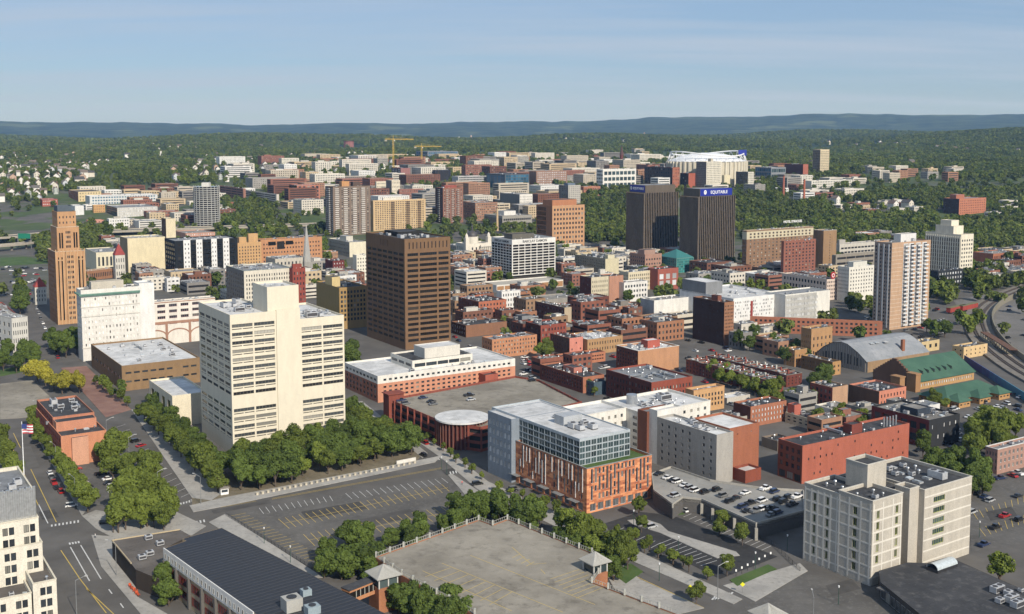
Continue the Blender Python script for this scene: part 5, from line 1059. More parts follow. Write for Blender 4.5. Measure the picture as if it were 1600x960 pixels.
# art deco building: masses described from the camera side
s = site(51, 913, 985, 20, 88); r = empty('art_deco_building', s['P'], GA); tag(r, 'cream art deco building with stepped masses and silver fluted crown at the left edge', 'building')
AD = '#efe6d0'
def deco(wd, z0, z1):
    out = []; n_ = max(1, round(wd/6.2))
    for i in range(n_):
        c0_ = wd*(i+.55)/n_
        for k in (-1, 1): out += [(c0_+k*.85-.7, c0_+k*.85+.7, z, z+2.3, 1, None) for z in (z1-3.9, z1-7.4, z1-10.9)]
    return out
p = s['P']
def mass(nx, ny, xl, xr, z0, yb, name, rf='brown', R_=deco, L_=None):
    q = site(nx, ny, yb, xl, xr); o = Matrix.Rotation(-GA, 3, 'Z') @ (Vector(q['P'])-Vector(p))
    block(r, o.x, o.y, z0, q['lu'], min(30, q['lv']), q['h'], AD, L=L_, R=R_, roof=rf, name=name, cop='#e6dcc2', frame='#3a3a38')
    units(r, o.x+q['lu']*.5, o.y+1, q['lu']*.45, 4, q['h']-.9, 4, int(ny)); return q, o
mass(51, 913, 30, 88, 0, 985, 'lower_wing'); mass(-20, 941, -60, 49, 0, 1000, 'lower_wing'); mass(-40, 867, -100, 66, 0, 978, 'middle_tier'); mass(-40, 826, -100, 60, 0, 975, 'upper_tier')
q, o = mass(-40, 785, -100, 55, 0, 972, 'crown', 'grey', None, None)
mb = MB(); SIL = plain('silver_flutes', (.62, .62, .60), .35, .7)
for i in range(26): x = o.x+q['lu']*(.01+.975*i/26); mb.cyl(x+.5, o.y-.3, q['h']-9, q['h']+1.4+(.6 if i % 3 else 0), .42, n=8)
mb.build('silver_flutes', SIL, r); units(r, o.x+8, o.y+3, q['lu']-9, 14, q['h']-.9, 8, 4)
fp = at(33, 742, q['h']); r2 = empty('flagpole', (fp.x, fp.y+2, q['h']-.9)); tag(r2, 'white flagpole with striped flag on the art deco building', 'flagpole')
mb = MB(); mb.tube((0, 0, 0), (0, 0, 17), .16, r1=.08); mb.build('pole', SIGNW, r2)
for k in range(7):
    mb = MB(); z = 13.2+k*.42
    for j in range(6): mb.quad((.1+j*.55, .25*math.sin(j), z), (.65+j*.55, .25*math.sin(j+1), z), (.65+j*.55, .25*math.sin(j+1), z+.42), (.1+j*.55, .25*math.sin(j), z+.42), 0)
    mb.build('flag_stripe', plain('flag_red', (.45, .05, .06), .8) if k % 2 == 0 else SIGNW, r2)
mb = MB(); mb.box(.1, -.32, 14.9, 1.5, .32, 16.15); mb.build('flag_canton', plain('flag_blue', (.03, .05, .2), .8), r2)
# black roofed clinic bottom right and its clutter
r, w, c_ = prism_building('clinic', 'low clinic with black flat roof and glass front at bottom right', 'building', [(1373,892),(1418,879),(1448,880),(1482,870),(1606,925),(1640,1000),(1500,1010),(1376,910)], 5.0, wallm('#55504a'), roofm('dark'))
for (x, y, k) in ((1558, 925, 1), (1575, 930, 0), (1580, 940, 1), (1562, 942, 0), (1595, 925, 2), (1590, 948, 1)): p_ = at(x, y, 5.0); link('rooftop_unit', UNITS[k], r, (p_.x-c_[0], p_.y-c_[1], 4.95), .6)
p_ = at(1472, 888, 5); mb = MB(); mb.box(-5, -2, 0, 5, 2, 1.0)
for k in range(8):
    a, b2 = math.pi*k/8, math.pi*(k+1)/8; mb.quad((-5, 2*math.cos(a), 1+1.6*math.sin(a)), (5, 2*math.cos(a), 1+1.6*math.sin(a)), (5, 2*math.cos(b2), 1+1.6*math.sin(b2)), (-5, 2*math.cos(b2), 1+1.6*math.sin(b2)), 1)
mb.build('barrel_skylight', [DARKM, plain('skylight_glass', (.45, .5, .52), .15)], r, (p_.x-c_[0], p_.y-c_[1], 4.95)).rotation_euler = (0, 0, math.radians(34))
A, B_ = at(1376, 910, 5), at(1500, 1010, 5); d = B_-A; ang = math.atan2(d.y, d.x)
for k in range(int(d.length/3)):
    pp = A + d.normalized()*(k*3+.5) + Vector((-d.normalized().y, d.normalized().x, 0))*-.06; link('window', win_mesh(2.4, 3.0, GREYM, GL['store'](), 2), r, (pp.x-c_[0], pp.y-c_[1], .5), ang)
mb = MB(); pp = at(1400, 922, 3.6); mb.box(-4, -4, 3.5, 5, 4, 3.9, bottom=True)
for x in (-3.5, 0, 4.3): mb.box(x, -3.7, 0, x+.25, -3.45, 3.5)
mb.build('entrance_canopy', [plain('canopy_grey', (.12, .12, .12), .6)], r, (pp.x-c_[0], pp.y-c_[1], 0)).rotation_euler = (0, 0, math.radians(34))
# raised parking deck by the hotel
RD = [(1018,742),(1048,731),(1110,752),(1190,764),(1256,768),(1257,800),(1181,820),(1096,782),(1067,779),(1051,790),(1021,768)]
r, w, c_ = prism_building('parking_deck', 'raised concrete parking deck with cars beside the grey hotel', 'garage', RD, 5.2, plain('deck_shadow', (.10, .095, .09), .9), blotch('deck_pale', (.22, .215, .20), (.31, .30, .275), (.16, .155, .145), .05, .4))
mb = MB()
for i in range(len(w)): wall_run(mb, w[i], w[(i+1) % len(w)], 4.2, 5.9, .3)
mb.build('parapet', wallm('#b9b4a8'), r)
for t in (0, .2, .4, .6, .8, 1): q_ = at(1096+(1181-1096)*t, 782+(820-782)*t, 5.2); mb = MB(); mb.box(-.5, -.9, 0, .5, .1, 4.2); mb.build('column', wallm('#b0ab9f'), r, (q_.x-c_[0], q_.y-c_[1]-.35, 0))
ORDN = ['first', 'second', 'third', 'fourth', 'fifth', 'sixth', 'seventh', 'eighth', 'ninth', 'tenth'] + ['%dth' % k for k in range(11, 40)]
# ------------------------------------------------------------------ landmarks with shapes of their own
# stadium
c = at(1104, 287); PXM = c.y/F; R0 = 63*PXM; r = empty('stadium', tuple(c), .25); tag(r, 'large stadium with pale ribbed wall, white roof and white ring truss', 'stadium')
def ell(a, k=1.0): return (R0*k*math.cos(a), R0*.80*k*math.sin(a))
N = 48; hw = 34*PXM; WALLS = wallm('#d9cfb4'); WHT = plain('stadium_white', (.74, .75, .76), .4)
mb = MB(); mb.prism([ell(2*math.pi*k/N) for k in range(N)], -25, hw, top=False); mb.build('wall', WALLS, r)
for k in range(N):
    a = 2*math.pi*k/N; x, y = ell(a, 1.012); mb = MB(); mb.box(-1.4, -1.4, -25, 1.4, 1.4, hw+1); mb.build('pier', wallm('#e6ddc4'), r, (x, y, 0)).rotation_euler = (0, 0, a)
mb = MB(); rings = 7
for j in range(rings+1):
    t = j/rings
    for k in range(N): x, y = ell(2*math.pi*k/N, .98*(1-t)); mb.v.append((x, y, hw+1+13*PXM*(1-(1-t)**2.2)))
for j in range(rings):
    for k in range(N): mb.f.append((j*N+k, j*N+(k+1) % N, (j+1)*N+(k+1) % N, (j+1)*N+k)); mb.m.append(0)
mb.build('roof', WHT, r); rz = lambda a: hw + PXM*(12.5 + 3.5*math.cos(2*(a-.3)))
for k in range(N//2):
    a, b2 = 4*math.pi*k/N, 4*math.pi*(k+1)/N; mb = MB(); p, q = ell(a, .93), ell(b2, .93)
    mb.tube((*p, rz(a)), (*q, rz(b2)), 1.25); mb.build('ring_truss', WHT, r)
    mb = MB(); m_ = ell((a+b2)/2, 1.0); mb.tube((*p, rz(a)), (*m_, hw), .5); mb.tube((*m_, hw), (*q, rz(b2)), .5); mb.build('truss_brace', WHT, r)
mb = MB(); p = ell(-.5, .9); mb.box(p[0]-8, p[1], rz(-.5)-4, p[0]+8, p[1]+2, rz(-.5)+7); mb.build('blue_sign', SIGNB, r)
# cathedral
c = at(742, 404); r = empty('cathedral', tuple(c), GA); tag(r, 'white stone cathedral with dark dome and twin small belfries', 'church'); ST = '#ebe3d0'; k_ = c.y/F
block(r, -20*k_, -6*k_, 0, 46*k_, 30*k_, 24*k_, ST, L=G(5, 2, .3, .6, 2, 2), R=G(6, 2, .34, .55, 3, 3), roof='tan', cop='#ede6d6')
block(r, 4*k_, -10*k_, 0, 20*k_, 3.9*k_, 20*k_, ST, roof='tan', name='portico')
mb = MB()
for i in range(6): mb.cyl(5.5*k_+i*3.4*k_, -11.5*k_, 0, 19*k_, 1.0*k_, .85*k_, n=10)
mb.box(3.6*k_, -12.8*k_, 19*k_, 24.4*k_, -10.02*k_, 21.5*k_); mb.poly([(3.6*k_, -12.8*k_, 21.5*k_), (24.4*k_, -12.8*k_, 21.5*k_), (14*k_, -12.8*k_, 26*k_)]); mb.build('columns', wallm(ST), r)
mb = MB(); mb.cyl(0, 0, 23*k_, 34*k_, 9.5*k_, n=24); mb.build('drum', wallm(ST), r, (0, 8*k_, 0))
mb = MB(); nn = 24
for j in range(7):
    a = j/6*math.pi/2
    for i in range(nn): t = 2*math.pi*i/nn; mb.v.append((8.6*k_*math.cos(a)*math.cos(t), 8.6*k_*math.cos(a)*math.sin(t), 34*k_+9.5*k_*math.sin(a)))
for j in range(6):
    for i in range(nn): mb.f.append((j*nn+i, j*nn+(i+1) % nn, (j+1)*nn+(i+1) % nn, (j+1)*nn+i)); mb.m.append(0)
mb.cyl(0, 0, 43*k_, 49*k_, 1.6*k_, n=8); mb.cyl(0, 0, 49*k_, 55*k_, 1.2*k_, .1, n=8); mb.build('dome', plain('dome_dark', (.06, .055, .055), .55), r, (0, 8*k_, 0))
for (x, y) in ((-19, -7), (21, -7)):
    mb = MB(); mb.box(-3.2*k_, -3.2*k_, 0, 3.2*k_, 3.2*k_, 34*k_); mb.cyl(0, 0, 34*k_, 38*k_, 2.8*k_, 2.2*k_, n=10); mb.cyl(0, 0, 38*k_, 41*k_, 2*k_, .2, n=10); mb.build('belfry', wallm(ST), r, (x*k_, y*k_, 0))
FOOT.append((Vector((c.x-20*k_, c.y-10*k_)), *axes(GA), 50*k_, 40*k_))
# round tower
c = at(324, 354); k_ = c.y/F; r = empty('round_tower', tuple(c)); tag(r, 'round dark glass apartment tower with pale floor bands', 'tower'); Ht = 62*k_; R_ = 19.3*k_
mb = MB(); mb.cyl(0, 0, 0, Ht, R_, n=40); mb.build('glass', GL['tint'](), r)
for j in range(19):
    mb = MB(); z = Ht*j/19; mb.cyl(0, 0, z, z+Ht/19*.42, R_+.5, n=40); mb.build('floor_band', wallm('#a9a9a4'), r)
mb = MB()
for i in range(20): a = 2*math.pi*i/20; mb.tube(((R_+.3)*math.cos(a), (R_+.3)*math.sin(a), 0), ((R_+.3)*math.cos(a), (R_+.3)*math.sin(a), Ht+1), .4, 5)
mb.build('mullions', wallm('#c9c9c4'), r)['kind'] = 'stuff'
mb = MB(); mb.box(-6*k_, -5*k_, Ht, 6*k_, 5*k_, Ht+6*k_); mb.build('penthouse', wallm('#e9e6dd'), r); FOOT.append((Vector((c.x-R_, c.y-R_)), Vector((1, 0)), Vector((0, 1)), 2*R_, 2*R_))
# church with grey spire
c = at(480, 436); k_ = c.y/F; r = empty('church', tuple(c), GA); tag(r, 'grey stone church with tall pointed spire', 'church')
mb = MB(); mb.box(-7*k_, -7*k_, 0, 7*k_, 7*k_, 27*k_); mb.build('bell_tower', wallm('#a7a49c'), r)
mb = MB(); mb.cyl(0, 0, 27*k_, 86*k_, 7.2*k_, .25, n=8); mb.build('spire', wallm('#b4b2ac'), r)
for sx in (-1, 1):
    for sy in (-1, 1): mb = MB(); mb.cyl(sx*6*k_, sy*6*k_, 27*k_, 38*k_, 1.6*k_, .1, n=6); mb.build('pinnacle', wallm('#a7a49c'), r)
mb = MB(); mb.box(-6*k_, 7*k_, 0, 6*k_, 38*k_, 14*k_); mb.poly([(-6.6*k_, 7*k_, 14*k_), (-6.6*k_, 38*k_, 14*k_), (0, 38*k_, 22*k_), (0, 7*k_, 22*k_)]); mb.poly([(6.6*k_, 7*k_, 14*k_), (6.6*k_, 38*k_, 14*k_), (0, 38*k_, 22*k_), (0, 7*k_, 22*k_)]); mb.build('nave', wallm('#8f8c85'), r)
# city hall towers
def turret(px, py, wpx, hw_, hr, label, body=True):
    c = at(px, py); k_ = c.y/F; r = empty('city_hall_tower', tuple(c), GA); tag(r, label, 'tower'); w = wpx*k_
    block(r, -w, -w, 0, 2*w, 2*w, hw_*k_, '#d9d4c6', L=G(3, 3, .34, .6, 2, 2), R=G(4, 3, .34, .6, 2, 2), roof='dark', par=.2)
    mb = MB(); e = w*1.08
    for i in range(4):
        a, b2 = [(-e, -e), (e, -e), (e, e), (-e, e)][i], [(e, -e), (e, e), (-e, e), (-e, -e)][i]; mb.poly([(*a, hw_*k_+.02), (*b2, hw_*k_+.02), (0, 0, (hw_+hr)*k_)])
    mb.build('pyramid_roof', wallm('#a8382c', .7), r)
turret(187, 436, 7.5, 38, 18, 'tall pale stone tower with steep red pyramid roof')
turret(63, 476, 8.5, 28, 15, 'broad pale stone tower with red pyramid roof left of the orange tower')
# armory drill hall (grey) and green roofed hall
s = site(1356, 566, 584, 1277, 1452); r = empty('drill_hall', s['P'], GA); tag(r, 'armory drill hall with grey faceted roof and pale arched end wall', 'building'); lu, lv, h = s['lu'], s['lv'], s['h']
prof = [(0, 0), (0, h), (.17, h+4.6), (.38, h+8.4), (.5, h+9.0), (.66, h+8.0), (.86, h+4.0), (1, h-.5), (1, 0)]
mb = MB(); mb.poly([(0, lv*a, z) for a, z in prof]); mb.build('end_wall', wallm('#b9b0a4'), r)
mb = MB(); mb.quad((0, 0, 0), (lu, 0, 0), (lu, 0, h), (0, 0, h)); mb.poly([(lu, lv*a, z) for a, z in prof][::-1]); mb.build('wall', wallm('#a9875c'), r)
mb = MB()
for i in range(1, 7):
    (a, z0), (b2, z1) = prof[i], prof[i+1]; mb.quad((-.8, lv*a, z0), (lu+.5, lv*a, z0), (lu+.5, lv*b2, z1), (-.8, lv*b2, z1))
mb.build('roof', blotch('slate_roof', (.20, .215, .23), (.27, .28, .295), (.16, .17, .185), .06, .5), r)
for k in range(13):
    a = .12+.062*k; zt = 3.2+3.0*math.sin(math.pi*a); o = link('window', win_mesh(1.1, zt, wallm('#777'), GL[None](), 0), r, (-.06, lv*a+1.1, h*.42), -math.pi/2)
for k in range(22): mb = MB(); a = .04+.044*k; mb.box(-.35, lv*a, 0, -.01, lv*a+.3, h+max(0, 8.2*math.sin(math.pi*a))-.3); mb.build('rib', wallm('#a2998e'), r)
for (x, y) in ((.30, .30), (.38, .30), (.50, .27)): link('skylight', UNITS[5], r, (lu*x, lv*y, h+7.2), 0, (1.6, 1.4, 1))
mb = MB(); mb.box(lu*.62, lv*.08, h, lu*.66, lv*.12, h+9); mb.build('chimney', wallm('#a8653f'), r)
FOOT.append((Vector(s['P'][:2]), *axes(GA), lu, lv))
GREEN = blotch('green_roof_metal', (.042, .095, .064), (.060, .125, .084), (.05, .09, .068), .08, .5, rough=.55)
def hip(r, x0, y0, lx, ly, z, rise, mat, e=.9, gable=False):
    mb = MB(); a = min(lx, ly)/2 if not gable else 0; mid = y0+ly/2 if lx >= ly else None
    if lx >= ly:
        p = [(x0-e, y0-e, z), (x0+lx+e, y0-e, z), (x0+lx+e, y0+ly+e, z), (x0-e, y0+ly+e, z), (x0+a-(e if gable else 0), y0+ly/2, z+rise), (x0+lx-a+(e if gable else 0), y0+ly/2, z+rise)]
        fs = [(0, 1, 5, 4), (2, 3, 4, 5), (1, 2, 5), (3, 0, 4)]
    else:
        p = [(x0-e, y0-e, z), (x0+lx+e, y0-e, z), (x0+lx+e, y0+ly+e, z), (x0-e, y0+ly+e, z), (x0+lx/2, y0+a, z+rise), (x0+lx/2, y0+ly-a, z+rise)]
        fs = [(0, 1, 4), (1, 2, 5, 4), (2, 3, 5), (3, 0, 4, 5)]
    for f in fs: mb.poly([p[i] for i in f])
    return mb.build('roof', mat, r)
s = site(1432, 598, 611, 1366, 1522); r = empty('market_hall', s['P'], GA); tag(r, 'tan brick hall with large green gabled roof and dormer vents', 'building'); lu, lv, h = s['lu'], s['lv'], s['h']
block(r, 0, 0, 0, lu, lv, h, '#c99a58', L=G(8, 1, .3, .5, 2, 1), R=G(24, 1, .5, .55, .8, .8, glass='white'), roof='dark', par=.05)
hip(r, 0, 0, lu, lv, h+.1, 9.5, GREEN, gable=True)
mb = MB(); steps = 9
for i in range(steps):
    for sd in (0, 1):
        y = lv*(i/steps/2); y1 = lv*((i+1)/steps/2); y, y1 = (y, y1) if sd == 0 else (lv-y1, lv-y)
        mb.box(-1.0, y, 0, .4, y1, h+1.6+9.5*(i+.7)/steps)
mb.build('stepped_gable', wallm('#7d5a42'), r); 
for i in range(6): mb = MB(); x = lu*(.18+.1*i); mb.poly([(x, lv*.12, h+3.0), (x+1.2, lv*.12, h+3.0), (x+.6, lv*.12, h+4.6), (x, lv*.12, h+4.6)][:3]); mb.poly([(x, lv*.12, h+3.0), (x+.6, lv*.12, h+4.6), (x+.6, lv*.26, h+5.2)]); mb.poly([(x+1.2, lv*.12, h+3.0), (x+.6, lv*.26, h+5.2), (x+.6, lv*.12, h+4.6)]); mb.build('dormer_vent', plain('dormer_dark', (.03, .05, .04), .7), r)
for k in range(2): mb = MB(); mb.box(-4.5-k*13, -3-k*0, 0, -.5-k*13, 3, h+5); mb.box(-4.8-k*13, -3.3, h+5, -.2-k*13, 3.3, h+5.6); mb.build('castle_turret', wallm('#b3824c'), r)
FOOT.append((Vector(s['P'][:2]), *axes(GA), lu, lv))
s = site(1481, 627, 638, 1436, 1566); r = empty('market_wing', s['P'], GA); tag(r, 'low tan brick range with green hipped roofs in front of the green gabled hall', 'building'); lu, lv, h = s['lu'], min(24, s['lv']), s['h']
block(r, 0, 0, 0, lu, lv, h, '#c08d4b', L=G(6, 1, .5, .5, .8, .8), R=G(10, 1, .5, .5, .8, .8), roof='dark', par=.05); hip(r, 0, 0, lu, lv, h+.06, 5, GREEN)
for (x, w_) in ((.05, .2), (.42, .2), (.78, .2)): block(r, lu*x, -5, 0, lu*w_, 4.98, h, '#c8954f', R=G(3, 1, .6, .5, .8, .8), L=G(2, 1, .5, .5, .8, .8), roof='dark', par=.05, name='wing'); hip(r, lu*x, -5, lu*w_, 9, h+.08, 3.4, GREEN)
FOOT.append((Vector(s['P'][:2]), *axes(GA), lu, lv))
# teal glass pyramid building
s = site(1057, 404, 428, 1030, 1084); r = empty('glass_atrium', s['P'], GA); tag(r, 'teal glass building with low pyramid roof before the dark towers', 'building'); lu, lv, h = s['lu'], min(40, s['lv']), s['h']
block(r, 0, 0, 0, lu, lv, h, '#5f9990', L=G(9, 6, .86, .82, .3, .6, glass='teal'), R=G(8, 6, .86, .82, .3, .6, glass='teal'), roof='dark', par=.1)
mb = MB()
for i in range(4):
    a, b2 = [(0, 0), (lu, 0), (lu, lv), (0, lv)][i], [(lu, 0), (lu, lv), (0, lv), (0, 0)][i]; mb.poly([(*a, h+.02), (*b2, h+.02), (lu/2, lv/2, h+7.5)])
mb.build('pyramid_roof', plain('teal_roof', (.035, .16, .15), .4), r); FOOT.append((Vector(s['P'][:2]), *axes(GA), lu, lv))
# townhouse rows: every house a thing
rnd = random.Random(4); TW = ['#8f4632', '#7d3c2e', '#9a5038', '#a3624a', '#874a3a']
def terrace(nx, ny, yb, xl, depth, n, desc, grp):
    s = site(nx, ny, yb, xl, nx+20); w = s['lv']/n; u, v = axes(GA)
    for i in range(n):
        P = Vector((s['P'][0], s['P'][1], 0)) + Vector((v.x, v.y, 0))*(w*i); hh = s['h']*rnd.uniform(.94, 1.06); r = empty('townhouse', tuple(P), GA)
        tag(r, desc % ('nearest' if i == 0 else ['', 'second', 'third', 'fourth', 'fifth', 'sixth', 'seventh', 'eighth', 'ninth', 'tenth', 'eleventh', 'twelfth'][i]), 'house', grp)
        block(r, 0, 0, 0, depth, w-.03, hh, rnd.choice(TW), L=G(2, 3, .42, .58, .6, 1.0), R=G(4, 3, .3, .5, .8, 1.0) if i == 0 else None, roof='dark', par=.6, cop='#8f8a80', wallL=rnd.choice(TW))
        mb = MB(); mb.box(0, 0, 0, .9, .9, 2.2); mb.build('chimney', wallm('#a8523e' if rnd.random() < .6 else '#d8d2c4'), r, (depth*rnd.uniform(.3, .8), w*.8, hh-.6))
        units(r, 0, 0, depth, w, hh-.6, 4, i*3+nx)
    FOOT.append((Vector(s['P'][:2]), u, v, depth, s['lv']))
terrace(1199, 594, 617, 1072, 12, 12, '%s house from the street end in the front dark brick terrace', 'front terrace of brick houses')
terrace(1229, 586, 607, 1104, 12, 12, '%s house from the street end in the rear dark brick terrace', 'rear terrace of brick houses')
# chimneys, water tank, red church spire, cranes
def stack(px, yt, yb, w, name, label, cat, col, taper=.75):
    c = at(px, yb); k_ = c.y/F; r = empty(name, tuple(c)); tag(r, label, cat); H_ = (yb-yt)*k_
    mb = MB(); mb.cyl(0, 0, -4, H_, w*k_, w*k_*taper, n=16); mb.build('shaft', wallm(col), r); mb = MB(); mb.cyl(0, 0, H_+.02, H_+1.2, w*k_*taper*1.12, n=16); mb.build('rim', wallm('#7c3f30'), r); return r, k_, H_
stack(1224, 276, 307, 1.9, 'chimney_stack', 'red brick chimney stack behind the low grey works', 'chimney', '#bf6a4c')
stack(1256, 282, 320, 1.9, 'chimney_stack', 'taller red brick chimney stack nearer the trees', 'chimney', '#c9683f')
stack(777, 326, 362, 2.0, 'chimney_stack', 'slim tan chimney stack beside the lettered white slab', 'chimney', '#d9b884')
stack(545, 221, 233, 8.0, 'water_tank', 'round brick water tank on the wooded hilltop', 'tank', '#a5665a', 1.0)
r, k_, H_ = stack(971, 243, 266, 2.8, 'church_tower', 'dark red church tower with pointed spire in the distance', 'church', '#7a4038', .95)
mb = MB(); mb.cyl(0, 0, H_+1.3, H_+16*k_, 2.9*k_, .1, n=8); mb.build('spire', wallm('#6a4a44'), r)
YEL = plain('crane_yellow', (.55, .36, .05), .6)
def crane(px, yt, yb, xl, xr, yj, label):
    c = at(px, yb); k_ = c.y/F; r = empty('tower_crane', tuple(c)); tag(r, label, 'crane'); H_ = (yb-yt)*k_; zj = (yb-yj)*k_; w = 1.1
    mb = MB()
    for sx in (-w, w):
        for sy in (-w, w): mb.tube((sx, sy, -3), (sx, sy, zj+2), .38, 4)
    for i in range(int(zj/3)): s_ = 1 if i % 2 else -1; mb.tube((-w*s_, -w, i*3), (w*s_, -w, i*3+3), .22, 4); mb.tube((-w, -w*s_, i*3), (-w, w*s_, i*3+3), .22, 4)
    mb.build('mast', YEL, r)
    mb = MB(); x0, x1 = (xl-px)*k_, (xr-px)*k_
    for y_, z_ in ((-.9, 0), (.9, 0), (0, 2.0)): mb.tube((x0, y_, zj+z_), (x1, y_, zj+z_*.6), .36, 4)
    for i in range(int((x1-x0)/3)): mb.tube((x0+i*3, -.9, zj), (x0+i*3+1.5, 0, zj+1.9), .18, 4); mb.tube((x0+i*3+1.5, 0, zj+1.9), (x0+i*3+3, -.9, zj), .18, 4)
    mb.build('jib', YEL, r); mb = MB(); mb.tube((0, 0, zj), (0, 0, H_), .5, 4); mb.tube((0, 0, H_), (x0*.8, 0, zj+2), .16, 4); mb.tube((0, 0, H_), (x1*.7, 0, zj+2), .16, 4); mb.build('peak', YEL, r)
    mb = MB(); mb.box(x0-.5, -1.2, zj-3.2, x0+4, 1.2, zj-.4, bottom=True); mb.build('counterweight', wallm('#b9b3a4'), r); mb = MB(); mb.box(1.3, -1, zj-3, 3.4, 1, zj-.5, bottom=True); mb.build('cab', wallm('#d9d4c8'), r)
crane(615, 213, 274, 602, 647, 219, 'yellow tower crane left of the other, reaching above the woods')
crane(659, 225, 266, 648, 690, 230, 'lower yellow tower crane over the academic block')
# ------------------------------------------------------------------ railway on the right
TR = [(1640,602),(1600,580),(1570,560),(1548,541),(1531,517),(1527,496),(1536,480),(1556,467),(1600,449),(1660,430)]
tp = [at(x, y, 1.2) for x, y in TR]
def smooth(ps, n=8):
    out = []
    for i in range(len(ps)-1):
        p0, p1, p2, p3 = ps[max(0, i-1)], ps[i], ps[i+1], ps[min(len(ps)-1, i+2)]
        for k in range(n):
            t = k/n; out.append(.5*((2*p1)+(-p0+p2)*t+(2*p0-5*p1+4*p2-p3)*t*t+(-p0+3*p1-3*p2+p3)*t**3))
    return out+[ps[-1]]
tp = smooth(tp)
def ribbon(ps, off0, off1, z0, z1, mb):
    L_, R_ = [], []
    for i, p in enumerate(ps):
        d = ps[min(i+1, len(ps)-1)]-ps[max(i-1, 0)]; d.z = 0; n_ = Vector((-d.y, d.x, 0)).normalized(); L_.append(p+n_*off0); R_.append(p+n_*off1)
    for i in range(len(ps)-1):
        a, b2, c2, d2 = L_[i], L_[i+1], R_[i+1], R_[i]; q = lambda v_, z: (v_.x, v_.y, z)
        mb.quad(q(a, z1), q(b2, z1), q(c2, z1), q(d2, z1)); mb.quad(q(a, z0), q(b2, z0), q(b2, z1), q(a, z1)); mb.quad(q(d2, z0), q(c2, z0), q(c2, z1), q(d2, z1))
mb = MB(); ribbon(tp, -9, 9, 0, 1.1, mb); mb.build('track_ballast', blotch('ballast', (.15, .135, .115), (.21, .19, .165), (.10, .09, .08), .2, 1.5))['kind'] = 'structure'
RAIL = plain('rail_steel', (.10, .075, .06), .5, .5)
r = empty('railway_track', tuple(tp[30])); tag(r, 'outer railway track curving past the car park', 'track'); r3 = empty('railway_track', tuple(tp[28])); tag(r3, 'inner railway track curving past the platform canopy', 'track')
for rr, off in ((r, 3.2), (r3, -3.2)):
    for o_ in (-.75, .75): mb = MB(); ribbon([p-rr.location for p in tp], off+o_-.12, off+o_+.12, 0, .32, mb); mb.build('rail', RAIL, rr)
    mb = MB(); ribbon([p-rr.location for p in tp], off-1.4, off+1.4, -.1, .05, mb); mb.build('sleepers', plain('sleeper_brown', (.075, .058, .045), .9), rr)
mb = MB(); ribbon(tp, -10.6, -9.8, 0, 4.4, mb); tag(mb.build('retaining_wall', wallm('#8f8874')), 'pale retaining wall along the inside of the railway curve', 'wall')
p, q = at(1537, 530, 0), at(1583, 559, 0); d = q-p; r = empty('platform_canopy', tuple(p), math.atan2(d.y, d.x)); tag(r, 'long brown roofed railway platform canopy on pale posts', 'canopy'); L_ = d.length
mb = MB(); mb.box(0, -2.4, 4.6, L_, 2.4, 5.0, bottom=True); mb.build('roof', wallm('#77543f'), r); mb = MB(); mb.box(0, -2.6, 0, L_, 2.6, 1.2); mb.build('platform', wallm('#b9ab90'), r)
for k in range(int(L_/5)): mb = MB(); mb.box(k*5, -2.2, 1.2, k*5+.5, -1.7, 4.6); mb.build('post', wallm('#d8c89c'), r)
p, q = at(1506, 566, 0), at(1612, 634, 0); d = q-p; r = empty('mural_wall', tuple(p), math.atan2(d.y, d.x)); tag(r, 'long retaining wall painted with a dark blue and teal mural', 'wall')
m, n, l, b = base_mat('mural_paint'); tcn = n.new('ShaderNodeTexCoord'); sx_ = n.new('ShaderNodeSeparateXYZ'); l.new(tcn.outputs['Object'], sx_.inputs[0]); dv = n.new('ShaderNodeMath'); dv.operation = 'DIVIDE'; dv.inputs[1].default_value = d.length; l.new(sx_.outputs[0], dv.inputs[0])
nz = n.new('ShaderNodeTexNoise'); nz.inputs['Scale'].default_value = .25; l.new(tcn.outputs['Object'], nz.inputs[0]); ma = n.new('ShaderNodeMath'); ma.operation = 'MULTIPLY_ADD'; ma.inputs[1].default_value = .6; l.new(nz.outputs[0], ma.inputs[0]); l.new(dv.outputs[0], ma.inputs[2])
rp = n.new('ShaderNodeValToRGB'); e = rp.color_ramp.elements; e[0].position = .2; e[0].color = (.015, .015, .05, 1); e[1].position = 1.0; e[1].color = (.02, .16, .26, 1); x_ = e.new(.55); x_.color = (.03, .02, .14, 1); x_ = e.new(.75); x_.color = (.02, .07, .2, 1); l.new(ma.outputs[0], rp.inputs[0]); l.new(rp.outputs[0], b.inputs['Base Color'])
mb = MB(); mb.box(0, 0, 0, d.length, .5, 4.2); mb.build('painted_face', m, r)
for (px, py, lab, a_) in ((1494, 484, 'red boxcar beside its twin on the rail siding', .75), (1513, 481, 'red boxcar with mossy roof on the rail siding', .75)):
    p = at(px, py+4, 0); r = empty('boxcar', tuple(p), a_); tag(r, lab, 'boxcar'); mb = MB(); mb.box(-13, -1.7, 1.2, 13, 1.7, 4.6); mb.build('body', wallm('#b03a2a'), r); mb = MB(); mb.box(-13.1, -1.8, 4.6, 13.1, 1.8, 4.9); mb.build('roof', wallm('#7d7a52'), r)
    for x in (-9, 9): mb = MB(); mb.box(x-1.5, -1.3, 0, x+1.5, 1.3, 1.2); mb.build('bogie', DARKM, r)
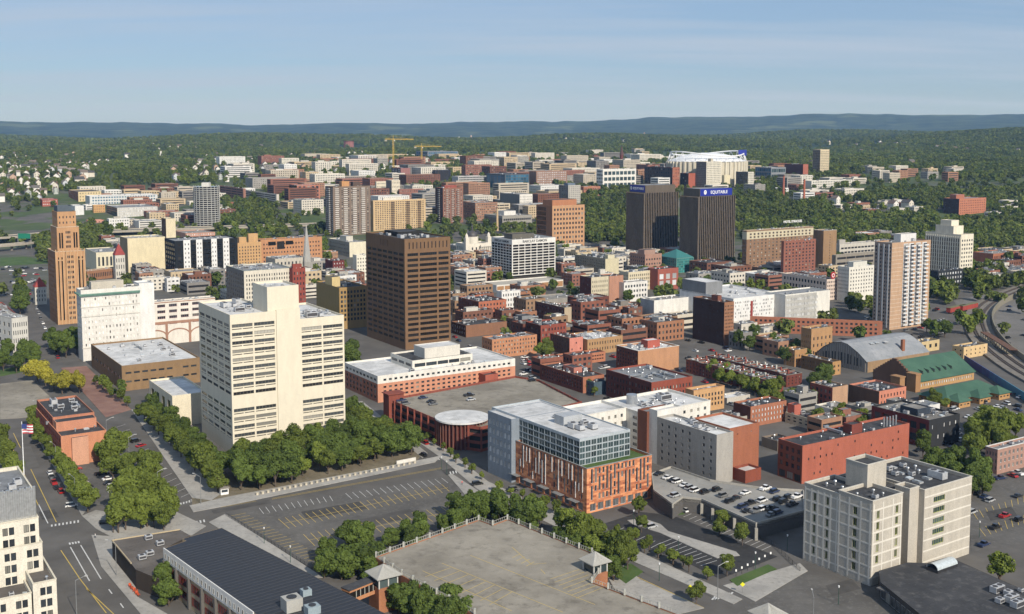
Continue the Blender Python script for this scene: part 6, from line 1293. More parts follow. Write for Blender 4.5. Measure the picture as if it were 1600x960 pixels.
# ------------------------------------------------------------------ elevated highway in the left and right distance
def viaduct(pts, z, w, name, label, th=1.6):
    ps = smooth([at(x, y, z) for x, y in pts], 5); r = empty(name, (ps[0].x, ps[0].y, 0)); tag(r, label, 'bridge'); o = Vector((ps[0].x, ps[0].y, 0)); q = [p-o for p in ps]
    mb = MB(); ribbon(q, -w/2, w/2, z-th, z, mb); mb.build('deck', wallm('#b5ab98'), r)
    for sd in (-1, 1): mb = MB(); ribbon(q, sd*w/2-.25, sd*w/2+.25, z, z+1.0, mb); mb.build('barrier', wallm('#c4baa6'), r)
    mb = MB(); ribbon(q, -w/2+.4, w/2-.4, z, z+.03, mb); mb.build('roadway', ASPH, r)
    for p in q[::2]: mb = MB(); mb.box(p.x-1, p.y-1, 0, p.x+1, p.y+1, z-th); mb.build('pier', wallm('#a59b89'), r)
viaduct([(-30,372),(40,368),(90,364),(200,360),(280,357),(420,353),(540,349),(700,345)], 9, 26, 'highway_viaduct', 'long elevated highway crossing behind downtown on the left')
viaduct([(-30,386),(30,381),(75,374),(95,366)], 7, 12, 'highway_ramp', 'curving highway ramp at the left edge')
viaduct([(1150,306),(1230,303),(1320,299),(1420,297),(1520,292),(1640,286)], 8, 22, 'highway_viaduct', 'pale elevated highway through the trees on the right')
p = at(38, 377, 9); r = empty('highway_sign', (p.x, p.y, 0)); tag(r, 'green overhead highway sign at the left', 'sign'); mb = MB(); mb.box(-7, 0, 12, 7, .4, 18); mb.build('panel', plain('sign_green', (.01, .17, .10), .5), r); mb = MB(); mb.box(-8, .4, 0, -7.4, .9, 18); mb.box(7.4, .4, 0, 8, .9, 18); mb.build('posts', GREYM, r)
# ------------------------------------------------------------------ street furniture
def lamp_mesh(h_, arm):
    mb = MB(); mb.tube((0, 0, 0), (0, 0, h_), .13, 6, r1=.08); prev = Vector((0, 0, h_))
    for k in range(1, 6): a = k/5*math.pi/2; q = Vector((arm*math.sin(a), 0, h_+.9*(1-math.cos(a)) if False else h_+1.1*math.sin(a))); mb.tube(tuple(prev), tuple(q), .07, 5); prev = q
    return mb.mesh('lamp_post', GREYM), prev
lm, tip = lamp_mesh(10.5, 2.6); hm = MB(); hm.box(-.1, -.2, -.12, .8, .2, .06, bottom=True); hmm = hm.mesh('lamp_head', wallm('#c9c9c4'))
def lamp(px, py, rz, label):
    p = at(px, py, .0); r = empty('street_lamp', tuple(p), rz); tag(r, label, 'street lamp', 'curved arm street lamps'); link('post', lm, r); link('lamp_head', hmm, r, tuple(tip))
for px, py, rz, lab in ((182,900,3.0,'curved street lamp on the pavement beside the restaurant'),(120,962,.3,'curved street lamp beside the avenue at the bottom edge'),(167,693,.5,'curved street lamp at the corner of the long brick building'),(88,735,2.6,'curved street lamp in the tree row beside the brick building'),(118,790,2.6,'curved street lamp among the trees by the crossing'),(202,722,.5,'curved street lamp over the tree block by the small car park'),(247,780,.5,'curved street lamp at the end of the angled parking'),(314,788,2.8,'curved street lamp beside the ticket kiosk'),(1121,938,.3,'curved street lamp at the crosswalk right of the deck'),(60,665,2.6,'curved street lamp near the plaza'),(1270,990,1.5,'curved street lamp in the car park at the bottom edge')): lamp(px, py, rz, lab)
GRN = plain('post_green', (.02, .07, .05), .5)
pmb = MB(); pmb.tube((0, 0, 0), (0, 0, 5.2), .1, 6, r1=.06); pmm = pmb.mesh('post', GRN); gmb = MB(); gmb.cyl(0, 0, 5.2, 5.8, .16, .28, n=8); gmm = gmb.mesh('globe', SIGNW)
for i, (px, py) in enumerate(((413,850),(454,880),(742,800),(698,742),(690,735),(923,855),(1030,908),(1060,865),(990,822),(1310,945),(1328,832),(1530,840),(1180,890),(1230,862))):
    p = at(px, py, 0); r = empty('lamp_post', tuple(p)); tag(r, ['slim green lamp post on the lot fence', 'slim green lamp post further along the lot fence', 'slim green lamp post at the lot corner by the street', 'slim green signal post at the crossing', 'second green signal post at the crossing', 'green lamp post on the pavement right of the deck', 'green lamp post beside the crosswalk', 'green lamp post in the dark car park', 'green lamp post near the orange building corner', 'dark lamp post in the car park by the beige building', 'dark lamp post beside the raised deck', 'dark lamp post beside the car park at the right edge', 'dark lamp post along the lawn', 'dark lamp post at the lawn corner'][i], 'lamp post', 'slim lamp posts'); link('post', pmm, r); link('globe', gmm, r)
bmb = MB(); bmb.cyl(0, 0, 0, .8, .55, .5, n=10); bmb.cyl(0, 0, .8, .95, .6, n=10); bme = bmb.mesh('planter', wallm('#d9cdb2'))
for i in range(30):
    t = i/29; p = at(402+(648-402)*t, 773.5+(724-773.5)*t, .15); o = link('planter', bme, None, tuple(p)); tag(o, '%s pale planter from the left along the tree shaded pavement' % ORDN[i], 'planter', 'planters along the tree block')
def fence(px, h_, label, mat, step=2.5, name='fence'):
    ps = [at(x, y, 0) for x, y in px]; r = empty(name, tuple(ps[0])); tag(r, label, 'fence'); o = ps[0]
    for i in range(len(ps)-1):
        a, b2 = ps[i]-o, ps[i+1]-o; d = b2-a; n_ = max(1, int(d.length/step))
        for k in range(n_): q = a+d*k/n_; mb = MB(); mb.box(q.x-.06, q.y-.06, 0, q.x+.06, q.y+.06, h_); mb.build('post', mat, r)
        for z in (.3, h_*.6, h_-.1): mb = MB(); mb.tube((a.x, a.y, z), (b2.x, b2.y, z), .05, 4); mb.build('rail', mat, r)
fence([(353,806),(500,898)], 1.3, 'dark metal fence between lot and pavement', DARKM)
fence([(342,748),(225,628)], 1.5, 'dark metal fence behind the angled parking', DARKM, 3)
fence([(1250,893),(1205,850),(1130,815)], 1.4, 'dark fence along the lawn by the raised deck', DARKM, 3)
p = at(350, 772, .1); r = empty('ticket_kiosk', tuple(p), .5); tag(r, 'small white kiosk at the end of the tree block', 'kiosk'); mb = MB(); mb.box(-1.5, -1.2, 0, 1.5, 1.2, 2.4); mb.build('wall', SIGNW, r); mb = MB(); mb.box(-1.8, -1.5, 2.4, 1.8, 1.5, 2.7, bottom=True); mb.build('roof', wallm('#9b9488'), r); mb = MB(); mb.box(-1.2, -1.24, 1, 1.2, -1.205, 2); mb.build('window', GL[None](), r)
for i, (px, py, lab) in enumerate(((1078, 932, 'yellow crossing sign at the near kerb'), (1160, 928, 'yellow crossing sign at the far kerb'))):
    p = at(px, py, 0); r = empty('crossing_sign', tuple(p)); tag(r, lab, 'sign', 'yellow crossing signs'); mb = MB(); mb.tube((0, 0, 0), (0, 0, 3.4), .06); mb.build('post', GREYM, r); mb = MB(); mb.poly([(0, -.08, 2.2), (.75, -.08, 2.95), (0, -.08, 3.7), (-.75, -.08, 2.95)]); mb.poly([(0, -.04, 2.2), (-.75, -.04, 2.95), (0, -.04, 3.7), (.75, -.04, 2.95)]); mb.build('panel', plain('sign_yellow', (.75, .72, .03), .5), r)
p, q = at(620, 726, .1), at(650, 720, .1); d = q-p; r = empty('low_wall', tuple(p), math.atan2(d.y, d.x)); tag(r, 'low white wall at the corner of the tree block', 'wall'); mb = MB(); mb.box(0, 0, 0, d.length, .6, 1.4); mb.build('wall', wallm('#e9e4d8'), r)
for i in range(7):
    p = at(1150+i*9.0, 893-i*4.0 if False else 901-i*4.6, 0); r = empty('bollard', tuple(p)); tag(r, '%s white topped marker post from the left along the lawn' % ORDN[i], 'bollard', 'marker posts along the lawn'); mb = MB(); mb.tube((0, 0, 0), (0, 0, 1.6), .08); mb.build('post', DARKM, r); mb = MB(); mb.box(-.25, -.06, 1.6, .25, .06, 2.3); mb.build('plate', SIGNW, r)
# outdoor seats in front of the restaurant
chm = MB(); chm.box(-.35, -.35, .4, .35, .35, .5, bottom=True); chm.box(-.35, .25, .5, .35, .35, 1.1)
for sx in (-.3, .3):
    for sy in (-.3, .3): chm.box(sx-.04, sy-.04, 0, sx+.04, sy+.04, .4)
che = chm.mesh('patio_chair', plain('chair_orange', (.5, .09, .03), .6))
for i in range(8): p = at(203+i*1.7+(i % 2)*1.5, 917+i*2.0, .16); tag(link('patio_chair', che, None, tuple(p), .5+i), '%s orange chair from the top on the restaurant patio' % ORDN[i], 'chair', 'orange patio chairs')

# two pedestrians
def person(px, py, rz, shirt, trousers, label):
    p = at(px, py, .16); r = empty('person', tuple(p), rz); tag(r, label, 'person')
    V = [(0, 0, .95), (0, 0, 1.2), (0, 0, 1.42), (0, 0, 1.55), (0, .02, 1.70), (.20, 0, 1.40), (.27, .04, 1.13), (.26, .14, .90), (-.20, 0, 1.40), (-.27, -.04, 1.13), (-.26, .06, .90), (.10, 0, .90), (.11, .12, .50), (.11, .06, .08), (.11, .22, .04), (-.10, 0, .90), (-.11, -.05, .50), (-.11, -.20, .08), (-.11, -.05, .04)]
    E = [(0, 1), (1, 2), (2, 3), (3, 4), (2, 5), (5, 6), (6, 7), (2, 8), (8, 9), (9, 10), (0, 11), (11, 12), (12, 13), (13, 14), (0, 15), (15, 16), (16, 17), (17, 18)]
    R_ = [.16, .15, .16, .065, .115, .075, .055, .045, .075, .055, .045, .105, .075, .055, .05, .105, .075, .055, .05]
    me = bpy.data.meshes.new('body'); me.from_pydata(V, E, []); o = bpy.data.objects.new('body', me); COL.objects.link(o); o.parent = r
    sk = o.modifiers.new('skin', 'SKIN'); o.modifiers.new('smooth', 'SUBSURF').render_levels = 1
    for i, q in enumerate(R_): me.skin_vertices[0].data[i].radius = (q, q*.8 if i < 3 else q)
    me.skin_vertices[0].data[0].use_root = True
    m, n, l, b = base_mat('clothing_'+label[:6].strip()); tcn = n.new('ShaderNodeTexCoord'); sx_ = n.new('ShaderNodeSeparateXYZ'); l.new(tcn.outputs['Object'], sx_.inputs[0]); rp = n.new('ShaderNodeValToRGB'); rp.color_ramp.interpolation = 'CONSTANT'; e = rp.color_ramp.elements
    dv = n.new('ShaderNodeMath'); dv.operation = 'DIVIDE'; dv.inputs[1].default_value = 2; l.new(sx_.outputs[2], dv.inputs[0]); l.new(dv.outputs[0], rp.inputs[0])
    e[0].position = 0; e[0].color = (*trousers, 1); e[1].position = .465; e[1].color = (*shirt, 1); x_ = e.new(.755); x_.color = (.42, .26, .19, 1); x_ = e.new(.865); x_.color = (.05, .035, .025, 1); l.new(rp.outputs[0], b.inputs['Base Color']); me.materials.append(m)
person(722, 758, .6, (.6, .12, .1), (.05, .06, .1), 'person in red top walking on the pavement at the lot corner')
person(149, 841, 2.2, (.7, .7, .68), (.04, .04, .05), 'person in white top walking at the restaurant corner')
# ------------------------------------------------------------------ trees
def leafm(name, c, var=.35):
    m, n, l, b = base_mat(name); g_ = n.new('ShaderNodeNewGeometry'); oi = n.new('ShaderNodeObjectInfo')
    ad = n.new('ShaderNodeMath'); ad.operation = 'ADD'; ml = n.new('ShaderNodeMath'); ml.operation = 'MULTIPLY'; ml.inputs[1].default_value = .5
    l.new(g_.outputs['Random Per Island'], ad.inputs[0]); l.new(oi.outputs['Random'], ad.inputs[1]); l.new(ad.outputs[0], ml.inputs[0])
    rp = n.new('ShaderNodeValToRGB'); rp.color_ramp.elements[0].color = [x*(1-var) for x in c]+[1]; rp.color_ramp.elements[1].color = [c[0]*(1+var*1.2), c[1]*(1+var), c[2]*(1+var*.6), 1]
    wz = n.new('ShaderNodeTexNoise'); wz.inputs['Scale'].default_value = .009; wz.inputs['Detail'].default_value = 4; l.new(g_.outputs['Position'], wz.inputs[0]); a3 = n.new('ShaderNodeMath'); a3.operation = 'MULTIPLY_ADD'; a3.inputs[1].default_value = 1.1; a3.inputs[2].default_value = -.55; l.new(wz.outputs[0], a3.inputs[0]); a4 = n.new('ShaderNodeMath'); a4.operation = 'ADD'; l.new(a3.outputs[0], a4.inputs[0]); l.new(ml.outputs[0], a4.inputs[1])
    l.new(a4.outputs[0], rp.inputs[0]); l.new(rp.outputs[0], b.inputs['Base Color']); b.inputs['Roughness'].default_value = .75; b.inputs['Specular IOR Level'].default_value = .2
    tr = n.new('ShaderNodeBsdfTranslucent'); l.new(rp.outputs[0], tr.inputs[0]); mx = n.new('ShaderNodeMixShader'); mx.inputs[0].default_value = .28
    out = [x for x in n if x.type == 'OUTPUT_MATERIAL'][0]; l.new(b.outputs[0], mx.inputs[1]); l.new(tr.outputs[0], mx.inputs[2]); l.new(mx.outputs[0], out.inputs[0]); return m
LEAF = leafm('leaves_green', (.128, .170, .034), .5); LEAFY = leafm('leaves_yellow', (.33, .31, .045)); LEAFD = leafm('leaves_dark', (.090, .134, .031), .5); LEAFF = leafm('leaves_far', (.112, .145, .040), .5)
BARK = plain('bark', (.10, .075, .055), .9)
def crown_mesh(seed, R_, Hc, nleaf, ls, mat, z0):
    rd = random.Random(seed); mb = MB(); cl = []
    for i in range(16):
        a = rd.uniform(0, 6.283); t = rd.uniform(-.75, .95); q = math.sqrt(max(0.05, 1-t*t*.9))*rd.uniform(.35, .78); cl.append((R_*q*math.cos(a), R_*q*math.sin(a), z0+Hc*(.5+.42*t), R_*rd.uniform(.26, .44)))
    cl.append((0, 0, z0+Hc*.55, R_*.6))
    tot = sum(c[3]**2 for c in cl)
    for c in cl:
        for _ in range(int(nleaf*c[3]**2/tot)):
            v = Vector((rd.gauss(0, 1), rd.gauss(0, 1), rd.gauss(0, 1)+.25)).normalized(); rr = c[3]*rd.uniform(.72, 1.08); p = Vector((c[0]+v.x*rr, c[1]+v.y*rr, c[2]+v.z*rr*.85))
            n_ = (v+Vector((rd.uniform(-.7, .7), rd.uniform(-.7, .7), rd.uniform(-.3, .7)))).normalized(); a = n_.orthogonal().normalized(); b2 = n_.cross(a); th = rd.uniform(0, 3.14); a, b2 = a*math.cos(th)+b2*math.sin(th), b2*math.cos(th)-a*math.sin(th); k = ls*rd.uniform(.6, 1.25)
            mb.quad(tuple(p-a*k-b2*k*.6), tuple(p+a*k-b2*k*.6), tuple(p+a*k*.7+b2*k*.7), tuple(p-a*k*.7+b2*k*.7))
    return mb.mesh('crown', mat)
def trunk_mesh(seed, h_, z0, R_):
    rd = random.Random(seed); mb = MB(); mb.tube((0, 0, -.2), (.1, 0, z0+h_*.15), .28, 7, r1=.2)
    for i in range(5): a = i*1.26+rd.uniform(-.3, .3); mb.tube((.05, 0, z0*.8), (R_*.55*math.cos(a), R_*.55*math.sin(a), z0+h_*rd.uniform(.3, .6)), .13, 5, r1=.04)
    return mb.mesh('trunk', BARK)
KIND = {}
def kinds(key, mat, n, R_, Hc, z0, nleaf, ls):
    KIND[key] = [(crown_mesh(100+hash(key) % 50+i*7 if False else 100+len(KIND)*40+i*7, R_*random.Random(i).uniform(.9, 1.1), Hc*random.Random(i+9).uniform(.9, 1.1), nleaf, ls, mat, z0), trunk_mesh(i, Hc, z0, R_)) for i in range(n)]
kinds('green', LEAF, 8, 4.6, 8.0, 2.6, 4200, .31); kinds('dark', LEAFD, 6, 4.4, 8.5, 2.2, 4200, .31); kinds('yellow', LEAFY, 2, 4.6, 7.0, 2.4, 3800, .31); kinds('bush', LEAFD, 3, 3.6, 7.0, .4, 3800, .29); kinds('young', LEAF, 3, 2.0, 4.2, 1.6, 1500, .22); kinds('cone', LEAFD, 1, 2.0, 9.0, .6, 1500, .34)
trnd = random.Random(12); NT = [0]; TREES = []
def tree(p, kind, sc, label, group):
    cm_, tm = trnd.choice(KIND[kind]); r = empty('shrub' if kind == 'bush' else 'tree', tuple(p), trnd.uniform(0, 6.28)); s = sc*trnd.uniform(.85, 1.15); r.scale = (s*trnd.uniform(.82, 1.15), s*trnd.uniform(.82, 1.15), s*trnd.uniform(.8, 1.22)); tag(r, label, 'shrub' if kind == 'bush' else 'tree', group)
    link('crown', cm_, r); link('trunk', tm, r); NT[0] += 1; TREES.append((p.x, p.y))
def inpoly(x, y, P):
    c = False; j = len(P)-1
    for i in range(len(P)):
        if (P[i][1] > y) != (P[j][1] > y) and x < (P[j][0]-P[i][0])*(y-P[i][1])/(P[j][1]-P[i][1])+P[i][0]: c = not c
        j = i
    return c
def grove(poly, n, kind, sc, label, group, sep=6.0, z=0.1):
    W = [at(x, y, 0) for x, y in poly]; x0, x1 = min(p.x for p in W), max(p.x for p in W); y0, y1 = min(p.y for p in W), max(p.y for p in W); P = [(p.x, p.y) for p in W]; got = []
    for _ in range(n*60):
        x, y = trnd.uniform(x0, x1), trnd.uniform(y0, y1)
        if inpoly(x, y, P) and all((x-a)**2+(y-b_)**2 > sep*sep for a, b_ in got): got.append((x, y)); f_ = (proj((x, y, 0))[0]-min(q[0] for q in poly))/(max(q[0] for q in poly)-min(q[0] for q in poly)); tree(Vector((x, y, z)), kind if isinstance(kind, str) else trnd.choice(kind), sc, label if n < 9 else label+(', towards its left end' if f_ < .33 else ', near its middle' if f_ < .67 else ', towards its right end'), group)
        if len(got) >= n: break
def row(a, b_, n, kind, sc, label, group, jit=.8):
    p, q = at(*a, .1), at(*b_, .1)
    for i in range(n): t = (i+.5)/n; tree(p.lerp(q, t)+Vector((trnd.uniform(-jit, jit), trnd.uniform(-jit, jit), 0)), kind, sc, label, group)
grove([(358,740),(362,768),(400,768),(645,716),(640,698),(545,660),(538,690),(470,706),(365,728)], 62, ('green', 'dark', 'dark'), 1.05, 'leafy tree in the dense block below the cream office tower', 'trees below the cream tower', 6.2)
row((220,652), (345,775), 13, 'green', 1.0, 'round green tree in the row beside the angled parking', 'trees beside the angled parking'); row((234,646), (352,748), 11, 'dark', 1.0, 'darker tree in the second row beside the cream tower', 'second row of trees by the cream tower')
grove([(150,722),(190,712),(238,742),(262,800),(276,826),(200,840),(165,838),(196,800),(188,770)], 26, 'green', 1.0, 'broad green tree between the small car park and the crossing', 'trees by the small car park', 6)
row((50,668), (140,806), 15, 'green', .85, 'green street tree along the left avenue', 'trees along the left avenue'); row((2,700), (30,790), 5, 'green', 1.0, 'street tree at the left picture edge', 'trees at the left edge')
grove([(48,596),(90,592),(130,618),(75,622)], 6, 'yellow', 1.25, 'yellow leaved tree behind the long red brick building', 'yellow trees', 7)
grove([(0,560),(62,560),(70,580),(0,588)], 10, 'dark', 1.1, 'dark green tree around the plaza at far left', 'plaza trees', 7); grove([(70,540),(118,532),(122,560),(78,562)], 9, 'dark', 1.2, 'large tree at the foot of the orange tower', 'trees at the orange tower', 7)
grove([(28,470),(58,462),(60,490),(30,498)], 5, 'dark', 1.3, 'tree beside the street left of the orange tower', 'trees left of the orange tower', 8)
row((145,600), (205,640), 6, 'young', 1.2, 'small tree along the brick plaza', 'plaza saplings'); tree(at(191, 628, .1), 'cone', 1.3, 'narrow dark evergreen beside the brown bank', 'evergreens')
grove([(505,872),(565,838),(600,872),(585,915),(505,915)], 12, 'bush', 1.15, 'dense shrub tree at the left corner of the open lot', 'shrubs left of the deck', 4.5)
grove([(600,858),(700,820),(745,800),(752,815),(640,868)], 12, 'bush', 1.05, 'dense shrub between the open lot and the deck railing', 'shrubs behind the deck', 4.5); grove([(700,808),(765,785),(850,815),(845,850),(795,822),(752,822)], 14, 'bush', 1.2, 'tall shrub tree at the back corner of the deck', 'shrubs at the back of the deck', 4.8)
grove([(862,842),(900,838),(985,888),(975,915),(948,905)], 20, ('bush', 'green'), .95, 'dense green shrub along the right railing of the deck', 'shrubs right of the deck', 4.4); grove([(610,965),(640,945),(735,975),(720,1000)], 10, 'bush', 1.2, 'dark shrub in front of the deck at the bottom edge', 'shrubs at the bottom edge', 4.5)
grove([(252,930),(270,920),(280,945),(262,955)], 3, 'bush', 1.0, 'rounded bush beside the restaurant terrace', 'bushes by the restaurant', 4)
row((165,834), (270,820), 5, 'green', .9, 'tree at the corner crossing beside the restaurant roof', 'corner trees')
row((642,672), (760,755), 10, 'young', .8, 'young street tree beside the red brick garage', 'young trees by the garage'); row((775,765), (915,825), 8, 'young', .8, 'young street tree in front of the orange panelled building', 'young trees by the orange building')
row((950,838), (1120,912), 7, 'young', .9, 'young tree on the verge beside the dark car park', 'verge saplings'); row((985,845), (1080,892), 5, 'young', .8, 'young tree on the car park verge', 'verge saplings')
for x, y in ((998,808),(1130,822),(1160,852),(1124,838),(1136,900),(1088,945),(1002,832)): tree(at(x, y, .1), 'green', .62, 'small round tree near the dark car park', 'car park trees')
row((850,580), (935,622), 8, 'young', 1.25, 'street tree in front of the dark brick row', 'trees by the dark brick row'); grove([(838,570),(850,552),(865,556),(855,575)], 3, 'green', .9, 'tree beside the coral ended building', 'trees by the coral wall', 5)
grove([(538,565),(550,548),(556,575),(545,590)], 4, 'dark', 1.2, 'tree between cream and brown towers', 'trees between the towers', 6)
grove([(1100,592),(1135,590),(1240,625),(1230,640),(1180,632)], 22, 'green', .72, 'courtyard tree in front of the brick terrace', 'terrace trees', 5); grove([(1140,545),(1190,530),(1255,555),(1262,570),(1215,575)], 12, 'dark', .95, 'tree beside the armory forecourt', 'armory trees', 6)
grove([(1268,660),(1330,650),(1362,668),(1345,682),(1290,678)], 8, 'green', .8, 'tree behind the painted red block', 'trees behind the red block', 5); grove([(1300,600),(1262,600),(1258,640),(1285,648)], 6, 'dark', 1.0, 'tree beside the tan ended warehouse', 'trees by the warehouse', 6)
grove([(1425,700),(1440,668),(1452,690),(1445,720)], 4, 'dark', 1.0, 'tree beside the black painted building', 'trees by the black building', 5)
grove([(1430,745),(1480,735),(1545,765),(1530,795),(1515,780),(1470,768)], 12, 'dark', 1.0, 'dense tree behind the beige building', 'trees behind the beige building', 6); grove([(1520,700),(1545,665),(1600,680),(1600,700),(1545,735),(1525,750)], 14, 'green', 1.1, 'street tree along the avenue at right', 'trees along the right avenue', 7)
grove([(1445,625),(1470,632),(1480,642),(1450,640)], 4, 'green', .6, 'small tree in front of the green hipped range', 'trees by the green roofs', 5); tree(at(1562, 915, .1), 'young', 1.7, 'light green tree beside the clinic roof', 'clinic tree')
grove([(1440,520),(1470,515),(1480,528),(1448,530)], 4, 'dark', .9, 'tree at the foot of the tan apartment tower', 'trees at the apartment tower', 6)
# ------------------------------------------------------------------ far woods and city trees: one mass
def far_points():
    rd = random.Random(5); pts = []; foot = []
    for (P, u, v, a, b_) in FOOT: foot.append((P.x, P.y, u.x, u.y, v.x, v.y, a, b_))
    zones = [([(335,318),(425,322),(430,354),(340,354)], .95), ([(120,362),(172,362),(175,402),(126,402)], .9), ([(55,376),(82,376),(82,412),(58,415)], .8), ([(914,328),(978,322),(978,378),(916,380)], .9), ([(905,298),(985,296),(985,326),(910,326)], .7),
        ([(1150,312),(1300,318),(1480,322),(1475,345),(1440,372),(1380,385),(1310,362),(1270,352),(1150,348)], .93), ([(1545,318),(1640,312),(1640,372),(1560,380),(1525,365),(1480,352),(1478,340)], .9), ([(1525,385),(1600,375),(1600,400),(1560,400)], .5), ([(1510,428),(1560,425),(1580,450),(1530,462),(1505,448)], .85), ([(500,410),(512,405),(512,425),(503,428)], .8), ([(870,392),(890,390),(890,400),(872,402)], .6),
        ([(0,290),(70,300),(65,335),(0,340)], .8), ([(1450,440),(1500,460),(1480,480),(1450,470)], .5)]
    bare = [[(1325,270),(1500,268),(1500,294),(1330,302)], [(1215,284),(1335,280),(1335,314),(1225,322)], [(1290,316),(1440,322),(1440,342),(1300,338)], [(1460,330),(1550,328),(1550,346),(1470,350)], [(0,318),(70,314),(78,372),(0,378)], [(0,405),(70,400),(72,470),(0,480)], [(1490,284),(1640,276),(1640,292),(1500,302)], [(1240,222),(1400,214),(1400,226),(1250,240)], [(80,300),(330,296),(330,350),(90,352)]]
    step = [(520, 1500, 8.5), (1500, 2700, 10.5), (2700, 4600, 15), (4600, 8200, 23)]
    for y0, y1, s in step:
        y = y0
        while y < y1:
            hw_ = y*.50+40; x = -hw_; y += s
            while x < hw_:
                X, Y = x+rd.uniform(-.5, .5)*s, y+rd.uniform(-.5, .5)*s; x += s
                g_ = terrain(X, Y); px, py, _ = proj((X, Y, g_))
                if not (-60 < px < 1660): continue
                d = 0.0
                for P, dd in zones:
                    if inpoly(px, py, P): d = max(d, dd)
                if Y > 1350:
                    nz_ = mnoise.noise((X/140, Y/140, 3)); cw = .30 if 330 < px < 1200 and py > 246 else .80
                    if px > 1170: cw = .95
                    if px < 330 and py > 300: cw = .14
                    if Y > 2750: cw = max(cw, .85)
                    d = max(d, cw*(.5+1.1*max(-.45, min(.55, nz_))) if cw < .9 else cw*(.96 if nz_ > -.35 else .45))
                elif Y > 900: d = max(d, .09 if px > 330 else .03)
                elif Y < 720: d = 0
                else: d = max(d, .03 if px > 560 else .01)
                if Y > 2600 and mnoise.noise((X/260, Y/420, 11)) < -.34: d *= .12
                if Y < 6500 and any(inpoly(px, py, P) for P in bare): d *= .16
                if rd.random() > d: continue
                if Y < 3000:
                    bad = False
                    for (fx, fy, ux, uy, vx, vy, a, b_) in foot:
                        dx, dy = X-fx, Y-fy; p = dx*ux+dy*uy; q = dx*vx+dy*vy
                        if -5 < p < a+5 and -5 < q < b_+5: bad = True; break
                    if bad: continue
                pts.append((X, Y, g_-.3, s))
    return pts
# ------------------------------------------------------------------ background buildings and houses
def clash(x, y, r_):
    for (P, u, v, a, b_) in FOOT:
        dx, dy = x-P.x, y-P.y; p = dx*u.x+dy*u.y; q = dx*v.x+dy*v.y
        if -r_ < p < a+r_ and -r_ < q < b_+r_: return True
    return False
brnd = random.Random(21)
PAL = [('#9f6650', 'red brick'), ('#b0805f', 'orange brick'), ('#e4ddcd', 'cream'), ('#e9e8e4', 'white'), ('#a8a49c', 'grey'), ('#85553f', 'dark brick'), ('#d2b98f', 'tan'), ('#c9bda8', 'beige'), ('#8f8b86', 'dark grey'), ('#ded6c6', 'pale stone')]
BRK = [('#9a5a42', 'red brick'), ('#b0764f', 'orange brick'), ('#7a4434', 'dark brick'), ('#a5805c', 'tan brick'), ('#8b5a44', 'brown brick'), ('#d8cdb8', 'cream')]
FNAME = {'distant district buildings': 'district_building', 'distant university halls': 'university_hall', 'buildings beyond the highway': 'warehouse', 'low downtown buildings': 'downtown_building', 'small downtown blocks': 'downtown_block', 'shop buildings': 'shop_building', 'warehouses at right': 'warehouse', 'medical buildings': 'medical_building', 'apartment blocks by the woods': 'apartment_block', 'infill brick buildings': 'infill_building', 'small squeezed buildings': 'squeezed_building', 'low yard buildings': 'yard_building', 'low buildings by the terraces': 'workshop'}  # type names only sort the generic filler blocks, not their known use
def filler(poly, n, wr, dr, hr, desc, grp, minsep=4, pal=None, roofs=('dark', 'grey', 'white', 'gravel', 'tan', 'gravel')):
    x0, x1 = min(p[0] for p in poly), max(p[0] for p in poly); y0, y1 = min(p[1] for p in poly), max(p[1] for p in poly); got = 0
    for _ in range(n*22):
        if got >= n: break
        px, py = brnd.uniform(x0, x1), brnd.uniform(y0, y1)
        if not inpoly(px, py, poly): continue
        p = at(px, py); k_ = 1-.5*(_/(n*22)); w, d_, h_ = brnd.uniform(*wr)*k_, brnd.uniform(*dr)*k_, brnd.uniform(*hr); u, v = axes(GA); c_ = Vector((p.x, p.y))+u*w/2+v*d_/2
        if any(clash(c_.x+u.x*w*a-0+v.x*d_*b_, c_.y+u.y*w*a+v.y*d_*b_, minsep) for a in (-.5, -.25, 0, .25, .5) for b_ in (-.5, 0, .5)): continue
        col, cn_ = brnd.choice(pal or PAL); r = empty(FNAME.get(grp, 'building'), (p.x, p.y, p.z-1), GA); tag(r, desc % cn_, 'building', grp)
        st = brnd.random(); gl = brnd.choice((None, None, 'blind', 'tint'))
        Lf = G(0, 0, brnd.uniform(.35, .6), brnd.uniform(.4, .55), 1.2, 1.2, bay=brnd.uniform(3, 4.5), glass=gl) if st < .75 else G(1, 0, .94, .42, 1.2, 1.2, glass='open')
        block(r, 0, 0, 0, w, d_, h_+1, col, L=Lf, R=Lf, roof=brnd.choice(roofs))
        if brnd.random() < .28: a_, b_ = brnd.uniform(.1, .5), brnd.uniform(.1, .5); block(r, w*a_, d_*b_, h_+.12, w*brnd.uniform(.2, .4), d_*brnd.uniform(.2, .4), h_+brnd.uniform(2.2, 4), brnd.choice(('#b9b3a6', '#8d857a', col, '#d9d4c8')), roof='grey', par=.2, name='penthouse')
        if py > 330: units(r, 0, 0, w, d_, h_+.1, 5, got)
        FOOT.append((Vector((p.x, p.y)), u, v, w, d_)); got += 1
    print('filler', grp, got, n)
filler([(340,262),(500,250),(760,246),(1000,250),(1065,262),(1065,300),(985,296),(905,300),(830,345),(730,352),(500,345),(345,318)], 170, (26, 72), (16, 40), (9, 27), '%s building in the distant hospital district', 'distant district buildings')
filler([(700,250),(1000,240),(1040,255),(1000,262),(700,262)], 40, (20, 60), (14, 30), (9, 18), '%s university hall below the far woods', 'distant university halls')
filler([(100,300),(250,296),(345,310),(345,350),(200,362),(150,362)], 34, (18, 50), (14, 30), (6, 14), '%s low building beyond the highway on the left', 'buildings beyond the highway')
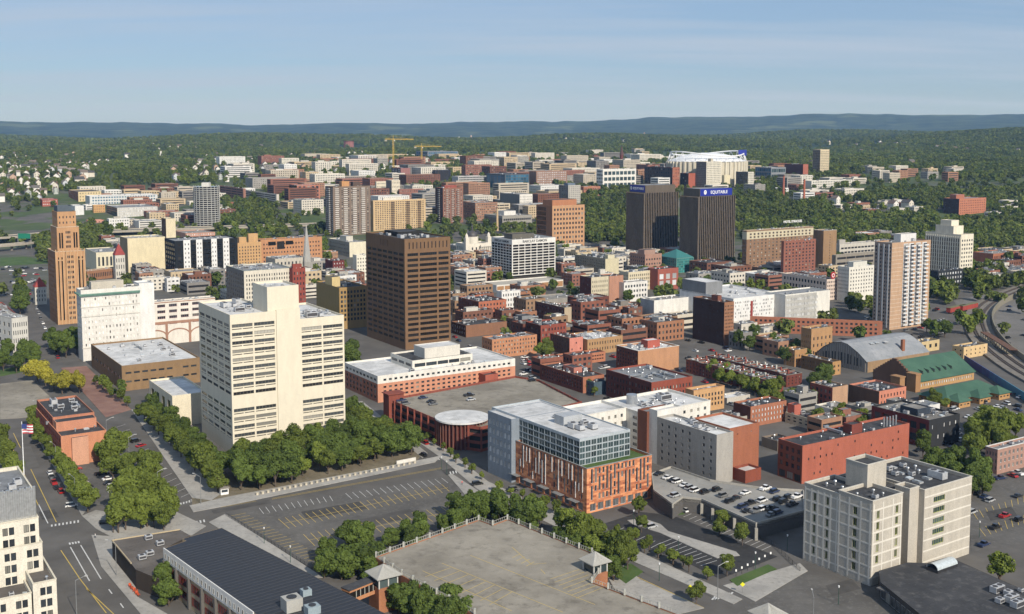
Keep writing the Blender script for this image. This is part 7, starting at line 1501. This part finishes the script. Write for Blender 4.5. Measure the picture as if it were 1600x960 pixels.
filler([(140,380),(190,385),(258,440),(360,445),(350,415),(500,425),(560,440),(560,470),(470,470),(330,470),(215,455)], 46, (14, 30), (12, 24), (7, 15), '%s low downtown building between the older blocks', 'low downtown buildings')
filler([(700,395),(770,400),(770,445),(712,455)], 22, (13, 26), (12, 22), (9, 16), '%s small downtown block between brown tower and white slab', 'small downtown blocks'); filler([(870,395),(1065,400),(1065,430),(880,450)], 26, (14, 30), (12, 24), (7, 13), '%s shop building in front of the dark towers', 'shop buildings')
filler([(1080,425),(1220,432),(1290,428),(1300,440),(1230,458),(1090,455)], 16, (18, 34), (14, 26), (8, 14), '%s block behind the white panelled building', 'blocks behind the white panels')
filler([(1310,385),(1380,372),(1450,392),(1450,425),(1370,440)], 16, (18, 40), (14, 30), (6, 12), '%s low building near the cream art deco block', 'low buildings near the deco block'); filler([(1520,400),(1600,395),(1600,440),(1545,446)], 12, (22, 48), (14, 26), (5, 9), '%s warehouse at the right edge', 'warehouses at right')
filler([(1060,262),(1230,262),(1260,300),(1200,310),(1060,305)], 26, (24, 60), (14, 30), (8, 20), '%s medical building around the stadium', 'medical buildings'); filler([(1350,270),(1490,272),(1490,286),(1350,286)], 12, (26, 40), (14, 20), (13, 18), '%s apartment block at the foot of the woods', 'apartment blocks by the woods')
filler([(700,510),(960,470),(1000,520),(960,560),(860,600),(820,585),(845,560)], 14, (18, 32), (13, 22), (8, 14), '%s infill building among the brick warehouses', 'infill brick buildings', 2, BRK, ('dark', 'dark', 'brown', 'gravel'))
filler([(1085,520),(1180,515),(1250,560),(1200,560),(1130,545)], 10, (12, 22), (10, 16), (6, 11), '%s low building north of the brick terraces', 'low buildings by the terraces', 3); filler([(700,470),(830,470),(900,485),(990,500),(1075,500),(1080,540),(1010,545),(900,520),(720,520)], 14, (16, 30), (12, 20), (8, 14), '%s small building squeezed between older brick blocks', 'small squeezed buildings', 2, BRK, ('dark', 'dark', 'brown', 'gravel'))
filler([(1240,640),(1360,625),(1460,640),(1440,665),(1300,690),(1240,690)], 8, (10, 18), (9, 14), (5, 9), '%s low yard building near the painted red block', 'low yard buildings', 2)
filler([(1225,285),(1335,283),(1335,312),(1225,318)], 10, (20, 50), (14, 26), (7, 14), '%s low block around the two brick chimneys', 'blocks around the chimneys'); filler([(1300,318),(1440,322),(1440,338),(1310,336)], 10, (16, 40), (12, 20), (6, 10), '%s low store in the trees right of the dark towers', 'stores in the trees'); filler([(1545,322),(1600,318),(1600,345),(1550,345)], 5, (16, 36), (12, 20), (6, 10), '%s low building beside the orange brick institution', 'buildings by the institution')
hcols = ['#ece9e2', '#e6e2d8', '#dcd3c2', '#c9cfd4', '#e9e6de', '#c7a58a', '#b9bfb8']; rcols = ['#6f6b66', '#7d6f64', '#565453', '#8a8178', '#74635a']; HM = []
for i in range(10):
    mb = MB(); w, d_, h_ = 6.5+i % 3, 9+i % 4, 6.0+(i % 2)*1.2; mb.box(-w/2, -d_/2, -3, w/2, d_/2, h_, 0); e = .5; rz_ = h_+3.4
    mb.quad((-w/2-e, -d_/2-e, h_-.2), (0, -d_/2-e, rz_), (0, d_/2+e, rz_), (-w/2-e, d_/2+e, h_-.2), 1); mb.quad((w/2+e, -d_/2-e, h_-.2), (w/2+e, d_/2+e, h_-.2), (0, d_/2+e, rz_), (0, -d_/2-e, rz_), 1)
    mb.poly([(-w/2, -d_/2, h_), (w/2, -d_/2, h_), (0, -d_/2, rz_-.3)], 0); mb.poly([(-w/2, d_/2, h_), (w/2, d_/2, h_), (0, d_/2, rz_-.3)], 0)
    for fz in (1.2, 3.9):
        for fx in (-.28, .28): mb.quad((w*fx-.5, -d_/2-.03, fz), (w*fx+.5, -d_/2-.03, fz), (w*fx+.5, -d_/2-.03, fz+1.4), (w*fx-.5, -d_/2-.03, fz+1.4), 2)
    mb.box(w*.2, d_*.1, h_, w*.2+.8, d_*.1+.8, rz_+.8, 3); HM.append(mb.mesh('house', [wallm(hcols[i % 7], f=.8), wallm(rcols[i % 5]), GL[None](), wallm('#9a6a55')]))
def houses(poly, n, label, grp):
    x0, x1 = min(p[0] for p in poly), max(p[0] for p in poly); y0, y1 = min(p[1] for p in poly), max(p[1] for p in poly); got = 0
    for _ in range(n*8):
        if got >= n: break
        px, py = brnd.uniform(x0, x1), brnd.uniform(y0, y1)
        if not inpoly(px, py, poly): continue
        p = at(px, py)
        if clash(p.x, p.y, 14): continue
        s_ = brnd.uniform(1.0, 1.5); o = link('house', brnd.choice(HM), None, (p.x, p.y, p.z+1.5), brnd.choice((.5, .57, 2.1, .3)), (s_, s_, s_)); tag(o, label, 'house', grp); FOOT.append((Vector((p.x-7, p.y-7)), Vector((1, 0)), Vector((0, 1)), 14, 14)); got += 1
houses([(0,255),(150,262),(140,290),(60,318),(0,318)], 85, 'pale house among trees on the far left slope', 'houses on the far left slope'); houses([(260,255),(420,246),(480,255),(470,275),(380,285),(270,285)], 62, 'white house in the cluster above the round tower', 'houses above the round tower'); houses([(0,232),(420,226),(420,246),(120,262),(0,255)], 55, 'small house half hidden in the left woods', 'houses in the left woods')
houses([(440,240),(560,236),(620,262),(520,275),(450,268)], 26, 'small house in the woods below the brick tank', 'houses below the tank'); houses([(1250,222),(1480,210),(1500,222),(1300,240)], 24, 'white house in the clearing beyond the woods', 'houses beyond the woods'); houses([(1180,238),(1270,235),(1270,262),(1200,256)], 8, 'pale roof in the woods beside the stadium', 'houses beside the stadium'); houses([(1330,232),(1600,222),(1600,262),(1340,262)], 16, 'pale house alone in the right hand woods', 'houses in the right woods'); houses([(700,212),(1010,208),(1010,222),(700,224)], 22, 'tiny pale house on the ridge behind the university', 'houses on the far ridge')
houses([(1300,318),(1400,322),(1440,330),(1330,330)], 14, 'small pale house in the trees right of the dark towers', 'houses right of the towers')
# forest object
LOW = []
for i in range(4): LOW.append(crown_mesh(500+i, 5.0, 10.0, 230, 1.25, [LEAFF, LEAFD, LEAF, LEAFF][i], 1.2))
hidden = bpy.data.collections.new('tree_kinds')
for i, me in enumerate(LOW): o = bpy.data.objects.new('tree_kind', me); hidden.objects.link(o)
def forest(name, label, pts):
    me = bpy.data.meshes.new(name); me.from_pydata([p[:3] for p in pts], [], []); at_ = me.attributes.new('size', 'FLOAT', 'POINT'); rd = random.Random(9)
    at_.data.foreach_set('value', [rd.uniform(.75, 1.3)*(1.0 if p[3] < 11 else 1.25 if p[3] < 16 else 1.7) for p in pts])
    o = bpy.data.objects.new(name, me); COL.objects.link(o); tag(o, label, 'trees', kind='stuff')
    ng = bpy.data.node_groups.new(name, 'GeometryNodeTree'); ng.interface.new_socket('Geometry', in_out='INPUT', socket_type='NodeSocketGeometry'); ng.interface.new_socket('Geometry', in_out='OUTPUT', socket_type='NodeSocketGeometry')
    N_ = ng.nodes; L_ = ng.links; gi = N_.new('NodeGroupInput'); go = N_.new('NodeGroupOutput'); ip = N_.new('GeometryNodeInstanceOnPoints'); ci = N_.new('GeometryNodeCollectionInfo'); ci.inputs[0].default_value = hidden; ci.inputs['Separate Children'].default_value = True; ci.inputs['Reset Children'].default_value = True
    mp_ = N_.new('GeometryNodeMeshToPoints'); rv = N_.new('FunctionNodeRandomValue'); rv.data_type = 'FLOAT_VECTOR'; rv.inputs[0].default_value = (0, 0, 0); rv.inputs[1].default_value = (0.08, 0.08, 6.28)
    na = N_.new('GeometryNodeInputNamedAttribute'); na.data_type = 'FLOAT'; na.inputs[0].default_value = 'size'
    L_.new(gi.outputs[0], mp_.inputs[0]); L_.new(mp_.outputs[0], ip.inputs['Points']); L_.new(ci.outputs[0], ip.inputs['Instance']); ip.inputs['Pick Instance'].default_value = True
    L_.new(rv.outputs[0], ip.inputs['Rotation']); L_.new(na.outputs[0], ip.inputs['Scale']); L_.new(ip.outputs[0], go.inputs[0])
    md = o.modifiers.new('trees', 'NODES'); md.node_group = ng; return o
FP = far_points(); forest('forest', 'mass of green trees filling the hills and the gaps of the distant city', FP)
# ------------------------------------------------------------------ cars
CC = [('white', (.75, .75, .74)), ('black', (.015, .015, .017)), ('grey', (.16, .165, .17)), ('silver', (.42, .43, .44)), ('dark blue', (.02, .035, .09)), ('red', (.35, .02, .02)), ('white', (.78, .78, .77)), ('black', (.02, .02, .022))]
GLC = plain('car_glass', (.012, .014, .016), .08); TYRE = plain('tyre', (.015, .015, .015), .85)
def car_parts(kind):
    top = 1.47 if kind == 'sedan' else 1.75; L_, W_ = (4.6, 1.82) if kind != 'pickup' else (5.6, 1.95)
    x0, x1 = -L_/2, L_/2
    lower = [(x0, .42), (x0+.05, .78), (x0+.5, .92), (x1-1.1, .92) if kind != 'pickup' else (x1-1.8, 1.0), (x1-.1, .74), (x1, .45)]
    cab = {'sedan': [(x0+.75, .92), (x0+1.35, top-.04), (x1-1.95, top), (x1-1.05, .92)], 'suv': [(x0+.12, .92), (x0+.35, top), (x1-1.75, top), (x1-1.05, .92)], 'pickup': [(x0+2.0, 1.0), (x0+2.15, top), (x1-2.2, top), (x1-1.45, 1.0)]}[kind]
    b = MB(); hw_ = W_/2
    def ext(pts, y0, y1, m=0, dst=b):
        n_ = len(pts); i = len(dst.v); dst.v += [(x, -y0, z) for x, z in pts]+[(x, y0, z) for x, z in pts]
        for k in range(n_): dst.f.append((i+k, i+(k+1) % n_, i+n_+(k+1) % n_, i+n_+k)); dst.m.append(m)
        dst.f.append(tuple(i+k for k in range(n_))); dst.f.append(tuple(i+n_+n_-1-k for k in range(n_))); dst.m += [m, m]
    ext([(x0, .3)]+lower+[(x1, .3)], hw_, hw_)
    i = len(b.v)   # roof panel over the glass
    (a0, z0), (a1, z1), (a2, z2), (a3, z3) = cab
    b.box(a1-.02, -hw_+.22, z1-.03, a2+.02, hw_-.22, z2+.03, bottom=True)
    if kind == 'pickup': b.box(x0+.1, -hw_+.1, 1.0, x0+1.9, -hw_+.2, 1.2); b.box(x0+.1, hw_-.2, 1.0, x0+1.9, hw_-.1, 1.2); b.box(x0, -hw_+.1, .9, x0+.12, hw_-.1, 1.2)
    g_ = MB(); yb_, yt = hw_-.06, hw_-.24
    p = [(a0, -yb_, z0), (a3, -yb_, z3), (a2, -yt, z2-.02), (a1, -yt, z1-.02), (a0, yb_, z0), (a3, yb_, z3), (a2, yt, z2-.02), (a1, yt, z1-.02)]
    for f in ((0, 1, 2, 3), (5, 4, 7, 6), (4, 0, 3, 7), (1, 5, 6, 2), (3, 2, 6, 7)): g_.poly([p[k] for k in f])
    w_ = MB(); n_ = 12
    for k in range(n_): a, c2 = 2*math.pi*k/n_, 2*math.pi*(k+1)/n_; w_.quad((.33*math.cos(a), -.11, .33*math.sin(a)), (.33*math.cos(c2), -.11, .33*math.sin(c2)), (.33*math.cos(c2), .11, .33*math.sin(c2)), (.33*math.cos(a), .11, .33*math.sin(a)))
    for y in (-.11, .11): w_.poly([(.33*math.cos(2*math.pi*k/n_), y, .33*math.sin(2*math.pi*k/n_)) for k in range(n_)]); w_.poly([(.18*math.cos(2*math.pi*k/n_), y*1.05, .18*math.sin(2*math.pi*k/n_)) for k in range(n_)], 1)
    return b, g_, w_, L_, hw_
CARM = {}
def car(px, py, rz, ci=None, z=.03, kind=None, label=None, grp='parked cars', full=True):
    ci = crnd.randrange(len(CC)) if ci is None else ci; kind = kind or crnd.choice(('sedan', 'sedan', 'suv', 'suv', 'pickup')); key = (kind, CC[ci][0])
    if key not in CARM:
        b, g_, w_, L_, hw_ = car_parts(kind); m, n, l, bb = base_mat('car_paint_'+CC[ci][0]); bb.inputs['Base Color'].default_value = (*CC[ci][1], 1); bb.inputs['Roughness'].default_value = .28; bb.inputs['Coat Weight'].default_value = .5
        CARM[key] = (b.mesh('body', m), g_.mesh('glass', GLC), w_.mesh('wheel', [TYRE, GREYM]), L_, hw_)
    bm_, gm_, wm2, L_, hw_ = CARM[key]; p = at(px, py, z) if z is not None else at(px, py); r = empty('car', tuple(p), rz); tag(r, '%s %s %s' % (CC[ci][0], {'sedan': 'car', 'suv': 'sport utility car', 'pickup': 'pickup truck'}[kind], label), 'car', grp)
    link('body', bm_, r); link('glass', gm_, r)
    if full:
        for x in (-L_/2+.85, L_/2-.85):
            for y in (-hw_+.1, hw_-.1): link('wheel', wm2, r, (x, y, .33))
crnd = random.Random(3); UA, VA = GA, GA+math.pi/2
for i, (x, y) in enumerate(((78,741),(81,748),(84,756),(88,764),(95,770))): car(x, y, VA, (0, 2, 5, 1, 5)[i], label='parked along the left avenue', grp='cars along the left avenue')
for i, (x, y) in enumerate(((117,735),(121,744),(126,751),(130,757),(134,763),(138,768),(142,774),(145,780))): car(x, y, UA+.1, (5, 1, 2, 3, 1, 0, 4, 1)[i], label='in the left bays of the small tree lined car park', grp='cars in the small car park')
for i, (x, y) in enumerate(((159,742),(169,750),(171,757),(177,762),(179,768),(184,773),(188,779))): car(x, y, UA+.1, (1, 0, 1, 0, 0, 4, 1)[i], label='in the right bays of the small tree lined car park', grp='cars in the small car park')
for i, (x, y) in enumerate(((212,691),(220,698),(235,715),(243,723))): car(x, y, UA+.35, (1, 5, 0, 4)[i], label='in the angled bays beside the tree row', grp='cars in angled bays')
for i, (x, y) in enumerate(((626,627),(634,632),(661,623),(674,629),(677,633),(733,619),(736,626),(832,596))): car(x, y, UA, (4, 2, 4, 1, 2, 1, 3, 1)[i], 10.24, label='on the roof of the big brick garage', grp='cars on the garage roof')
for i, (x, y) in enumerate(((545,628),(626,671),(647,684),(655,689),(664,694),(661,713),(112,792),(168,818),(746,758),(800,768),(823,860) if False else (803,766))): car(x, y, VA if i < 6 else .4, (1, 5, 0, 1, 5, 1, 0, 1, 1, 1, 2)[i], label=['beside the salmon office', 'first in line under the brick garage', 'second in line under the brick garage', 'third in line under the brick garage', 'fourth in line under the brick garage', 'waiting near the low white wall', 'turning at the left crossing', 'beside the corner trees', 'in front of the young garage trees', 'passing the orange panelled building', 'behind another car at the orange panelled building'][i], grp='cars on the street')
for i, (x, y) in enumerate(((1030,742),(1043,748),(1052,752),(1058,754),(1070,760),(1055,776),(1101,771),(1120,767),(1140,785),(1173,788),(1191,784),(1181,800),(1192,797),(1206,797),(1196,765),(1210,770),(1238,790))): car(x, y, UA+.15, (1, 0, 1, 0, 0, 3, 1, 1, 1, 1, 0, 2, 0, 1, 0, 4, 1)[i], 5.22, label='on the raised deck beside the grey hotel', grp='cars on the raised deck')
for i, (x, y) in enumerate(((1078,764),(1086,768),(1130,776),(1150,780),(1160,794),(1168,800),(1215,782),(1224,786),(1232,779),(1205,806),(1215,803),(1165,772),(1245,778))): car(x, y, UA+.15, None, 5.22, label='in the deck bays near the red painted block', grp='cars on the raised deck')
car(1018, 825, UA, 3, label='alone in the dark car park', kind='suv'); car(1068, 799, VA, 0, label='under the edge of the raised deck', kind='suv')
for i, (x, y) in enumerate(((1529,772),(1538,778),(1547,784),(1570,808),(1592,814),(1555,826),(1519,802),(1537,853),(1590,777))): car(x, y, UA+.1, (1, 4, 3, 5, 1, 1, 3, 4, 1)[i], label='in the car park right of the beige building', grp='cars in the right car park')
for i, (x, y) in enumerate(((1492,640),(1528,641),(1545,640),(1559,637),(1572,632),(1590,642),(1539,653),(1574,616),(1578,648),(1592,652),(1500,690),(1490,697),(1515,760),(1540,714),(1555,720),(1563,749),(1582,745),(1590,741),(1568,732))): car(x, y, (VA if i % 3 else UA)-.2, None, label='near the green hipped roofs and right avenue', grp='cars in the right streets')
for i, (x, y) in enumerate(((820,560),(823,566),(830,571),(836,575),(826,580),(818,586),(790,590) if False else (833,580))): car(x, y, UA+.2, None, label='in the small lot right of the salmon office', grp='cars in the small lot')
for i in range(16): t = i/15; car(90-50*t, 560-115*t, VA, None, label='on the street left of the white cornice building', grp='cars on the far left street', full=False)
for i in range(40): car(crnd.uniform(2, 72), crnd.uniform(418, 462), UA, None, label='in the wide lots by the highway', grp='cars by the highway', full=False)
for i in range(14): car(1462+crnd.uniform(0, 22), 500+crnd.uniform(0, 22), UA, None, label='beside the tan apartment tower', grp='cars by the apartment tower', full=False)
for i in range(10): car(1206+i*3.0, 764+i*2.0 if False else 775-i*1.2, UA, None, label='beside the painted red block', grp='cars by the red block') if i < 4 else None
def scatter_cars(poly, n, label, grp, ang=None, full=False):
    x0, x1 = min(p[0] for p in poly), max(p[0] for p in poly); y0, y1 = min(p[1] for p in poly), max(p[1] for p in poly); got = []
    for _ in range(n*25):
        if len(got) >= n: break
        px, py = crnd.uniform(x0, x1), crnd.uniform(y0, y1)
        if not inpoly(px, py, poly): continue
        p = at(px, py, 0)
        if clash(p.x, p.y, 3.0) or any((p.x-a)**2+(p.y-b_)**2 < 16 for a, b_ in got) or any((p.x-a)**2+(p.y-b_)**2 < 9 for a, b_ in TREES): continue
        got.append((p.x, p.y)); car(px, py, ang if ang is not None else crnd.choice((UA, VA)), None, label=label, grp=grp, full=full)
scatter_cars([(700,480),(1060,470),(1260,560),(1240,620),(1100,640),(950,625),(840,600),(700,530)], 90, 'parked between the brick warehouses', 'cars between the warehouses')
scatter_cars([(140,400),(560,410),(560,500),(340,470),(140,440)], 40, 'in the streets behind the white cornice building', 'cars behind the cornice building'); scatter_cars([(1300,420),(1470,440),(1480,500),(1460,540),(1300,500)], 40, 'in the lots around the tan apartment tower', 'cars around the apartment tower')
scatter_cars([(1240,650),(1450,630),(1600,610),(1600,700),(1450,720),(1260,690)], 40, 'in the yards around the black painted building', 'cars around the black building', None, True); scatter_cars([(1540,460),(1600,452),(1600,560),(1550,530)], 6, 'in the pale lot inside the rail curve', 'cars inside the rail curve')
# ------------------------------------------------------------------ haze over the far country
mb = MB(); mb.box(-14000, -600, -30, 14000, 19000, 560, bottom=True); hz = mb.build('haze', []); hz['kind'] = 'stuff'
m = bpy.data.materials.new('haze_air'); m.use_nodes = True; n = m.node_tree.nodes; n.clear(); out = n.new('ShaderNodeOutputMaterial'); pv = n.new('ShaderNodeVolumePrincipled'); pv.inputs['Color'].default_value = (.30, .56, 1.0, 1); pv.inputs['Absorption Color'].default_value = (1, 1, 1, 1); pv.inputs['Density'].default_value = .000038; pv.inputs['Anisotropy'].default_value = .0
m.node_tree.links.new(pv.outputs[0], out.inputs['Volume']); hz.data.materials.append(m)
print('WINDOWS', NWIN, 'TREES', NT, 'FOREST', len(FP), 'OBJECTS', len(bpy.data.objects))
